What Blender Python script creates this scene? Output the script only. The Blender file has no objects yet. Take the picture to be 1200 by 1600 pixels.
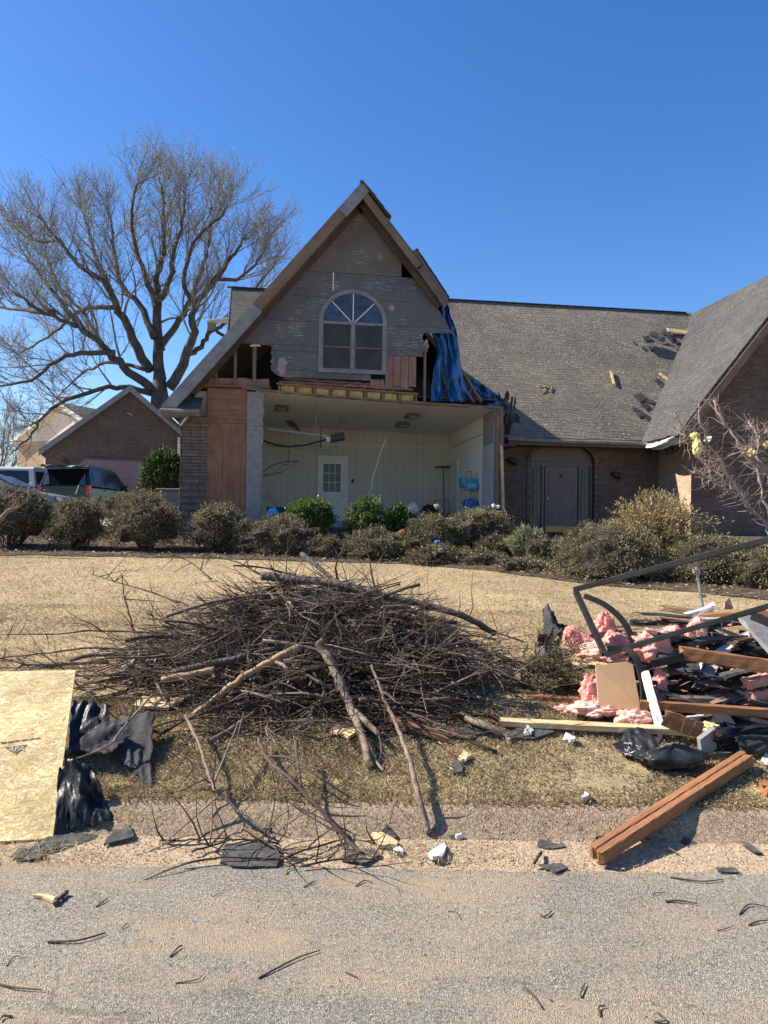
import bpy, math, random
import numpy as np
from mathutils import Vector, Matrix, noise
random.seed(7); RNG = np.random.default_rng(11)
PI = math.pi; R = math.radians
sc = bpy.context.scene
col = sc.collection
# ---------------------------------------------------------------- camera
F = 1155.0; PITCH = math.atan(15/F); ROLL = R(0.75); EYE = Vector((0, 0, 1.6))
fw = Vector((0, math.cos(PITCH), math.sin(PITCH)))
up0 = Vector((0, -math.sin(PITCH), math.cos(PITCH))); ri0 = Vector((1, 0, 0))
cr = ri0*math.cos(ROLL) + up0*math.sin(ROLL); cup = -ri0*math.sin(ROLL) + up0*math.cos(ROLL)
cd = bpy.data.cameras.new('camera'); cam = bpy.data.objects.new('camera', cd); col.objects.link(cam)
cd.sensor_fit = 'VERTICAL'; cd.sensor_height = 36; cd.lens = 36*F/1600; cd.clip_end = 600; cd.clip_start = .05
m = Matrix((cr, cup, -fw)).transposed().to_4x4(); m.translation = EYE; cam.matrix_world = m
sc.camera = cam
# ---------------------------------------------------------------- sky, sun, exposure
SUN = Vector((-.73, .11, .665)).normalized()
w = bpy.data.worlds.new('World'); sc.world = w; w.use_nodes = True
nt = w.node_tree; bg = nt.nodes['Background']; sky = nt.nodes.new('ShaderNodeTexSky')
sky.sky_type = 'NISHITA'; sky.sun_disc = False
sky.sun_elevation = math.asin(SUN.z); sky.sun_rotation = math.atan2(SUN.x, SUN.y)
sky.altitude = 300; sky.air_density = 1.0; sky.dust_density = .4; sky.ozone_density = 3.0
hs = nt.nodes.new('ShaderNodeHueSaturation'); hs.inputs['Saturation'].default_value = 1.28; hs.inputs['Hue'].default_value = .509; nt.links.new(sky.outputs[0], hs.inputs['Color']); nt.links.new(hs.outputs[0], bg.inputs[0]); bg.inputs[1].default_value = .094
sl = bpy.data.lights.new('sun', 'SUN'); sl.energy = 5.0; sl.angle = R(.53); sl.color = (1, .93, .82)
so = bpy.data.objects.new('sun', sl); col.objects.link(so); so.rotation_euler = SUN.to_track_quat('Z', 'Y').to_euler(); so.location = (-20, 5, 30)
sc.view_settings.view_transform = 'Standard'; sc.view_settings.look = 'None'
sc.view_settings.exposure = 1.08; sc.view_settings.gamma = 1
sc.render.resolution_x = 768; sc.render.resolution_y = 1024

# ---------------------------------------------------------------- frames: a point seen along a ray at a chosen real distance / plane
def ray(x, y): return cr*((x-600)/F) + cup*((800-y)/F) + fw
def P(x, y, d): r = ray(x, y); return EYE + r*(d/r.y)
TH = R(8); HO = Vector((2.6347, 17.5, 0))
HM = Matrix.Translation(HO) @ Matrix.Rotation(TH, 4, 'Z'); HI = HM.inverted()
def H(x, y, v):                                   # house frame (u, z) of the ray on the plane v
    a = HI @ EYE; b = (HI.to_3x3() @ ray(x, y)); t = (v-a.y)/b.y; p = a + b*t; return p.x, p.z
def HV(x, y, v): u, z = H(x, y, v); return Vector((u, v, z))
def HW(u, v, z): return HM @ Vector((u, v, z))
_gy = [-60, 3.7, 3.72, 3.86, 3.95, 4.4, 5, 6.5, 8, 11, 14, 17, 20, 27, 34, 60, 200]
_gz = [0, 0, .02, .13, .15, .24, .35, .50, .62, .80, .96, 1.20, 1.35, 1.62, 1.68, 1.5, 1.3]
def zg(x, y): return float(np.interp(y, _gy, _gz))
def G(x, y):                                      # where a ray meets the ground
    r = ray(x, y)
    lo, hi = 1.0, 120.0
    for _ in range(50):
        mid = (lo+hi)/2; p = EYE + r*(mid/r.y)
        if p.z > zg(p.x, p.y): lo = mid
        else: hi = mid
    return EYE + r*(lo/r.y)

def PG(x, y, h):
    r = ray(x, y); lo, hi = 1.0, 60.0
    for _ in range(50):
        mid = (lo+hi)/2; p = EYE + r*(mid/r.y)
        if p.z > zg(p.x, p.y)+h: lo = mid
        else: hi = mid
    return EYE + r*(lo/r.y)

# ---------------------------------------------------------------- materials
def new_mat(name):
    m = bpy.data.materials.new(name); m.use_nodes = True; n = m.node_tree
    b = n.nodes['Principled BSDF']; return m, n, b
def nd(n, t, **k):
    o = n.nodes.new(t)
    for a, v in k.items():
        if a.startswith('i_'): o.inputs[a[2:].replace('_', ' ')].default_value = v
        else: setattr(o, a, v)
    return o
def c4(c): return (*c, 1)
def ramp(n, fac, stops):
    r = nd(n, 'ShaderNodeValToRGB'); e = r.color_ramp.elements
    while len(e) < len(stops): e.new(.5)
    for i, (p, c) in enumerate(stops): e[i].position = p; e[i].color = c4(c)
    n.links.new(fac, r.inputs[0]); return r.outputs[0]
def noi(n, vec, scale, detail=4, rough=.6):
    o = nd(n, 'ShaderNodeTexNoise', i_Scale=scale, i_Detail=detail, i_Roughness=rough)
    if vec: n.links.new(vec, o.inputs['Vector'])
    return o.outputs['Fac']
def mixc(n, f, a, b, bt='MIX'):
    o = nd(n, 'ShaderNodeMix', data_type='RGBA', blend_type=bt)
    for s, v in ((o.inputs[0], f), (o.inputs[6], a), (o.inputs[7], b)):
        if hasattr(v, 'is_linked'): n.links.new(v, s)
        else: s.default_value = v if isinstance(v, float) else c4(v)
    return o.outputs[2]
def bumpn(n, b, h, strength=.4, dist=.02):
    o = nd(n, 'ShaderNodeBump', i_Strength=strength, i_Distance=dist); n.links.new(h, o.inputs['Height'])
    n.links.new(o.outputs[0], b.inputs['Normal'])
def maths(n, op, a, b=0.5):
    o = nd(n, 'ShaderNodeMath', operation=op)
    for s, v in ((o.inputs[0], a), (o.inputs[1], b)):
        if hasattr(v, 'is_linked'): n.links.new(v, s)
        else: s.default_value = v
    return o.outputs[0]
def mapuv(n, scale=(1, 1, 1), src='UV', rot=0):
    t = nd(n, 'ShaderNodeTexCoord'); mp = nd(n, 'ShaderNodeMapping'); mp.inputs['Scale'].default_value = scale
    mp.inputs['Rotation'].default_value = (0, 0, rot)
    n.links.new(t.outputs[src], mp.inputs[0]); return mp.outputs[0]
def plain(name, c1, c2=None, scale=6, rough=.7, bump=.25, bscale=40, metal=0, spec=.5, stretch=(1, 1, 1), src='Object', bd=.01, lohi=(.35, .65)):
    m, n, b = new_mat(name); c2 = c2 or tuple(x*.7 for x in c1)
    v = mapuv(n, stretch, src)
    f = noi(n, v, scale); n.links.new(ramp(n, f, [(lohi[0], c1), (lohi[1], c2)]), b.inputs['Base Color'])
    b.inputs['Roughness'].default_value = rough; b.inputs['Metallic'].default_value = metal
    b.inputs['Specular IOR Level'].default_value = spec
    if bump: bumpn(n, b, noi(n, v, bscale, 3), bump, bd)
    return m
def wood(name, c1, c2, c3=None, gr=1.0, rough=.75, bump=.5):
    m, n, b = new_mat(name); v = mapuv(n, (1.5*gr, 26*gr, 26*gr)); v2 = mapuv(n, (6, 110, 110)); v3 = mapuv(n, (1, 1, 1), 'Object')
    f = noi(n, v, 1.3, 6, .65); s = [(.32, c1), (.62, c2)] + ([(.74, c3)] if c3 else [])
    a = ramp(n, f, s); g = noi(n, v2, 1, 3); a = mixc(n, .5, a, ramp(n, g, [(.3, (.35, .35, .35)), (.6, (1, 1, 1))]), 'MULTIPLY')
    big = noi(n, v3, 3, 3); a = mixc(n, .6, a, ramp(n, big, [(.35, (.6, .58, .56)), (.6, (1, 1, 1))]), 'MULTIPLY')
    n.links.new(a, b.inputs['Base Color']); b.inputs['Roughness'].default_value = rough
    bumpn(n, b, g, bump, .004); return m
def brick(name, c1, c2, mortar, bw=.2, bh=.067, mort=.01, var=.5, dirt=None, bump=.6, streak=0):
    m, n, b = new_mat(name); v = mapuv(n)
    t = nd(n, 'ShaderNodeTexBrick', i_Scale=1.0); t.inputs['Brick Width'].default_value = bw; t.inputs['Row Height'].default_value = bh
    t.inputs['Mortar Size'].default_value = mort; t.inputs['Mortar Smooth'].default_value = .3
    t.inputs['Color1'].default_value = c4(c1); t.inputs['Color2'].default_value = c4(c2); t.inputs['Mortar'].default_value = c4(mortar)
    n.links.new(v, t.inputs['Vector'])
    f = noi(n, v, 9, 5); a = mixc(n, var, t.outputs['Color'], ramp(n, f, [(.35, (.55, .52, .5)), (.65, (1.25, 1.2, 1.15))]), 'MULTIPLY')
    big = noi(n, v, .8, 5); a = mixc(n, .5, a, ramp(n, big, [(.38, (.7, .7, .7)), (.62, (1.15, 1.12, 1.08))]), 'MULTIPLY')
    n.links.new(a, b.inputs['Base Color']); b.inputs['Roughness'].default_value = .9
    h = maths(n, 'ADD', maths(n, 'MULTIPLY', t.outputs['Fac'], -1), maths(n, 'MULTIPLY', noi(n, v, 70, 3), .5)); bumpn(n, b, h, bump, .01)
    return m
def shingle(name, c1, c2, deb=(.4, .36, .3), debf=.0, gap=(.05, .048, .046), patch=None, streak=(0, 0)):
    m, n, b = new_mat(name); v = mapuv(n)
    t = nd(n, 'ShaderNodeTexBrick', i_Scale=1.0); t.offset = .37; t.offset_frequency = 2
    t.inputs['Brick Width'].default_value = .17; t.inputs['Row Height'].default_value = .115
    t.inputs['Mortar Size'].default_value = .006; t.inputs['Mortar Smooth'].default_value = .6; t.inputs['Bias'].default_value = 0
    t.inputs['Color1'].default_value = c4(c1); t.inputs['Color2'].default_value = c4(c2); t.inputs['Mortar'].default_value = c4(gap)
    n.links.new(v, t.inputs['Vector'])
    gr = noi(n, v, 55, 3, .7); a = mixc(n, .85, t.outputs['Color'], ramp(n, gr, [(.32, (.3, .3, .3)), (.68, (1.8, 1.72, 1.6))]), 'MULTIPLY')
    big = noi(n, v, .35, 5, .65); a = mixc(n, .8, a, ramp(n, big, [(.34, (.72, .72, .73)), (.63, (1.24, 1.18, 1.08))]), 'MULTIPLY')
    if debf:
        d1 = noi(n, v, 14, 4, .75); d2 = noi(n, v, .5, 3); s = maths(n, 'ADD', d1, maths(n, 'MULTIPLY', maths(n, 'SUBTRACT', d2, .5), .14))
        k = nd(n, 'ShaderNodeMapRange'); k.inputs['From Min'].default_value = debf; k.inputs['From Max'].default_value = debf+.04
        n.links.new(s, k.inputs['Value']); a = mixc(n, k.outputs[0], a, deb)
    if streak[0]:
        vs = mapuv(n, (5, .5, 1), rot=streak[1]); s = noi(n, vs, 3, 4, .7)
        k = nd(n, 'ShaderNodeMapRange'); k.inputs['From Min'].default_value = streak[0]; k.inputs['From Max'].default_value = streak[0]+.03
        n.links.new(s, k.inputs['Value']); a = mixc(n, maths(n, 'MULTIPLY', k.outputs[0], .6), a, deb)
    n.links.new(a, b.inputs['Base Color']); b.inputs['Roughness'].default_value = .95; b.inputs['Specular IOR Level'].default_value = .2
    # each course steps up toward its lower edge
    sx = nd(n, 'ShaderNodeSeparateXYZ'); n.links.new(v, sx.inputs[0])
    saw = maths(n, 'SUBTRACT', 1.0, maths(n, 'FRACT', maths(n, 'DIVIDE', sx.outputs[1], .115)))
    h = maths(n, 'ADD', maths(n, 'MULTIPLY', saw, .8), maths(n, 'ADD', maths(n, 'MULTIPLY', t.outputs['Fac'], -.6), maths(n, 'MULTIPLY', noi(n, v, 22, 4, .7), 1.3)))
    bumpn(n, b, h, .8, .02); return m
def leafmat(name, cols, trans=.25, rough=.6):
    m, n, b = new_mat(name); g = nd(n, 'ShaderNodeNewGeometry')
    k = len(cols); a = ramp(n, g.outputs['Random Per Island'], [((i+.5)/k, c) for i, c in enumerate(cols)])
    f = noi(n, mapuv(n, (1, 1, 1), 'Object'), 2.5, 3); a = mixc(n, .6, a, ramp(n, f, [(.38, (.6, .55, .5)), (.62, (1.3, 1.3, 1.25))]), 'MULTIPLY')
    n.links.new(a, b.inputs['Base Color']); b.inputs['Roughness'].default_value = rough; b.inputs['Specular IOR Level'].default_value = .3
    if trans:
        t = nd(n, 'ShaderNodeBsdfTranslucent'); n.links.new(a, t.inputs[0]); mx = nd(n, 'ShaderNodeMixShader'); mx.inputs[0].default_value = trans
        n.links.new(b.outputs[0], mx.inputs[1]); n.links.new(t.outputs[0], mx.inputs[2]); n.links.new(mx.outputs[0], n.nodes['Material Output'].inputs[0])
    return m
M = {}
M['lumber'] = wood('old_lumber', (.20, .105, .055), (.31, .18, .10), (.12, .062, .033))
M['redlumber'] = wood('red_lumber', (.25, .095, .036), (.38, .175, .07), (.10, .04, .018), rough=.75)
M['pine'] = wood('fresh_pine', (.62, .42, .2), (.75, .55, .3), (.5, .3, .13))
M['darkwood'] = wood('weathered_board', (.07, .047, .035), (.12, .083, .062), (.04, .028, .02))
M['soffit'] = wood('soffit_board', (.17, .10, .062), (.25, .165, .11), (.09, .055, .035), gr=.5)
M['ply'] = wood('plywood', (.22, .085, .038), (.36, .17, .09), (.10, .038, .018), gr=.6)
M['sheath'] = wood('pink_sheathing', (.27, .12, .085), (.36, .19, .14), (.17, .07, .05), gr=.7)
M['gpaint'] = plain('grey_trim_paint', (.24, .235, .23), (.16, .145, .13), 5, .6, .3, 30)
M['paper'] = plain('torn_tan_paper', (.34, .28, .21), (.26, .21, .15), 8, .9, .3, 40)
M['wpaint'] = plain('white_paint', (.78, .77, .74), (.6, .58, .54), 4, .5, .1)
M['cream'] = plain('cream_drywall', (.84, .80, .71), (.78, .73, .64), 1.2, .85, .1, 60)
M['door'] = plain('cream_door_paint', (.78, .76, .70), (.72, .70, .64), 2, .5, .05)
M['foam'] = plain('grey_foam_board', (.31, .27, .255), (.22, .19, .175), 9, .9, .4, 90)
M['brownpaint'] = plain('mauve_door_paint', (.17, .11, .095), (.13, .085, .07), 3, .5, .15)
M['concrete'] = plain('concrete', (.36, .33, .29), (.26, .24, .21), 3, .9, .4, 60)
M['black'] = plain('black_plastic', (.010, .010, .012), (.03, .029, .028), 6, .42, .35, 40, bd=.01, spec=.3)
M['felt'] = plain('black_roofing_felt', (.025, .025, .028), (.06, .057, .055), 7, .8, .6, 120, bd=.006, spec=.25)
M['dark'] = plain('dark_plastic', (.02, .02, .022), (.03, .03, .032), 5, .5, .1)
M['metal'] = plain('dark_painted_steel', (.010, .011, .012), (.022, .023, .023), 5, .62, .06, 60, spec=.18)
M['galv'] = plain('galvanised_steel', (.35, .36, .36), (.22, .2, .18), 9, .5, .2, metal=.6)
M['rust'] = plain('rusty_track', (.10, .085, .075), (.18, .14, .11), 12, .7, .2)
M['tube'] = plain('pale_tube', (.6, .68, .75), (.5, .58, .66), 3, .35, 0)
M['tarp'] = plain('blue_tarp', (.014, .08, .24), (.05, .17, .38), 3, .45, .5, 9, bd=.03)
M['aqua'] = plain('aqua_plastic', (.03, .36, .46), (.02, .3, .4), 3, .35, 0)
M['bluep'] = plain('blue_plastic', (.03, .16, .42), (.02, .1, .3), 3, .35, .2, 12)
M['cyan'] = plain('sky_blue_bag', (.12, .5, .8), (.06, .35, .65), 8, .35, .5, 20)
M['glass'] = plain('dark_glass', (.010, .012, .016), (.018, .02, .026), 1.5, .12, 0, spec=.35)
M['wglass'] = plain('dusty_window_glass', (.03, .031, .032), (.055, .05, .045), 2.5, .4, .1, 6, spec=.25)
M['aglass'] = plain('bluish_window_glass', (.02, .03, .07), (.06, .08, .14), 5, .3, .2, 9, spec=.4)
M['pinkins'] = plain('pink_insulation', (.84, .42, .35), (.74, .28, .24), 9, 1, .6, 90, bd=.012, spec=.1)
M['pinkins2'] = plain('pale_pink_insulation', (.86, .56, .44), (.80, .40, .32), 12, 1, .6, 90, bd=.012, spec=.1)
M['yelins'] = plain('yellow_insulation', (.72, .62, .30), (.58, .46, .18), 10, .95, .9, 50, bd=.02)
M['card'] = plain('brown_board', (.44, .27, .14), (.38, .22, .11), 3, .8, .15)
M['gyp'] = plain('broken_drywall', (.60, .58, .53), (.36, .34, .31), 10, .9, .4, 40)
M['cloth'] = plain('grey_cloth', (.42, .4, .36), (.3, .28, .25), 7, .9, .5, 30)
M['brickchunk'] = plain('brick_chunk', (.5, .24, .17), (.38, .2, .15), 9, .9, .5, 30)
M['bark'] = plain('tree_bark', (.045, .036, .03), (.10, .082, .07), 5, .9, .8, 22, stretch=(1, 1, .35), bd=.05)
M['twig'] = plain('dark_twig_bark', (.045, .031, .023), (.125, .092, .070), 7, .85, .5, 60, bd=.006, spec=.2)
M['twigred'] = plain('reddish_twig_bark', (.075, .045, .032), (.15, .10, .075), 9, .85, .4, 60, bd=.006, spec=.2)
M['greytwig'] = plain('grey_brown_twig_bark', (.23, .18, .14), (.11, .082, .062), 8, .85, .5, 60, bd=.006, spec=.2)
M['greybark'] = plain('pale_grey_bark', (.27, .205, .155), (.12, .085, .062), 11, .9, .7, 50, bd=.01, spec=.2)
M['peeled'] = wood('peeled_branch_wood', (.30, .18, .095), (.46, .30, .17), (.14, .085, .05), gr=1.2)
M['cutend'] = plain('cut_wood_end', (.62, .4, .22), (.5, .3, .16), 20, .8, .2)
M['crape'] = plain('crape_myrtle_bark', (.42, .32, .27), (.24, .17, .14), 12, .75, .4, 30, bd=.01)
M['brick'] = brick('brown_brick', (.105, .062, .046), (.16, .102, .078), (.15, .122, .10))
M['brick_l'] = brick('tan_sunlit_brick', (.42, .27, .17), (.50, .35, .23), (.42, .35, .28))
M['brick_p'] = brick('painted_block', (.14, .10, .08), (.19, .14, .11), (.05, .04, .035), .4, .15, .012)
M['brick_g'] = brick('red_brown_brick', (.20, .12, .095), (.30, .20, .16), (.28, .24, .21))
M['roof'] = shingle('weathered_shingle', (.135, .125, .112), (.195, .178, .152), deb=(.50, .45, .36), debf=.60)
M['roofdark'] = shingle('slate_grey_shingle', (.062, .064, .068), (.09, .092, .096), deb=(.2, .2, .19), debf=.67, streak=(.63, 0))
M['roofl'] = shingle('grey_shingle', (.075, .077, .082), (.105, .107, .112))
M['shing'] = plain('loose_shingle', (.04, .039, .038), (.10, .095, .09), 30, .95, .5, 120, bd=.004, spec=.15)

def siding_mat(nm='peeling_blue_grey_siding', ca=(.085, .085, .092), cb=(.13, .122, .12)):
    m, n, b = new_mat(nm); v = mapuv(n, (1.2, 14, 1)); v1 = mapuv(n)
    base = ramp(n, noi(n, v1, 1.6, 5), [(.3, ca), (.7, cb)])
    s = maths(n, 'ADD', noi(n, v, 3.2, 5, .7), maths(n, 'MULTIPLY', maths(n, 'SUBTRACT', noi(n, v1, 1.3, 3), .5), .5))
    k = nd(n, 'ShaderNodeMapRange'); k.inputs['From Min'].default_value = .585; k.inputs['From Max'].default_value = .64; n.links.new(s, k.inputs['Value'])
    a = mixc(n, k.outputs[0], base, (.30, .27, .24)); n.links.new(a, b.inputs['Base Color']); b.inputs['Roughness'].default_value = .8
    bumpn(n, b, noi(n, v, 3.2, 6), .35, .01); return m
M['siding'] = siding_mat(); M['sidingtop'] = siding_mat('brown_grey_siding', (.105, .09, .075), (.15, .13, .11))
def groove_mat():
    m, n, b = new_mat('grooved_cream_panelling'); v = mapuv(n)
    sx = nd(n, 'ShaderNodeSeparateXYZ'); n.links.new(v, sx.inputs[0])
    fr = maths(n, 'FRACT', maths(n, 'DIVIDE', sx.outputs[0], .2)); g = maths(n, 'LESS_THAN', fr, .07)
    base = ramp(n, noi(n, v, .9, 3), [(.3, (.64, .59, .50)), (.7, (.56, .515, .435))])
    a = mixc(n, maths(n, 'MULTIPLY', g, .35), base, (.16, .12, .09)); n.links.new(a, b.inputs['Base Color']); b.inputs['Roughness'].default_value = .8
    bumpn(n, b, g, -.5, .008); return m
M['panel'] = groove_mat()
def osb_mat():
    m, n, b = new_mat('osb_strand_board'); cols = []
    out = None
    for i, (rot, sx) in enumerate(((.5, 1), (-.35, 1), (0.05, 1))):
        v = mapuv(n, (17, 70, 1), rot=rot); t = nd(n, 'ShaderNodeTexVoronoi', feature='F1', i_Scale=1.0 + .3*i, i_Randomness=1.0); n.links.new(v, t.inputs['Vector'])
        c = ramp(n, nd_sep(n, t.outputs['Color']), [(0, (.44, .31, .11)), (.2, (.58, .43, .17)), (.55, (.68, .54, .25)), (.85, (.76, .63, .34)), (1, (.52, .37, .14))])
        out = c if out is None else mixc(n, maths(n, 'GREATER_THAN', noi(n, mapuv(n, (14, 34, 1), rot=rot), 3+i, 3), .5), out, c)
    dk = noi(n, mapuv(n, (1, 2.2, 1)), 16, 3, .5); k = maths(n, 'GREATER_THAN', dk, .735); out = mixc(n, maths(n, 'MULTIPLY', k, .8), out, (.2, .12, .05))
    n.links.new(out, b.inputs['Base Color']); b.inputs['Roughness'].default_value = .65
    bumpn(n, b, noi(n, mapuv(n, (10, 50, 1)), 2, 4), .4, .004); return m
def nd_sep(n, c):
    s = nd(n, 'ShaderNodeSeparateColor'); n.links.new(c, s.inputs[0]); return s.outputs[0]
M['osb'] = osb_mat()
def asphalt_mat():
    m, n, b = new_mat('old_asphalt'); v = mapuv(n, (1, 1, 1), 'Object')
    t = nd(n, 'ShaderNodeTexVoronoi', feature='F1', i_Scale=230.0); n.links.new(v, t.inputs['Vector'])
    st = nd_sep(n, t.outputs['Color'])
    a = ramp(n, st, [(0, (.11, .10, .078)), (.3, (.225, .205, .165)), (.7, (.305, .28, .23)), (1, (.46, .43, .365))])
    a = mixc(n, .75, a, ramp(n, noi(n, v, 60, 3, .7), [(.35, (.55, .55, .55)), (.6, (1.15, 1.15, 1.15))]), 'MULTIPLY')
    a = mixc(n, .7, a, ramp(n, noi(n, v, .9, 6, .7), [(.35, (.72, .72, .74)), (.65, (1.2, 1.17, 1.1))]), 'MULTIPLY')
    vv = mapuv(n, (.55, 1.4, 1), 'Object'); d = maths(n, 'ADD', noi(n, vv, 1.7, 6, .72), maths(n, 'MULTIPLY', maths(n, 'SUBTRACT', noi(n, v, 28, 3), .5), .35))
    k = nd(n, 'ShaderNodeMapRange'); k.inputs['From Min'].default_value = .44; k.inputs['From Max'].default_value = .70; n.links.new(d, k.inputs['Value'])
    a = mixc(n, maths(n, 'MULTIPLY', k.outputs[0], .8), a, (.40, .29, .18))
    vc = mapuv(n, (1, 1, 1), 'Object'); wv = nd(n, 'ShaderNodeTexVoronoi', feature='DISTANCE_TO_EDGE', i_Scale=.6); 
    wob = nd(n, 'ShaderNodeTexNoise', i_Scale=3.0, i_Detail=4.0); n.links.new(vc, wob.inputs['Vector'])
    ad = nd(n, 'ShaderNodeVectorMath', operation='MULTIPLY_ADD'); n.links.new(wob.outputs['Color'], ad.inputs[0]); ad.inputs[1].default_value = (.5, .5, 0); n.links.new(vc, ad.inputs[2])
    n.links.new(ad.outputs[0], wv.inputs['Vector'])
    ck = maths(n, 'MULTIPLY', maths(n, 'LESS_THAN', wv.outputs['Distance'], .0025), maths(n, 'GREATER_THAN', noi(n, vc, 1.1, 2), .52))
    a = mixc(n, maths(n, 'MULTIPLY', ck, .3), a, (.05, .045, .04))
    n.links.new(a, b.inputs['Base Color']); b.inputs['Roughness'].default_value = .92; b.inputs['Specular IOR Level'].default_value = .25
    h = maths(n, 'ADD', t.outputs['Distance'], maths(n, 'MULTIPLY', noi(n, v, 70, 3), .8)); bumpn(n, b, h, .75, .008); return m
M['asphalt'] = asphalt_mat()
def soil_like(name, stops, sc1=8, sc2=45, bump=.8, bd=.02, stones=None, far=None):
    m, n, b = new_mat(name); v = mapuv(n, (1, 1, 1), 'Object')
    f = maths(n, 'ADD', maths(n, 'MULTIPLY', noi(n, v, sc1, 5, .7), .55), maths(n, 'MULTIPLY', noi(n, v, sc2, 4, .8), .45))
    a = ramp(n, f, stops); a = mixc(n, .7, a, ramp(n, noi(n, v, .6, 4), [(.35, (.72, .72, .7)), (.65, (1.2, 1.18, 1.12))]), 'MULTIPLY')
    if stones:
        t = nd(n, 'ShaderNodeTexVoronoi', feature='F1', i_Scale=95.0); n.links.new(v, t.inputs['Vector'])
        a = mixc(n, .55, a, ramp(n, nd_sep(n, t.outputs['Color']), stones))
    n.links.new(a, b.inputs['Base Color']); b.inputs['Roughness'].default_value = .95; b.inputs['Specular IOR Level'].default_value = .15
    bumpn(n, b, maths(n, 'ADD', f, noi(n, v, sc2*2.5, 3)), bump, bd); return m
M['lawn'] = soil_like('dormant_straw_lawn', [(.34, (.17, .115, .06)), (.45, (.37, .275, .155)), (.55, (.50, .385, .235)), (.68, (.60, .485, .32))], 14, 75)
M['gutter'] = soil_like('sandy_gutter_concrete', [(.36, (.24, .17, .10)), (.5, (.38, .285, .175)), (.62, (.48, .375, .24))], 6, 60, .8, .01,
                        stones=[(0, (.22, .15, .1)), (.5, (.42, .3, .2)), (1, (.62, .5, .38))])
M['curb'] = soil_like('pinkish_aggregate_curb', [(.34, (.15, .10, .06)), (.5, (.31, .222, .145)), (.64, (.42, .315, .215))], 5, 60, .9, .012,
                      stones=[(0, (.14, .10, .07)), (.5, (.31, .225, .15)), (1, (.54, .43, .31))])
M['bed'] = soil_like('mulch_bed_soil', [(.35, (.05, .035, .025)), (.5, (.12, .085, .06)), (.6, (.26, .2, .15)), (.7, (.42, .35, .28))], 9, 40, 1, .04)
M['drive'] = soil_like('driveway_concrete', [(.3, (.3, .28, .25)), (.7, (.42, .39, .35))], 2, 40, .3, .01)
M['strand'] = leafmat('osb_strands', [(.60, .43, .18), (.72, .57, .29), (.80, .66, .38), (.52, .36, .14), (.68, .52, .24), (.44, .29, .11), (.76, .60, .32)], 0, .6)
M['fibre'] = leafmat('pink_fibres', [(.84, .42, .36), (.88, .56, .48), (.74, .28, .24), (.86, .62, .52)], .3, 1)
M['straw'] = leafmat('straw_blades', [(.32, .23, .12), (.56, .445, .27), (.68, .56, .37), (.46, .345, .20), (.36, .32, .16)], .15)
M['bankgrass'] = leafmat('bank_grass_blades', [(.26, .19, .11), (.54, .44, .28), (.70, .60, .42), (.36, .34, .18), (.60, .50, .33), (.42, .31, .19)], .35)
M['mulch'] = leafmat('dead_leaf_litter', [(.08, .05, .035), (.2, .13, .08), (.34, .26, .18), (.5, .42, .33), (.13, .09, .06)], .05)
M['deadleaf'] = leafmat('dry_leaf', [(.08, .05, .03), (.16, .10, .06), (.22, .15, .09)], .1)
M['shrubolive'] = leafmat('olive_shrub_leaf', [(.055, .06, .018), (.17, .165, .055), (.28, .255, .11), (.15, .11, .05), (.38, .35, .2)], .2)
M['shrubbrown'] = leafmat('browned_shrub_leaf', [(.09, .065, .045), (.2, .15, .105), (.16, .155, .08), (.34, .27, .2), (.13, .11, .06)], .18)
M['shrubdark'] = leafmat('dark_green_leaf', [(.025, .04, .016), (.06, .08, .03), (.11, .13, .05), (.17, .17, .085)], .15, .45)
M['boxwood'] = leafmat('bright_boxwood_leaf', [(.05, .10, .02), (.12, .20, .045), (.2, .28, .07), (.08, .12, .03)], .3, .45)
M['holly'] = leafmat('glossy_holly_leaf', [(.02, .05, .012), (.05, .10, .025), (.10, .15, .045), (.18, .2, .10)], .15, .28)
M['yellowtwig'] = leafmat('yellow_brown_leaf', [(.28, .2, .08), (.42, .3, .14), (.2, .12, .06), (.3, .28, .1), (.5, .42, .26)], .25)
M['palegreen'] = leafmat('pale_green_blade', [(.22, .27, .12), (.34, .37, .2), (.42, .4, .25), (.15, .18, .08)], .25)
M['cedar'] = leafmat('cedar_spray', [(.07, .075, .03), (.13, .125, .06), (.18, .16, .09), (.1, .06, .04)], .15)
M['bud'] = leafmat('spring_buds', [(.22, .20, .12), (.32, .30, .18), (.26, .2, .15)], .3)
M['core'] = plain('shrub_core_shade', (.035, .026, .02), (.06, .045, .032), 14, .95, .8, 30, bd=.05)
M['sidingw'] = brick('cream_lap_siding', (.72, .66, .56), (.76, .70, .60), (.42, .38, .32), 6, .13, .008, .1)
M['carteal'] = plain('dark_teal_car_paint', (.005, .02, .024), (.007, .025, .03), 2, .25, 0, metal=.2, spec=.5)
M['carwhite'] = plain('white_car_paint', (.42, .43, .44), (.38, .39, .40), 2, .25, 0, spec=.6)
M['carsilver'] = plain('silver_car_paint', (.17, .175, .18), (.13, .135, .14), 2, .4, 0, metal=.2)
M['red'] = plain('red_tail_light', (.5, .01, .01), (.4, .01, .01), 2, .25, 0)
M['rubber'] = plain('tyre_rubber', (.02, .02, .02), (.03, .03, .03), 9, .85, .1)
M['greybin'] = plain('grey_bin_plastic', (.12, .125, .13), (.15, .155, .16), 3, .6, .1)
M['terra'] = plain('terracotta', (.4, .14, .07), (.33, .11, .06), 6, .8, .2)
M['ink'] = plain('black_stamp_ink', (.08, .075, .06), (.14, .12, .09), 60, .8, 0)
M['inkpale'] = plain('pale_stamp_letter', (.6, .5, .33), (.5, .4, .25), 60, .8, 0)

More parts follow.
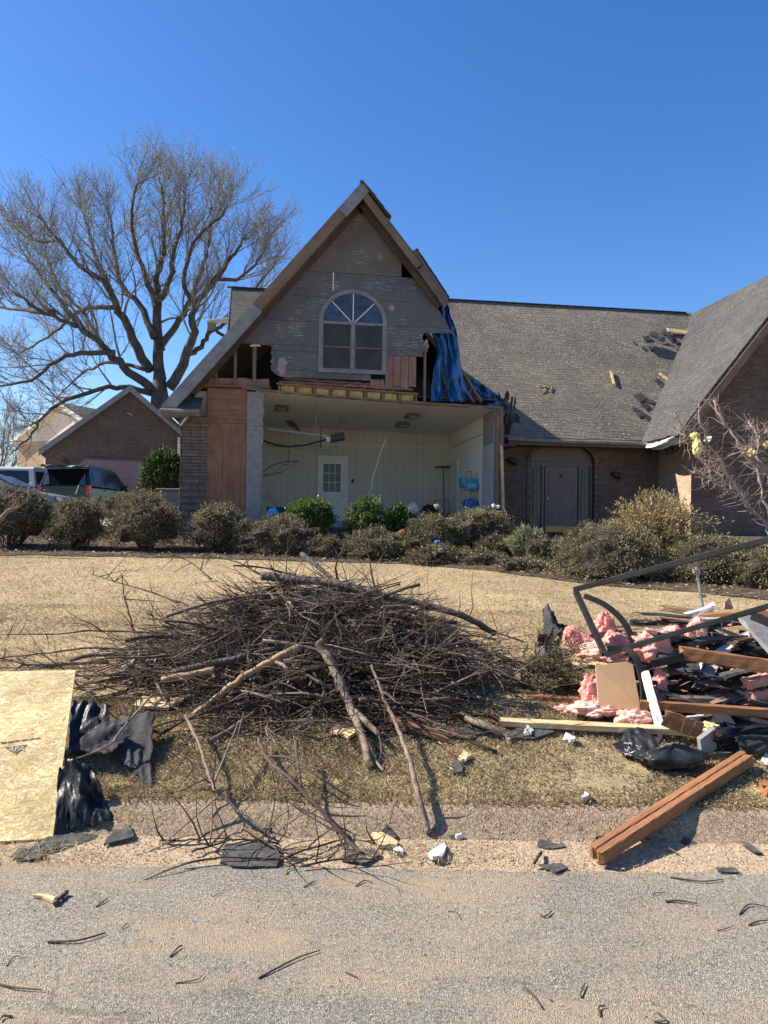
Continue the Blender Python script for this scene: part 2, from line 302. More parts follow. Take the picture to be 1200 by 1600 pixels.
# ---------------------------------------------------------------- mesh builder
WM = {}
ALLTOP = []
class MB:
    def __init__(s, frame=None): s.v = []; s.f = []; s.M = frame
    def add(s, vs, fs):
        b = len(s.v); s.v += [tuple(v) for v in vs]; s.f += [tuple(i+b for i in f) for f in fs]
    def obox(s, c, a, b_, d):
        c, a, b_, d = Vector(c), Vector(a), Vector(b_), Vector(d)
        vs = [c + a*i + b_*j + d*k for k in (-1, 1) for j in (-1, 1) for i in (-1, 1)]
        s.add(vs, [(0, 2, 3, 1), (4, 5, 7, 6), (0, 1, 5, 4), (2, 6, 7, 3), (0, 4, 6, 2), (1, 3, 7, 5)])
    def box(s, x0, x1, y0, y1, z0, z1):
        s.obox(((x0+x1)/2, (y0+y1)/2, (z0+z1)/2), ((x1-x0)/2, 0, 0), (0, (y1-y0)/2, 0), (0, 0, (z1-z0)/2)); return s
    def bar(s, p0, p1, w, h, up=(0, 0, 1)):
        p0, p1 = Vector(p0), Vector(p1); d = (p1-p0); t = d.normalized(); u = Vector(up)
        sd = t.cross(u); sd = sd.normalized() if sd.length > 1e-4 else Vector((1, 0, 0)); n = sd.cross(t)
        s.obox((p0+p1)/2, sd*w/2, d/2, n*h/2); return s
    def rough(s, p0, p1, w, h, up=(0, 0, 1), n=14, amp=.006, endamp=.03, seed=0):
        # timber with dented edges and splintered ends
        rr = random.Random(seed); p0, p1 = Vector(p0), Vector(p1); d = p1-p0; t = d.normalized(); u = Vector(up)
        sd = t.cross(u).normalized(); nn = sd.cross(t); ring = [(-1, -.85), (-.85, -1), (0, -1), (.85, -1), (1, -.85), (1, .85), (.85, 1), (0, 1), (-.85, 1), (-1, .85)]
        vs = []; k = len(ring)
        for i in range(n+1):
            for (a, b_) in ring:
                e = 0
                if i in (0, n): e = rr.uniform(-endamp, endamp)
                vs.append(p0 + d*(i/n) + sd*(a*w/2 + rr.uniform(-amp, amp)) + nn*(b_*h/2 + rr.uniform(-amp, amp)) + t*e)
        fs = [(i*k+j, i*k+(j+1) % k, (i+1)*k+(j+1) % k, (i+1)*k+j) for i in range(n) for j in range(k)]
        fs.append(tuple(range(k))[::-1]); fs.append(tuple(n*k+j for j in range(k))); s.add(vs, fs); return s
    def tube(s, pts, rad, n=6, cap=True):
        pts = [Vector(p) for p in pts]; m = len(pts)
        if not hasattr(rad, '__len__'): rad = [rad]*m
        ref = Vector((0.1, .2, 1)).normalized(); vs = []
        for i in range(m):
            t = (pts[min(i+1, m-1)]-pts[max(i-1, 0)]); t = t.normalized() if t.length > 1e-9 else Vector((0, 0, 1))
            a = t.cross(ref)
            if a.length < .05: a = t.cross(Vector((1, 0, 0)))
            a.normalize(); b_ = t.cross(a)
            vs += [pts[i] + (a*math.cos(2*PI*j/n) + b_*math.sin(2*PI*j/n))*rad[i] for j in range(n)]
        fs = [(i*n+j, i*n+(j+1) % n, (i+1)*n+(j+1) % n, (i+1)*n+j) for i in range(m-1) for j in range(n)]
        if cap: fs += [tuple(range(n))[::-1], tuple((m-1)*n+j for j in range(n))]
        s.add(vs, fs); return s
    def prism(s, pts, off):
        pts = [Vector(p) for p in pts]; off = Vector(off); k = len(pts)
        s.add(pts + [p+off for p in pts], [tuple(range(k)), tuple(range(k, 2*k))[::-1]] + [(i, i+k, (i+1) % k+k, (i+1) % k) for i in range(k)]); return s
    def sheet(s, fn, nu, nv, th=0):
        vs = [Vector(fn(i/nu, j/nv)) for j in range(nv+1) for i in range(nu+1)]; k = nu+1
        fs = [(j*k+i, j*k+i+1, (j+1)*k+i+1, (j+1)*k+i) for j in range(nv) for i in range(nu)]
        if th:
            nr = [Vector((0, 0, 0)) for _ in vs]
            for f in fs:
                q = (vs[f[2]]-vs[f[0]]).cross(vs[f[3]]-vs[f[1]])
                for i in f: nr[i] += q
            N = len(vs); vs = vs + [v - q.normalized()*th for v, q in zip(vs, nr)]
            fs = fs + [tuple(i+N for i in f[::-1]) for f in fs]
            bd = [i for i in range(k)] + [j*k+nu for j in range(1, nv+1)] + [nv*k+i for i in range(nu-1, -1, -1)] + [j*k for j in range(nv-1, 0, -1)]
            for a in range(len(bd)):
                p, q = bd[a], bd[(a+1) % len(bd)]; fs.append((q, p, p+N, q+N))
        s.add(vs, fs); return s
    def islab(s, z0, z1, fL, fR, y0, y1, dz=.06):       # upright slab between two outline functions of height
        n = max(1, int((z1-z0)/dz)); vs = []; fs = []
        for i in range(n+1):
            z = z0+(z1-z0)*i/n; a, b_ = fL(z), fR(z)
            if b_ < a: a = b_ = (a+b_)/2
            vs += [(a, y0, z), (b_, y0, z), (b_, y1, z), (a, y1, z)]
        for i in range(n):
            for j in range(4): fs.append((i*4+j, i*4+(j+1) % 4, (i+1)*4+(j+1) % 4, (i+1)*4+j))
        fs += [(3, 2, 1, 0), tuple(n*4+j for j in range(4))]; s.add(vs, fs); return s
    def arr(s, V, Fq):
        b = len(s.v); s.v += [tuple(v) for v in V.tolist()]; s.f += [tuple(f) for f in (Fq+b).tolist()]
    def build(s, name, mat, parent=None, label=None, cat=None, group=None, kind=None, smooth=False, axis=None, bevel=0, base=None):
        V = np.array(s.v, dtype=float).reshape(-1, 3)
        Mx = np.array(s.M) if s.M is not None else np.eye(4)
        Vw = V @ Mx[:3, :3].T + Mx[:3, 3]
        me = bpy.data.meshes.new(name); o = bpy.data.objects.new(name, me); col.objects.link(o)
        if parent is not None:
            o.parent = parent; pm = WM[parent.name]; inv = np.array(pm.inverted()); WM[o.name] = pm
            Vl = Vw @ inv[:3, :3].T + inv[:3, 3]
        else:
            if base is None: base = ((Vw[:, 0].min()+Vw[:, 0].max())/2, (Vw[:, 1].min()+Vw[:, 1].max())/2, Vw[:, 2].min())
            o.location = base; WM[o.name] = Matrix.Translation(base); Vl = Vw - np.array(base); ALLTOP.append(o)
        me.from_pydata(Vl.tolist(), [], s.f)
        me.update()
        uv = me.uv_layers.new(name='UV'); nl = len(me.loops)
        vi = np.zeros(nl, dtype=np.int32); me.loops.foreach_get('vertex_index', vi)
        nf = len(me.polygons); tot = np.zeros(nf, dtype=np.int32); me.polygons.foreach_get('loop_total', tot)
        nr = np.zeros(nf*3); me.polygons.foreach_get('normal', nr); nr = nr.reshape(-1, 3)
        pr = np.array(WM[o.name])[:3, :3]; nr = nr @ pr.T
        nl_ = np.repeat(nr, tot, axis=0); co = Vw[vi]
        if axis is not None:
            ax = np.array(Vector(axis).normalized()); ref = np.array((0, 0, 1.)) if abs(ax[2]) < .9 else np.array((1., 0, 0))
            p1 = np.cross(ax, ref); p1 /= np.linalg.norm(p1); p2 = np.cross(ax, p1)
            UV = np.stack([co @ ax, co @ p1 + co @ p2], 1)
        else:
            t = np.stack([-nl_[:, 1], nl_[:, 0], np.zeros(len(nl_))], 1); ln = np.linalg.norm(t, axis=1); flat = ln < .08
            t[flat] = (1, 0, 0); ln[flat] = 1; t /= ln[:, None]; bt = np.cross(nl_, t); bt[flat] = (0, 1, 0)
            UV = np.stack([(co*t).sum(1), (co*bt).sum(1)], 1)
        uv.data.foreach_set('uv', UV.astype(np.float32).ravel())
        me.materials.append(M[mat] if isinstance(mat, str) else mat)
        if smooth: me.polygons.foreach_set('use_smooth', np.ones(nf, dtype=bool))
        if bevel:
            bm_ = o.modifiers.new('bevel', 'BEVEL'); bm_.width = bevel; bm_.segments = 2; bm_.limit_method = 'ANGLE'
        if label: o['label'] = label
        if cat: o['category'] = cat
        if group: o['group'] = group
        if kind: o['kind'] = kind
        return o
def thing(name, label, cat, loc, group=None, rotz=0):
    o = bpy.data.objects.new(name, None); col.objects.link(o); o.location = loc; o.rotation_euler = (0, 0, rotz); o.empty_display_size = .2
    o['label'] = label; o['category'] = cat
    if group: o['group'] = group
    WM[o.name] = Matrix.Translation(loc) @ Matrix.Rotation(rotz, 4, 'Z'); return o
def copy_thing(o, loc, rotz=0, scale=None, label=None, group=None, parent=None):
    c = o.copy(); col.objects.link(c); c.parent = parent
    if parent is None:
        c.location = loc; c.rotation_euler = (c.rotation_euler.x, c.rotation_euler.y, rotz)
        if scale: c.scale = scale
        if label: c['label'] = label
        if group: c['group'] = group
    for ch in [x for x in bpy.data.objects if x.parent == o]: copy_thing(ch, None, parent=c)
    return c
def quads(cs, ax, bx, tri=False):                       # many small leaf quads as arrays
    n = len(cs); V = np.stack([cs-ax*.5, cs-bx*.5+ax*.1, cs+ax*.5, cs+bx*.5+ax*.1], 1).reshape(-1, 3)
    return V, np.arange(n*4).reshape(-1, 4)
def rnd_unit(n):
    v = RNG.normal(size=(n, 3)); return v/np.linalg.norm(v, axis=1)[:, None]
def perp(a):
    b = rnd_unit(len(a)); c = np.cross(a, b); return c/np.maximum(np.linalg.norm(c, axis=1), 1e-6)[:, None]
# ================================================================ SETTING
def grid_ground(name, xs, ys, mat, dz=0.0, wob=0.0, zf=None, kind='structure'):
    b = MB(); nx, ny = len(xs), len(ys)
    for y in ys:
        for x in xs:
            z = (zf or zg)(x, y) + dz + (noise.noise((x*2.1, y*2.1, 0))*wob if wob else 0); b.v.append((x, y, z))
    b.f = [(j*nx+i, j*nx+i+1, (j+1)*nx+i+1, (j+1)*nx+i) for j in range(ny-1) for i in range(nx-1)]
    return b.build(name, mat, kind=kind, smooth=True, base=(0, 0, 0))
def lin(a, b, n): return [a+(b-a)*i/n for i in range(n+1)]
xs = lin(-120, -12, 12)[:-1] + lin(-12, 12, 120) + lin(12, 120, 12)[1:]
grid_ground('lawn', xs, lin(3.9, 9, 70) + lin(9, 20, 44)[1:] + lin(20, 60, 16)[1:] + lin(60, 200, 10)[1:], 'lawn', 0, .012)
# rolled kerb and gutter pan swept along the street, then the street itself
prof = [(3.40, -.012), (3.5, -.006), (3.62, .004), (3.70, .02), (3.745, .05), (3.79, .09), (3.825, .118), (3.86, .132), (3.95, .14)]
def sweep(name, mat, prof, dz=0):
    b = MB(); X = lin(-120, -6, 10)[:-1] + lin(-6, 6, 240) + lin(6, 120, 10)[1:]
    for x in X:
        for (y, z) in prof: b.v.append((x, y + noise.noise((x*1.7, 0, 5))*.012, z+dz + noise.noise((x*6, y*9, 1))*.004))
    k = len(prof); b.f = [(i*k+j, (i+1)*k+j, (i+1)*k+j+1, i*k+j+1) for i in range(len(X)-1) for j in range(k-1)]
    return b.build(name, mat, kind='structure', smooth=True, base=(0, 0, 0))
sweep('gutter', 'gutter', prof[:4]); sweep('kerb', 'curb', prof[3:])
b = MB(); X = lin(-120, -6, 8)[:-1] + lin(-6, 6, 160) + lin(6, 120, 8)[1:]; Y = [-60, -5, 0, 1, 2, 2.6, 3, 3.25]
for x in X:
    for y in Y: b.v.append((x, y, 0))
    e = 3.43 + noise.noise((x*2.2, 3, 0))*.03 + noise.noise((x*9, 7, 0))*.014
    b.v.append((x, e, 0)); b.v.append((x, e+.012, -.03))
k = len(Y)+2; b.f = [(i*k+j, (i+1)*k+j, (i+1)*k+j+1, i*k+j+1) for i in range(len(X)-1) for j in range(k-1)]
b.build('street', 'asphalt', kind='structure', base=(0, 0, 0))
# planting bed in front of the house
bx = [-30, -12, -7, -3, 0, 1.5, 3, 5, 8, 14]; by = [13.3, 13.2, 13.1, 13.0, 12.6, 11.9, 10.2, 9.1, 8.7, 8.7]
def bed_edge(x): return float(np.interp(x, bx, by)) + noise.noise((x*.9, 0, 3))*.25 + noise.noise((x*4, 0, 9))*.08
b = MB(); X = lin(-14, 12, 150); n = 30
for x in X:
    e = bed_edge(x)
    for j in range(n+1):
        y = e + (19.5-e)*(j/n)**1.15; b.v.append((x, y, zg(x, y)+.012+(.03+noise.noise((x*3, y*3, 2))*.03)*(min(1, j/3))))
b.f = [(i*(n+1)+j, (i+1)*(n+1)+j, (i+1)*(n+1)+j+1, i*(n+1)+j+1) for i in range(len(X)-1) for j in range(n)]
b.build('planting_bed', 'bed', kind='structure', smooth=True, base=(0, 0, 0))
grid_ground('driveway', lin(-19, -7.6, 10), lin(17.5, 40, 24), 'drive', .03)

# ================================================================ THE BRICK HOUSE
house = thing('brick_house', 'large brown brick house with its garage front torn open, steep gable and dark shingle roofs', 'house', HO, rotz=TH)
WM[house.name] = HM
def hp(name, b, mat, parent=None, **k): b.M = HM; return b.build(name, mat, parent or house, **k)
def hb(): return MB(HM)
SL = 1.21; RU, RZ = -3.33, 9.22                        # garage gable ridge
rakeL = lambda z, o=0: RU-(RZ-o-z)/SL
rakeR = lambda z, o=0: RU+(RZ-o-z)/SL
FLZ = 1.55
cz = lambda u, v: np.interp(u, [-5.5, 0], [4.50-.16*v/4.7, 4.30-.08*v/4.7])   # sagging ceiling
# --- walls
b = hb(); rr = random.Random(3)
z = 1.05
while z < 3.93:                                        # projecting courses of the brick corner pier
    h = .145; e = rr.uniform(-.02, .02); t = .03 if z > 3.6 else 0
    b.box(-7.27-e*.6-t, -6.70+e+t, -.012-t+rr.uniform(0, .012), .5, z, z+h-.008); z += h
hp('brick_pier', b, 'brick_p', bevel=.006)
b = hb(); b.box(-7.24, -7.02, .5, 8, 1.0, 3.95); hp('side_wall', b, 'brick')
b = hb(); b.box(-6.70, -5.83, .02, .04, 1.3, 3.77); hp('plywood_panel', b, 'ply', axis=(0, 0, 1), label='lower reddish plywood panel')
b = hb(); b.box(-6.70, -5.83, .005, .03, 3.776, 4.56); hp('plywood_panel', b, 'ply', axis=(math.cos(TH), math.sin(TH), 0), label='upper reddish plywood panel')
b = hb(); b.box(-6.72, -5.80, .045, .16, 1.2, 4.5); hp('wall_framing', b, 'lumber', axis=(0, 0, 1))
b = hb()
jag = lambda z: -5.45 + .04*noise.noise((z*6, 0, 0)) + .02*noise.noise((z*19, 0, 0)) - (4.4-z)*.012
b.islab(1.3, 3.72, lambda z: -5.82, jag, 0.0, .14, .04); b.islab(3.73, 4.5, lambda z: -5.82, jag, 0.004, .14, .04); hp('broken_wall_end', b, 'foam')
b = hb(); b.box(-7.0, -5.86, .17, .19, 1.3, 4.5); b.box(-5.80, -5.66, .15, 4.65, 1.5, 4.5); hp('left_inner_wall', b, 'panel')
b = hb(); b.box(-5.8, .1, 4.7, 4.8, 1.4, 4.45); hp('back_wall', b, 'panel')
b = hb(); b.box(-5.8, .05, 4.685, 4.7, 3.83, 3.85); hp('wall_batten', b, 'cream')
b = hb(); b.box(-.03, .06, 1.0, 4.7, 1.5, 4.35); hp('right_inner_wall', b, 'cream')
b = hb(); b.islab(1.4, 4.3, lambda z: -.05, lambda z: .06, .02, .98, .1); hp('stripped_wall_end', b, 'foam')
b = hb()
for z in np.arange(1.5, 3.5, .034): b.box(-.062, -.05, .03, .9, z, z+.016)
hp('foam_ribs', b, 'wpaint')
b = hb(); b.box(-.042, -.03, 1.0, 4.68, 3.83, 3.845); hp('wall_batten', b, 'gpaint')
b = hb(); b.box(.06, .24, .12, 2.7, 1.0, 4.0); hp('side_wall', b, 'brick')
# floor slab with brick edge and two steps
b = hb(); b.box(-5.8, .05, .02, 4.7, 1.36, FLZ); hp('garage_floor', b, 'concrete')
b = hb(); b.box(-5.8, .05, -.16, .012, 1.0, 1.46); hp('brick_sill', b, 'brick')
b = hb(); b.box(-4.25, -3.35, -.55, -.17, 1.0, 1.34); b.box(-4.25, -3.35, -.9, -.56, .9, 1.2); hp('brick_steps', b, 'brick')
# ceiling sheets with a torn front edge
b = hb()
def ceil(s, t):
    u = -5.62+5.6*s; v0 = -.02 + .10*noise.noise((u*2.3, 0, 1)) + .05*noise.noise((u*9, 0, 1)); v = v0 + (4.7-v0)*t
    return (u, v, cz(u, v) + .02*noise.noise((u, v, 4)))
b.sheet(lambda s, t: ceil(s, t), 90, 20, -.02); hp('ceiling', b, 'cream')
b = hb()
for u in (-4.25, -1.6): b.box(u-.004, u+.004, .1, 4.6, cz(u, 2)-.012, cz(u, 2)-.006)
hp('ceiling_seam', b, 'gpaint')
b = hb(); b.box(-5.8, .1, .3, 4.75, 4.56, 4.6); hp('attic_floor', b, 'darkwood')
# long splintered plates over the opening
b = hb(); b.rough((-5.95, -.02, 4.57), (-4.9, -.03, 4.50), .14, .05, seed=1); b.rough((-5.0, -.03, 4.50), (-2.2, -.02, 4.38), .1, .04, seed=2, n=24, amp=.012)
b.rough((-2.3, -.03, 4.385), (.16, -.02, 4.33), .12, .055, seed=3, n=20, amp=.012); hp('torn_top_plate', b, 'lumber', axis=(1, .14, 0))
b = hb(); b.rough((-6.75, 0, 4.60), (-5.3, -.01, 4.60), .12, .035, seed=5); hp('top_plate', b, 'lumber', axis=(1, .14, 0))
# broken end framing at the right of the opening
b = hb(); b.rough((.02, -.03, 1.5), (.03, -.03, 4.3), .09, .06, (0, 1, 0), seed=8); hp('jamb_stud', b, 'lumber', axis=(0, 0, 1))
b = hb(); b.rough((.13, -.06, 1.95), (.11, -.05, 4.33), .085, .05, (0, 1, 0), seed=9, amp=.008); hp('jamb_stud', b, 'soffit', axis=(0, 0, 1))
b = hb(); b.rough((.17, -.09, 1.9), (.10, -.10, 3.4), .07, .03, (0, 1, 0), seed=10, endamp=.12); hp('splintered_board', b, 'pine', axis=(0, 0, 1))
# --- joist bays with batts
jx0, jz0 = H(434, 600, -.05); jx1, jz1 = H(652, 616, -.05)
jl = lambda u, o: jz0 + (jz1-jz0)*(u-jx0)/(jx1-jx0) + o
b = hb(); b.rough((jx0, -.05, jl(jx0, 0)), (jx1, -.05, jl(jx1, 0)), .09, .045, seed=11, n=20); hp('joist_plate', b, 'lumber', axis=(1, .14, 0))
for i in range(9):
    u = jx0+.03 + (jx1-jx0-.06)*i/8; b = hb(); b.rough((u, -.04, jl(u, -.02)), (u, -.04, cz(u, 0)+.03), .04, .09, (0, 1, 0), n=3, seed=20+i); b.rough((u, 0, jl(u, -.12)), (u, 1.6, jl(u, -.12)+.03), .04, .16, n=4, seed=40+i); hp('joist', b, 'lumber', axis=(0, 0, 1))
for i in range(8):
    ua = jx0+.07 + (jx1-jx0-.06)*i/8; ub = jx0-.01 + (jx1-jx0-.06)*(i+1)/8; rr = random.Random(60+i); hh = .17 if i != 6 else .2
    b = hb(); sd = rr.uniform(0, 9)
    def bat(s, t, ua=ua, ub=ub, sd=sd, hh=hh):
        a = t*PI; u = ua + (ub-ua)*s; z = cz(u, 0)+.035 + hh*math.sin(a)**.6*(1+.35*noise.noise((s*4+sd, 0, 0))); return (u, .06 - .07*math.sin(a)+.5*(t > .5)*(t-.5)*2*.5 + .05*noise.noise((s*6+sd, t*4, 0)), z)
    b.sheet(bat, 12, 10); hp('insulation_batt', b, 'yelins', smooth=True)
b = hb(); b.rough((jx0+.05, .10, jl(jx0, .08)), (jx1-.1, .08, jl(jx1, .12)), .1, .05, seed=31, n=22, amp=.015); b.rough((jx0+.15, .16, jl(jx0, .17)), (jx1-.4, .14, jl(jx1, .2)), .07, .05, seed=32, n=22, amp=.015); hp('splintered_sheathing_edge', b, 'sheath', axis=(1, .14, 0))
# reddish sheathing left where the siding is gone
u0, z0 = H(602, 557, .03); u1, z1 = H(650, 606, .03)
for i in range(4):
    a = u0+(u1-u0)*i/4; b = hb(); b.box(a+.006, a+(u1-u0)/4-.004, .02+.006*(i % 2), .045, z1+.05*(i % 2)-.03, z0+.05); hp('sheathing_board', b, 'sheath', axis=(0, 0, 1))
u2, z2 = H(578, 594, .03); u3, _ = H(601, 594, .03); b = hb()
for i in range(3): b.box(u2+(u3-u2)*i/3+.006, u2+(u3-u2)*(i+1)/3-.006, .02, .045, z2-.15, z2+.02)
hp('sheathing_board', b, 'sheath', axis=(0, 0, 1), label='short stubs of reddish sheathing below the window')
# studs in the left hole
for (x, ya, yb, wd) in ((338, 572, 603, .05), (368, 548, 603, .06), (398, 540, 603, .08)):
    u, za = H(x, ya, .03); _, zb = H(x, yb, .03); b = hb(); b.rough((u, .04, zb), (u, .04, za+.1), .09, wd, (1, 0, 0), n=5, seed=int(x)); hp('wall_stud', b, 'soffit', axis=(0, 0, 1))
b = hb(); u, z = H(398, 541, 0); b.rough((u-.09, -.01, z), (u+.12, -.01, z+.02), .08, .03, n=4, seed=77); hp('stud_cap', b, 'wpaint')
b = hb(); ua, za = H(342, 598, .05)
b.rough((ua-.35, .07, za), (ua+1.1, .08, za+.02), .06, .22, n=8, seed=79, amp=.02); hp('fallen_sheathing_strip', b, 'sheath', axis=(1, .1, 0))
u, za = H(664, 560, .02); b = hb(); b.rough((u, .03, 4.36), (u, .03, za+.3), .09, .05, (1, 0, 0), n=6, seed=81); hp('wall_stud', b, 'soffit', axis=(0, 0, 1))
# --- siding boards with the window cut out
wu0, wu1 = -4.19, -2.69; wc = (wu0+wu1)/2; wz0 = 5.05; wzs = 6.16; wr = (wu1-wu0)/2
def warc(z): return wr if z < wzs else math.sqrt(max(0, wr*wr-(z-wzs)**2))
wtop = wzs+wr
lfn = lambda z: max(rakeL(z, .25), (-9e9 if z > 5.58 else hl(z)))
hx = [H(427, 590, 0)[0], H(414, 600, 0)[0]]
def hl(z): return -5.30 + .05*noise.noise((z*5, 1, 0)) + .04*noise.noise((z*17, 1, 0)) + (.35 if z < 5.0 else 0)*(5.0-z)/.2
ra, rza = H(655, 432, 0); rb_, rzb = H(707, 521, 0); rc, rzc = H(665, 521, 0); rd, rzd = H(665, 558, 0)
tu, tz0 = H(628, 386, 0)
def rfn(z):
    if z > 7.30: return min(rakeR(z, .28), tu+.01*noise.noise((z*9, 0, 0)))
    if z > rzb: return ra + (rb_-ra)*(rza-z)/(rza-rzb) + (.012*noise.noise((z*12, 5, 0)))
    if z > rzd: return rc + .05*noise.noise((z*7, 9, 0)) + .03*noise.noise((z*23, 9, 0)) - .05
    return wu0-.02
seams = [8.78, 7.32, 6.74, 6.16, 5.60, rzd, wz0, 4.86]
pieces = [(7.325, 8.74)] + [(seams[i+1]+.004, seams[i]-.004) for i in range(1, 7)]
for (za, zb) in pieces:
    b = hb(); zs = sorted({za, zb} | ({wtop} if za < wtop < zb else set()))
    for a, c in zip(zs[:-1], zs[1:]):
        if a >= wtop-1e-6: b.islab(a, c, lfn, rfn, 0, .018, .04); hp('siding_board', b, 'sidingtop' if za > 7.3 else 'siding'); b = hb()
        elif c <= wz0: 
            ub = H(580, 590, 0)[0]; b.islab(max(a, 4.86), c, lambda z: lfn(z), lambda z: ub + .03*noise.noise((z*9, 2, 0)), 0, .018, .03)
        else:
            b.islab(a, c, lfn, lambda z: wc-warc(z), 0, .018, .025); hp('siding_board', b, 'siding'); b = hb()
            if a >= rzd-.01: b.islab(a, c, lambda z: wc+warc(z), rfn, 0, .018, .025); hp('siding_board', b, 'siding'); b = hb()
    if b.v: hp('siding_board', b, 'siding')
b = hb(); u, z = H(521, 425, 0); _, z2 = H(521, 457, 0); b.box(u-.012, u+.012, -.012, 0, z2+.05, z); hp('joint_strip', b, 'wpaint')
for (px, py, wd, hh, sd) in ((441, 572, .26, .5, 1), (666, 540, .13, .34, 2), (612, 481, .17, .16, 3)):      # bare torn paper where the face peeled off
    u, z = H(px, py, -.003); rr = random.Random(sd); k = 16; b = hb()
    b.prism([(u+wd/2*math.cos(2*PI*i/k)*rr.uniform(.45, 1.15), -.004, z+hh/2*math.sin(2*PI*i/k)*rr.uniform(.7, 1.15)) for i in range(k)], (0, .003, 0)); hp('peeled_patch', b, 'paper')
# --- the arched window
fr = hb(); n = 28; arc = [(wc+wr*math.cos(PI*i/n), wzs+wr*math.sin(PI*i/n)) for i in range(n+1)]
out = [(wu1, wz0)] + arc + [(wu0, wz0)]
def ringprism(b, pts, wdt, y0, y1, close=True):
    k = len(pts); cxm = wc; czm = (wz0+wtop)/2
    inn = []
    for i, (u, z) in enumerate(pts):
        if z > wzs: dd = math.hypot(u-wc, z-wzs); inn.append((wc+(u-wc)*(dd-wdt)/dd, wzs+(z-wzs)*(dd-wdt)/dd))
        else: inn.append((u - wdt*(1 if u > wc else -1), z + (wdt if z <= wz0+1e-6 else 0)))
    vs = []
    for (a, c) in zip(pts, inn): vs += [(a[0], y0, a[1]), (a[0], y1, a[1]), (c[0], y1, c[1]), (c[0], y0, c[1])]
    b.add(vs, [(i*4+j, i*4+(j+1) % 4, ((i+1) % k)*4+(j+1) % 4, ((i+1) % k)*4+j) for i in range(k) for j in range(4)])
    return inn
inn = ringprism(fr, out, .055, -.035, .03)
fr.box(wu0+.05, wu1-.05, -.03, .02, wzs-.03, wzs+.03); fr.box(wc-.035, wc+.035, -.03, .02, wz0+.05, wzs-.03); fr.box(wu0-.05, wu1+.05, -.07, -.036, wz0-.05, wz0+.012)
win = hp('window', fr, 'gpaint', label='arched window with peeling trim')
tr = hb(); ringprism(tr, [(wc+(u-wc)*1.05, wz0-.02+(z-wz0)*1.03) for (u, z) in out], .05, -.016, -.004); hp('trim', tr, 'foam', win)
for s in (0, 1):
    a, c = (wu0+.05, wc-.035) if s == 0 else (wc+.035, wu1-.05); f = hb(); f.box(a, c, -.002, .004, wz0+.05, wzs-.03); hp('pane', f, 'wglass', win)
    f = hb(); zz = (wz0+wzs)/2; f.box(a, c, -.02, -.003, zz-.018, zz+.018); f.box(a, a+.03, -.018, -.003, wz0+.05, wzs-.03); f.box(c-.03, c, -.018, -.003, wz0+.05, wzs-.03); hp('sash', f, 'soffit', win)
f = hb(); f.prism([(u, -.002, z) for (u, z) in [(wc+(wr-.05)*math.cos(PI*i/n), wzs+.03+(wr-.08)*math.sin(PI*i/n)) for i in range(n+1)]], (0, .006, 0)); hp('arched_pane', f, 'aglass', win)
f = hb()
for ang in (45, 90, 135):
    c, s = math.cos(R(ang)), math.sin(R(ang)); f.bar((wc+c*.06, -.008, wzs+.04), (wc+c*(wr-.05), -.008, wzs+s*(wr-.05)), .022, .012, (0, 1, 0))
hp('fan_muntin', f, 'wpaint', win)
b = hb(); b.box(wu0-.1, wu1+.1, .3, .32, wz0, wtop+.1); hp('window_backing', b, 'darkwood')
# --- garage roof
def slope(b, side, v0, v1, zt, zb, th=.10, off=0.0):
    # a slab lying on one side of the ridge, from height zt to zb measured on the top surface
    n = Vector((side*SL, 0, 1)).normalized()
    pt = lambda v, z: Vector((RU+side*(RZ-z)/SL, v, z)) + n*off
    q = [pt(v0, zt), pt(v1, zt), pt(v1, zb), pt(v0, zb)]
    b.prism(q, -n*th)
b = hb(); slope(b, -1, -.43, 6.75, RZ, 4.03); hp('roof', b, 'roofl')
b = hb(); slope(b, -1, -.40, 6.7, RZ-.04, 4.12, .05, -.115); hp('roof_deck', b, 'soffit')
b = hb(); slope(b, 1, -.43, .62, RZ-.005, 7.48); slope(b, 1, .62, 6.75, 7.7, 7.4); slope(b, 1, 2.3, 6.75, 7.39, 4.9); slope(b, 1, .62, 6.75, RZ-.005, 7.71); hp('roof', b, 'roofl')
b = hb(); slope(b, 1, 2.35, 3.0, 5.2, 4.6)
hp('roof_edge', b, 'shing')
# ridge cap and loose shingles by the peak
b = hb(); b.tube([(RU, -.5, RZ+.02), (RU, 6.75, RZ+.02)], .05, 6)
for i in range(9):
    z = RZ-.12-i*.07; b.obox((RU+(RZ-z)/SL+.02, -.40-.02*(i % 3), z+.05), (.09, 0, -.10), (0, .09, 0), (.012, 0, .012))
hp('ridge_cap', b, 'shing')
# fascias and soffits of the left rake: lower board still painted, upper bare
def rake(b, side, z0, z1, dep, v0, v1, off=0):
    n = Vector((side*SL, 0, 1)).normalized(); pt = lambda z, v, d: Vector((RU+side*(RZ-z)/SL, v, z)) - n*(d+off)
    b.prism([pt(z0, v0, 0), pt(z1, v0, 0), pt(z1, v0, dep), pt(z0, v0, dep)], (0, v1-v0, 0))
b = hb(); rake(b, -1, 4.03, 6.36, .27, -.475, -.435, -.02); hp('fascia_board', b, 'gpaint', label='grey painted lower fascia board')
b = hb(); rake(b, -1, 6.37, 8.58, .24, -.475, -.435, -.02); hp('fascia_board', b, 'soffit', axis=(-.64, 0, -.77), label='bare brown upper fascia board')
b = hb(); rake(b, -1, 8.59, 9.25, .26, -.48, -.436, -.02); hp('fascia_board', b, 'gpaint', label='short painted fascia piece at the peak')
b = hb(); rake(b, -1, 4.1, 9.1, .03, -.43, 0.0, .17)
for z in np.arange(4.2, 9.05, .13): rake(b, -1, z, z+.02, .012, -.43, -.03, .2)
hp('soffit', b, 'soffit')
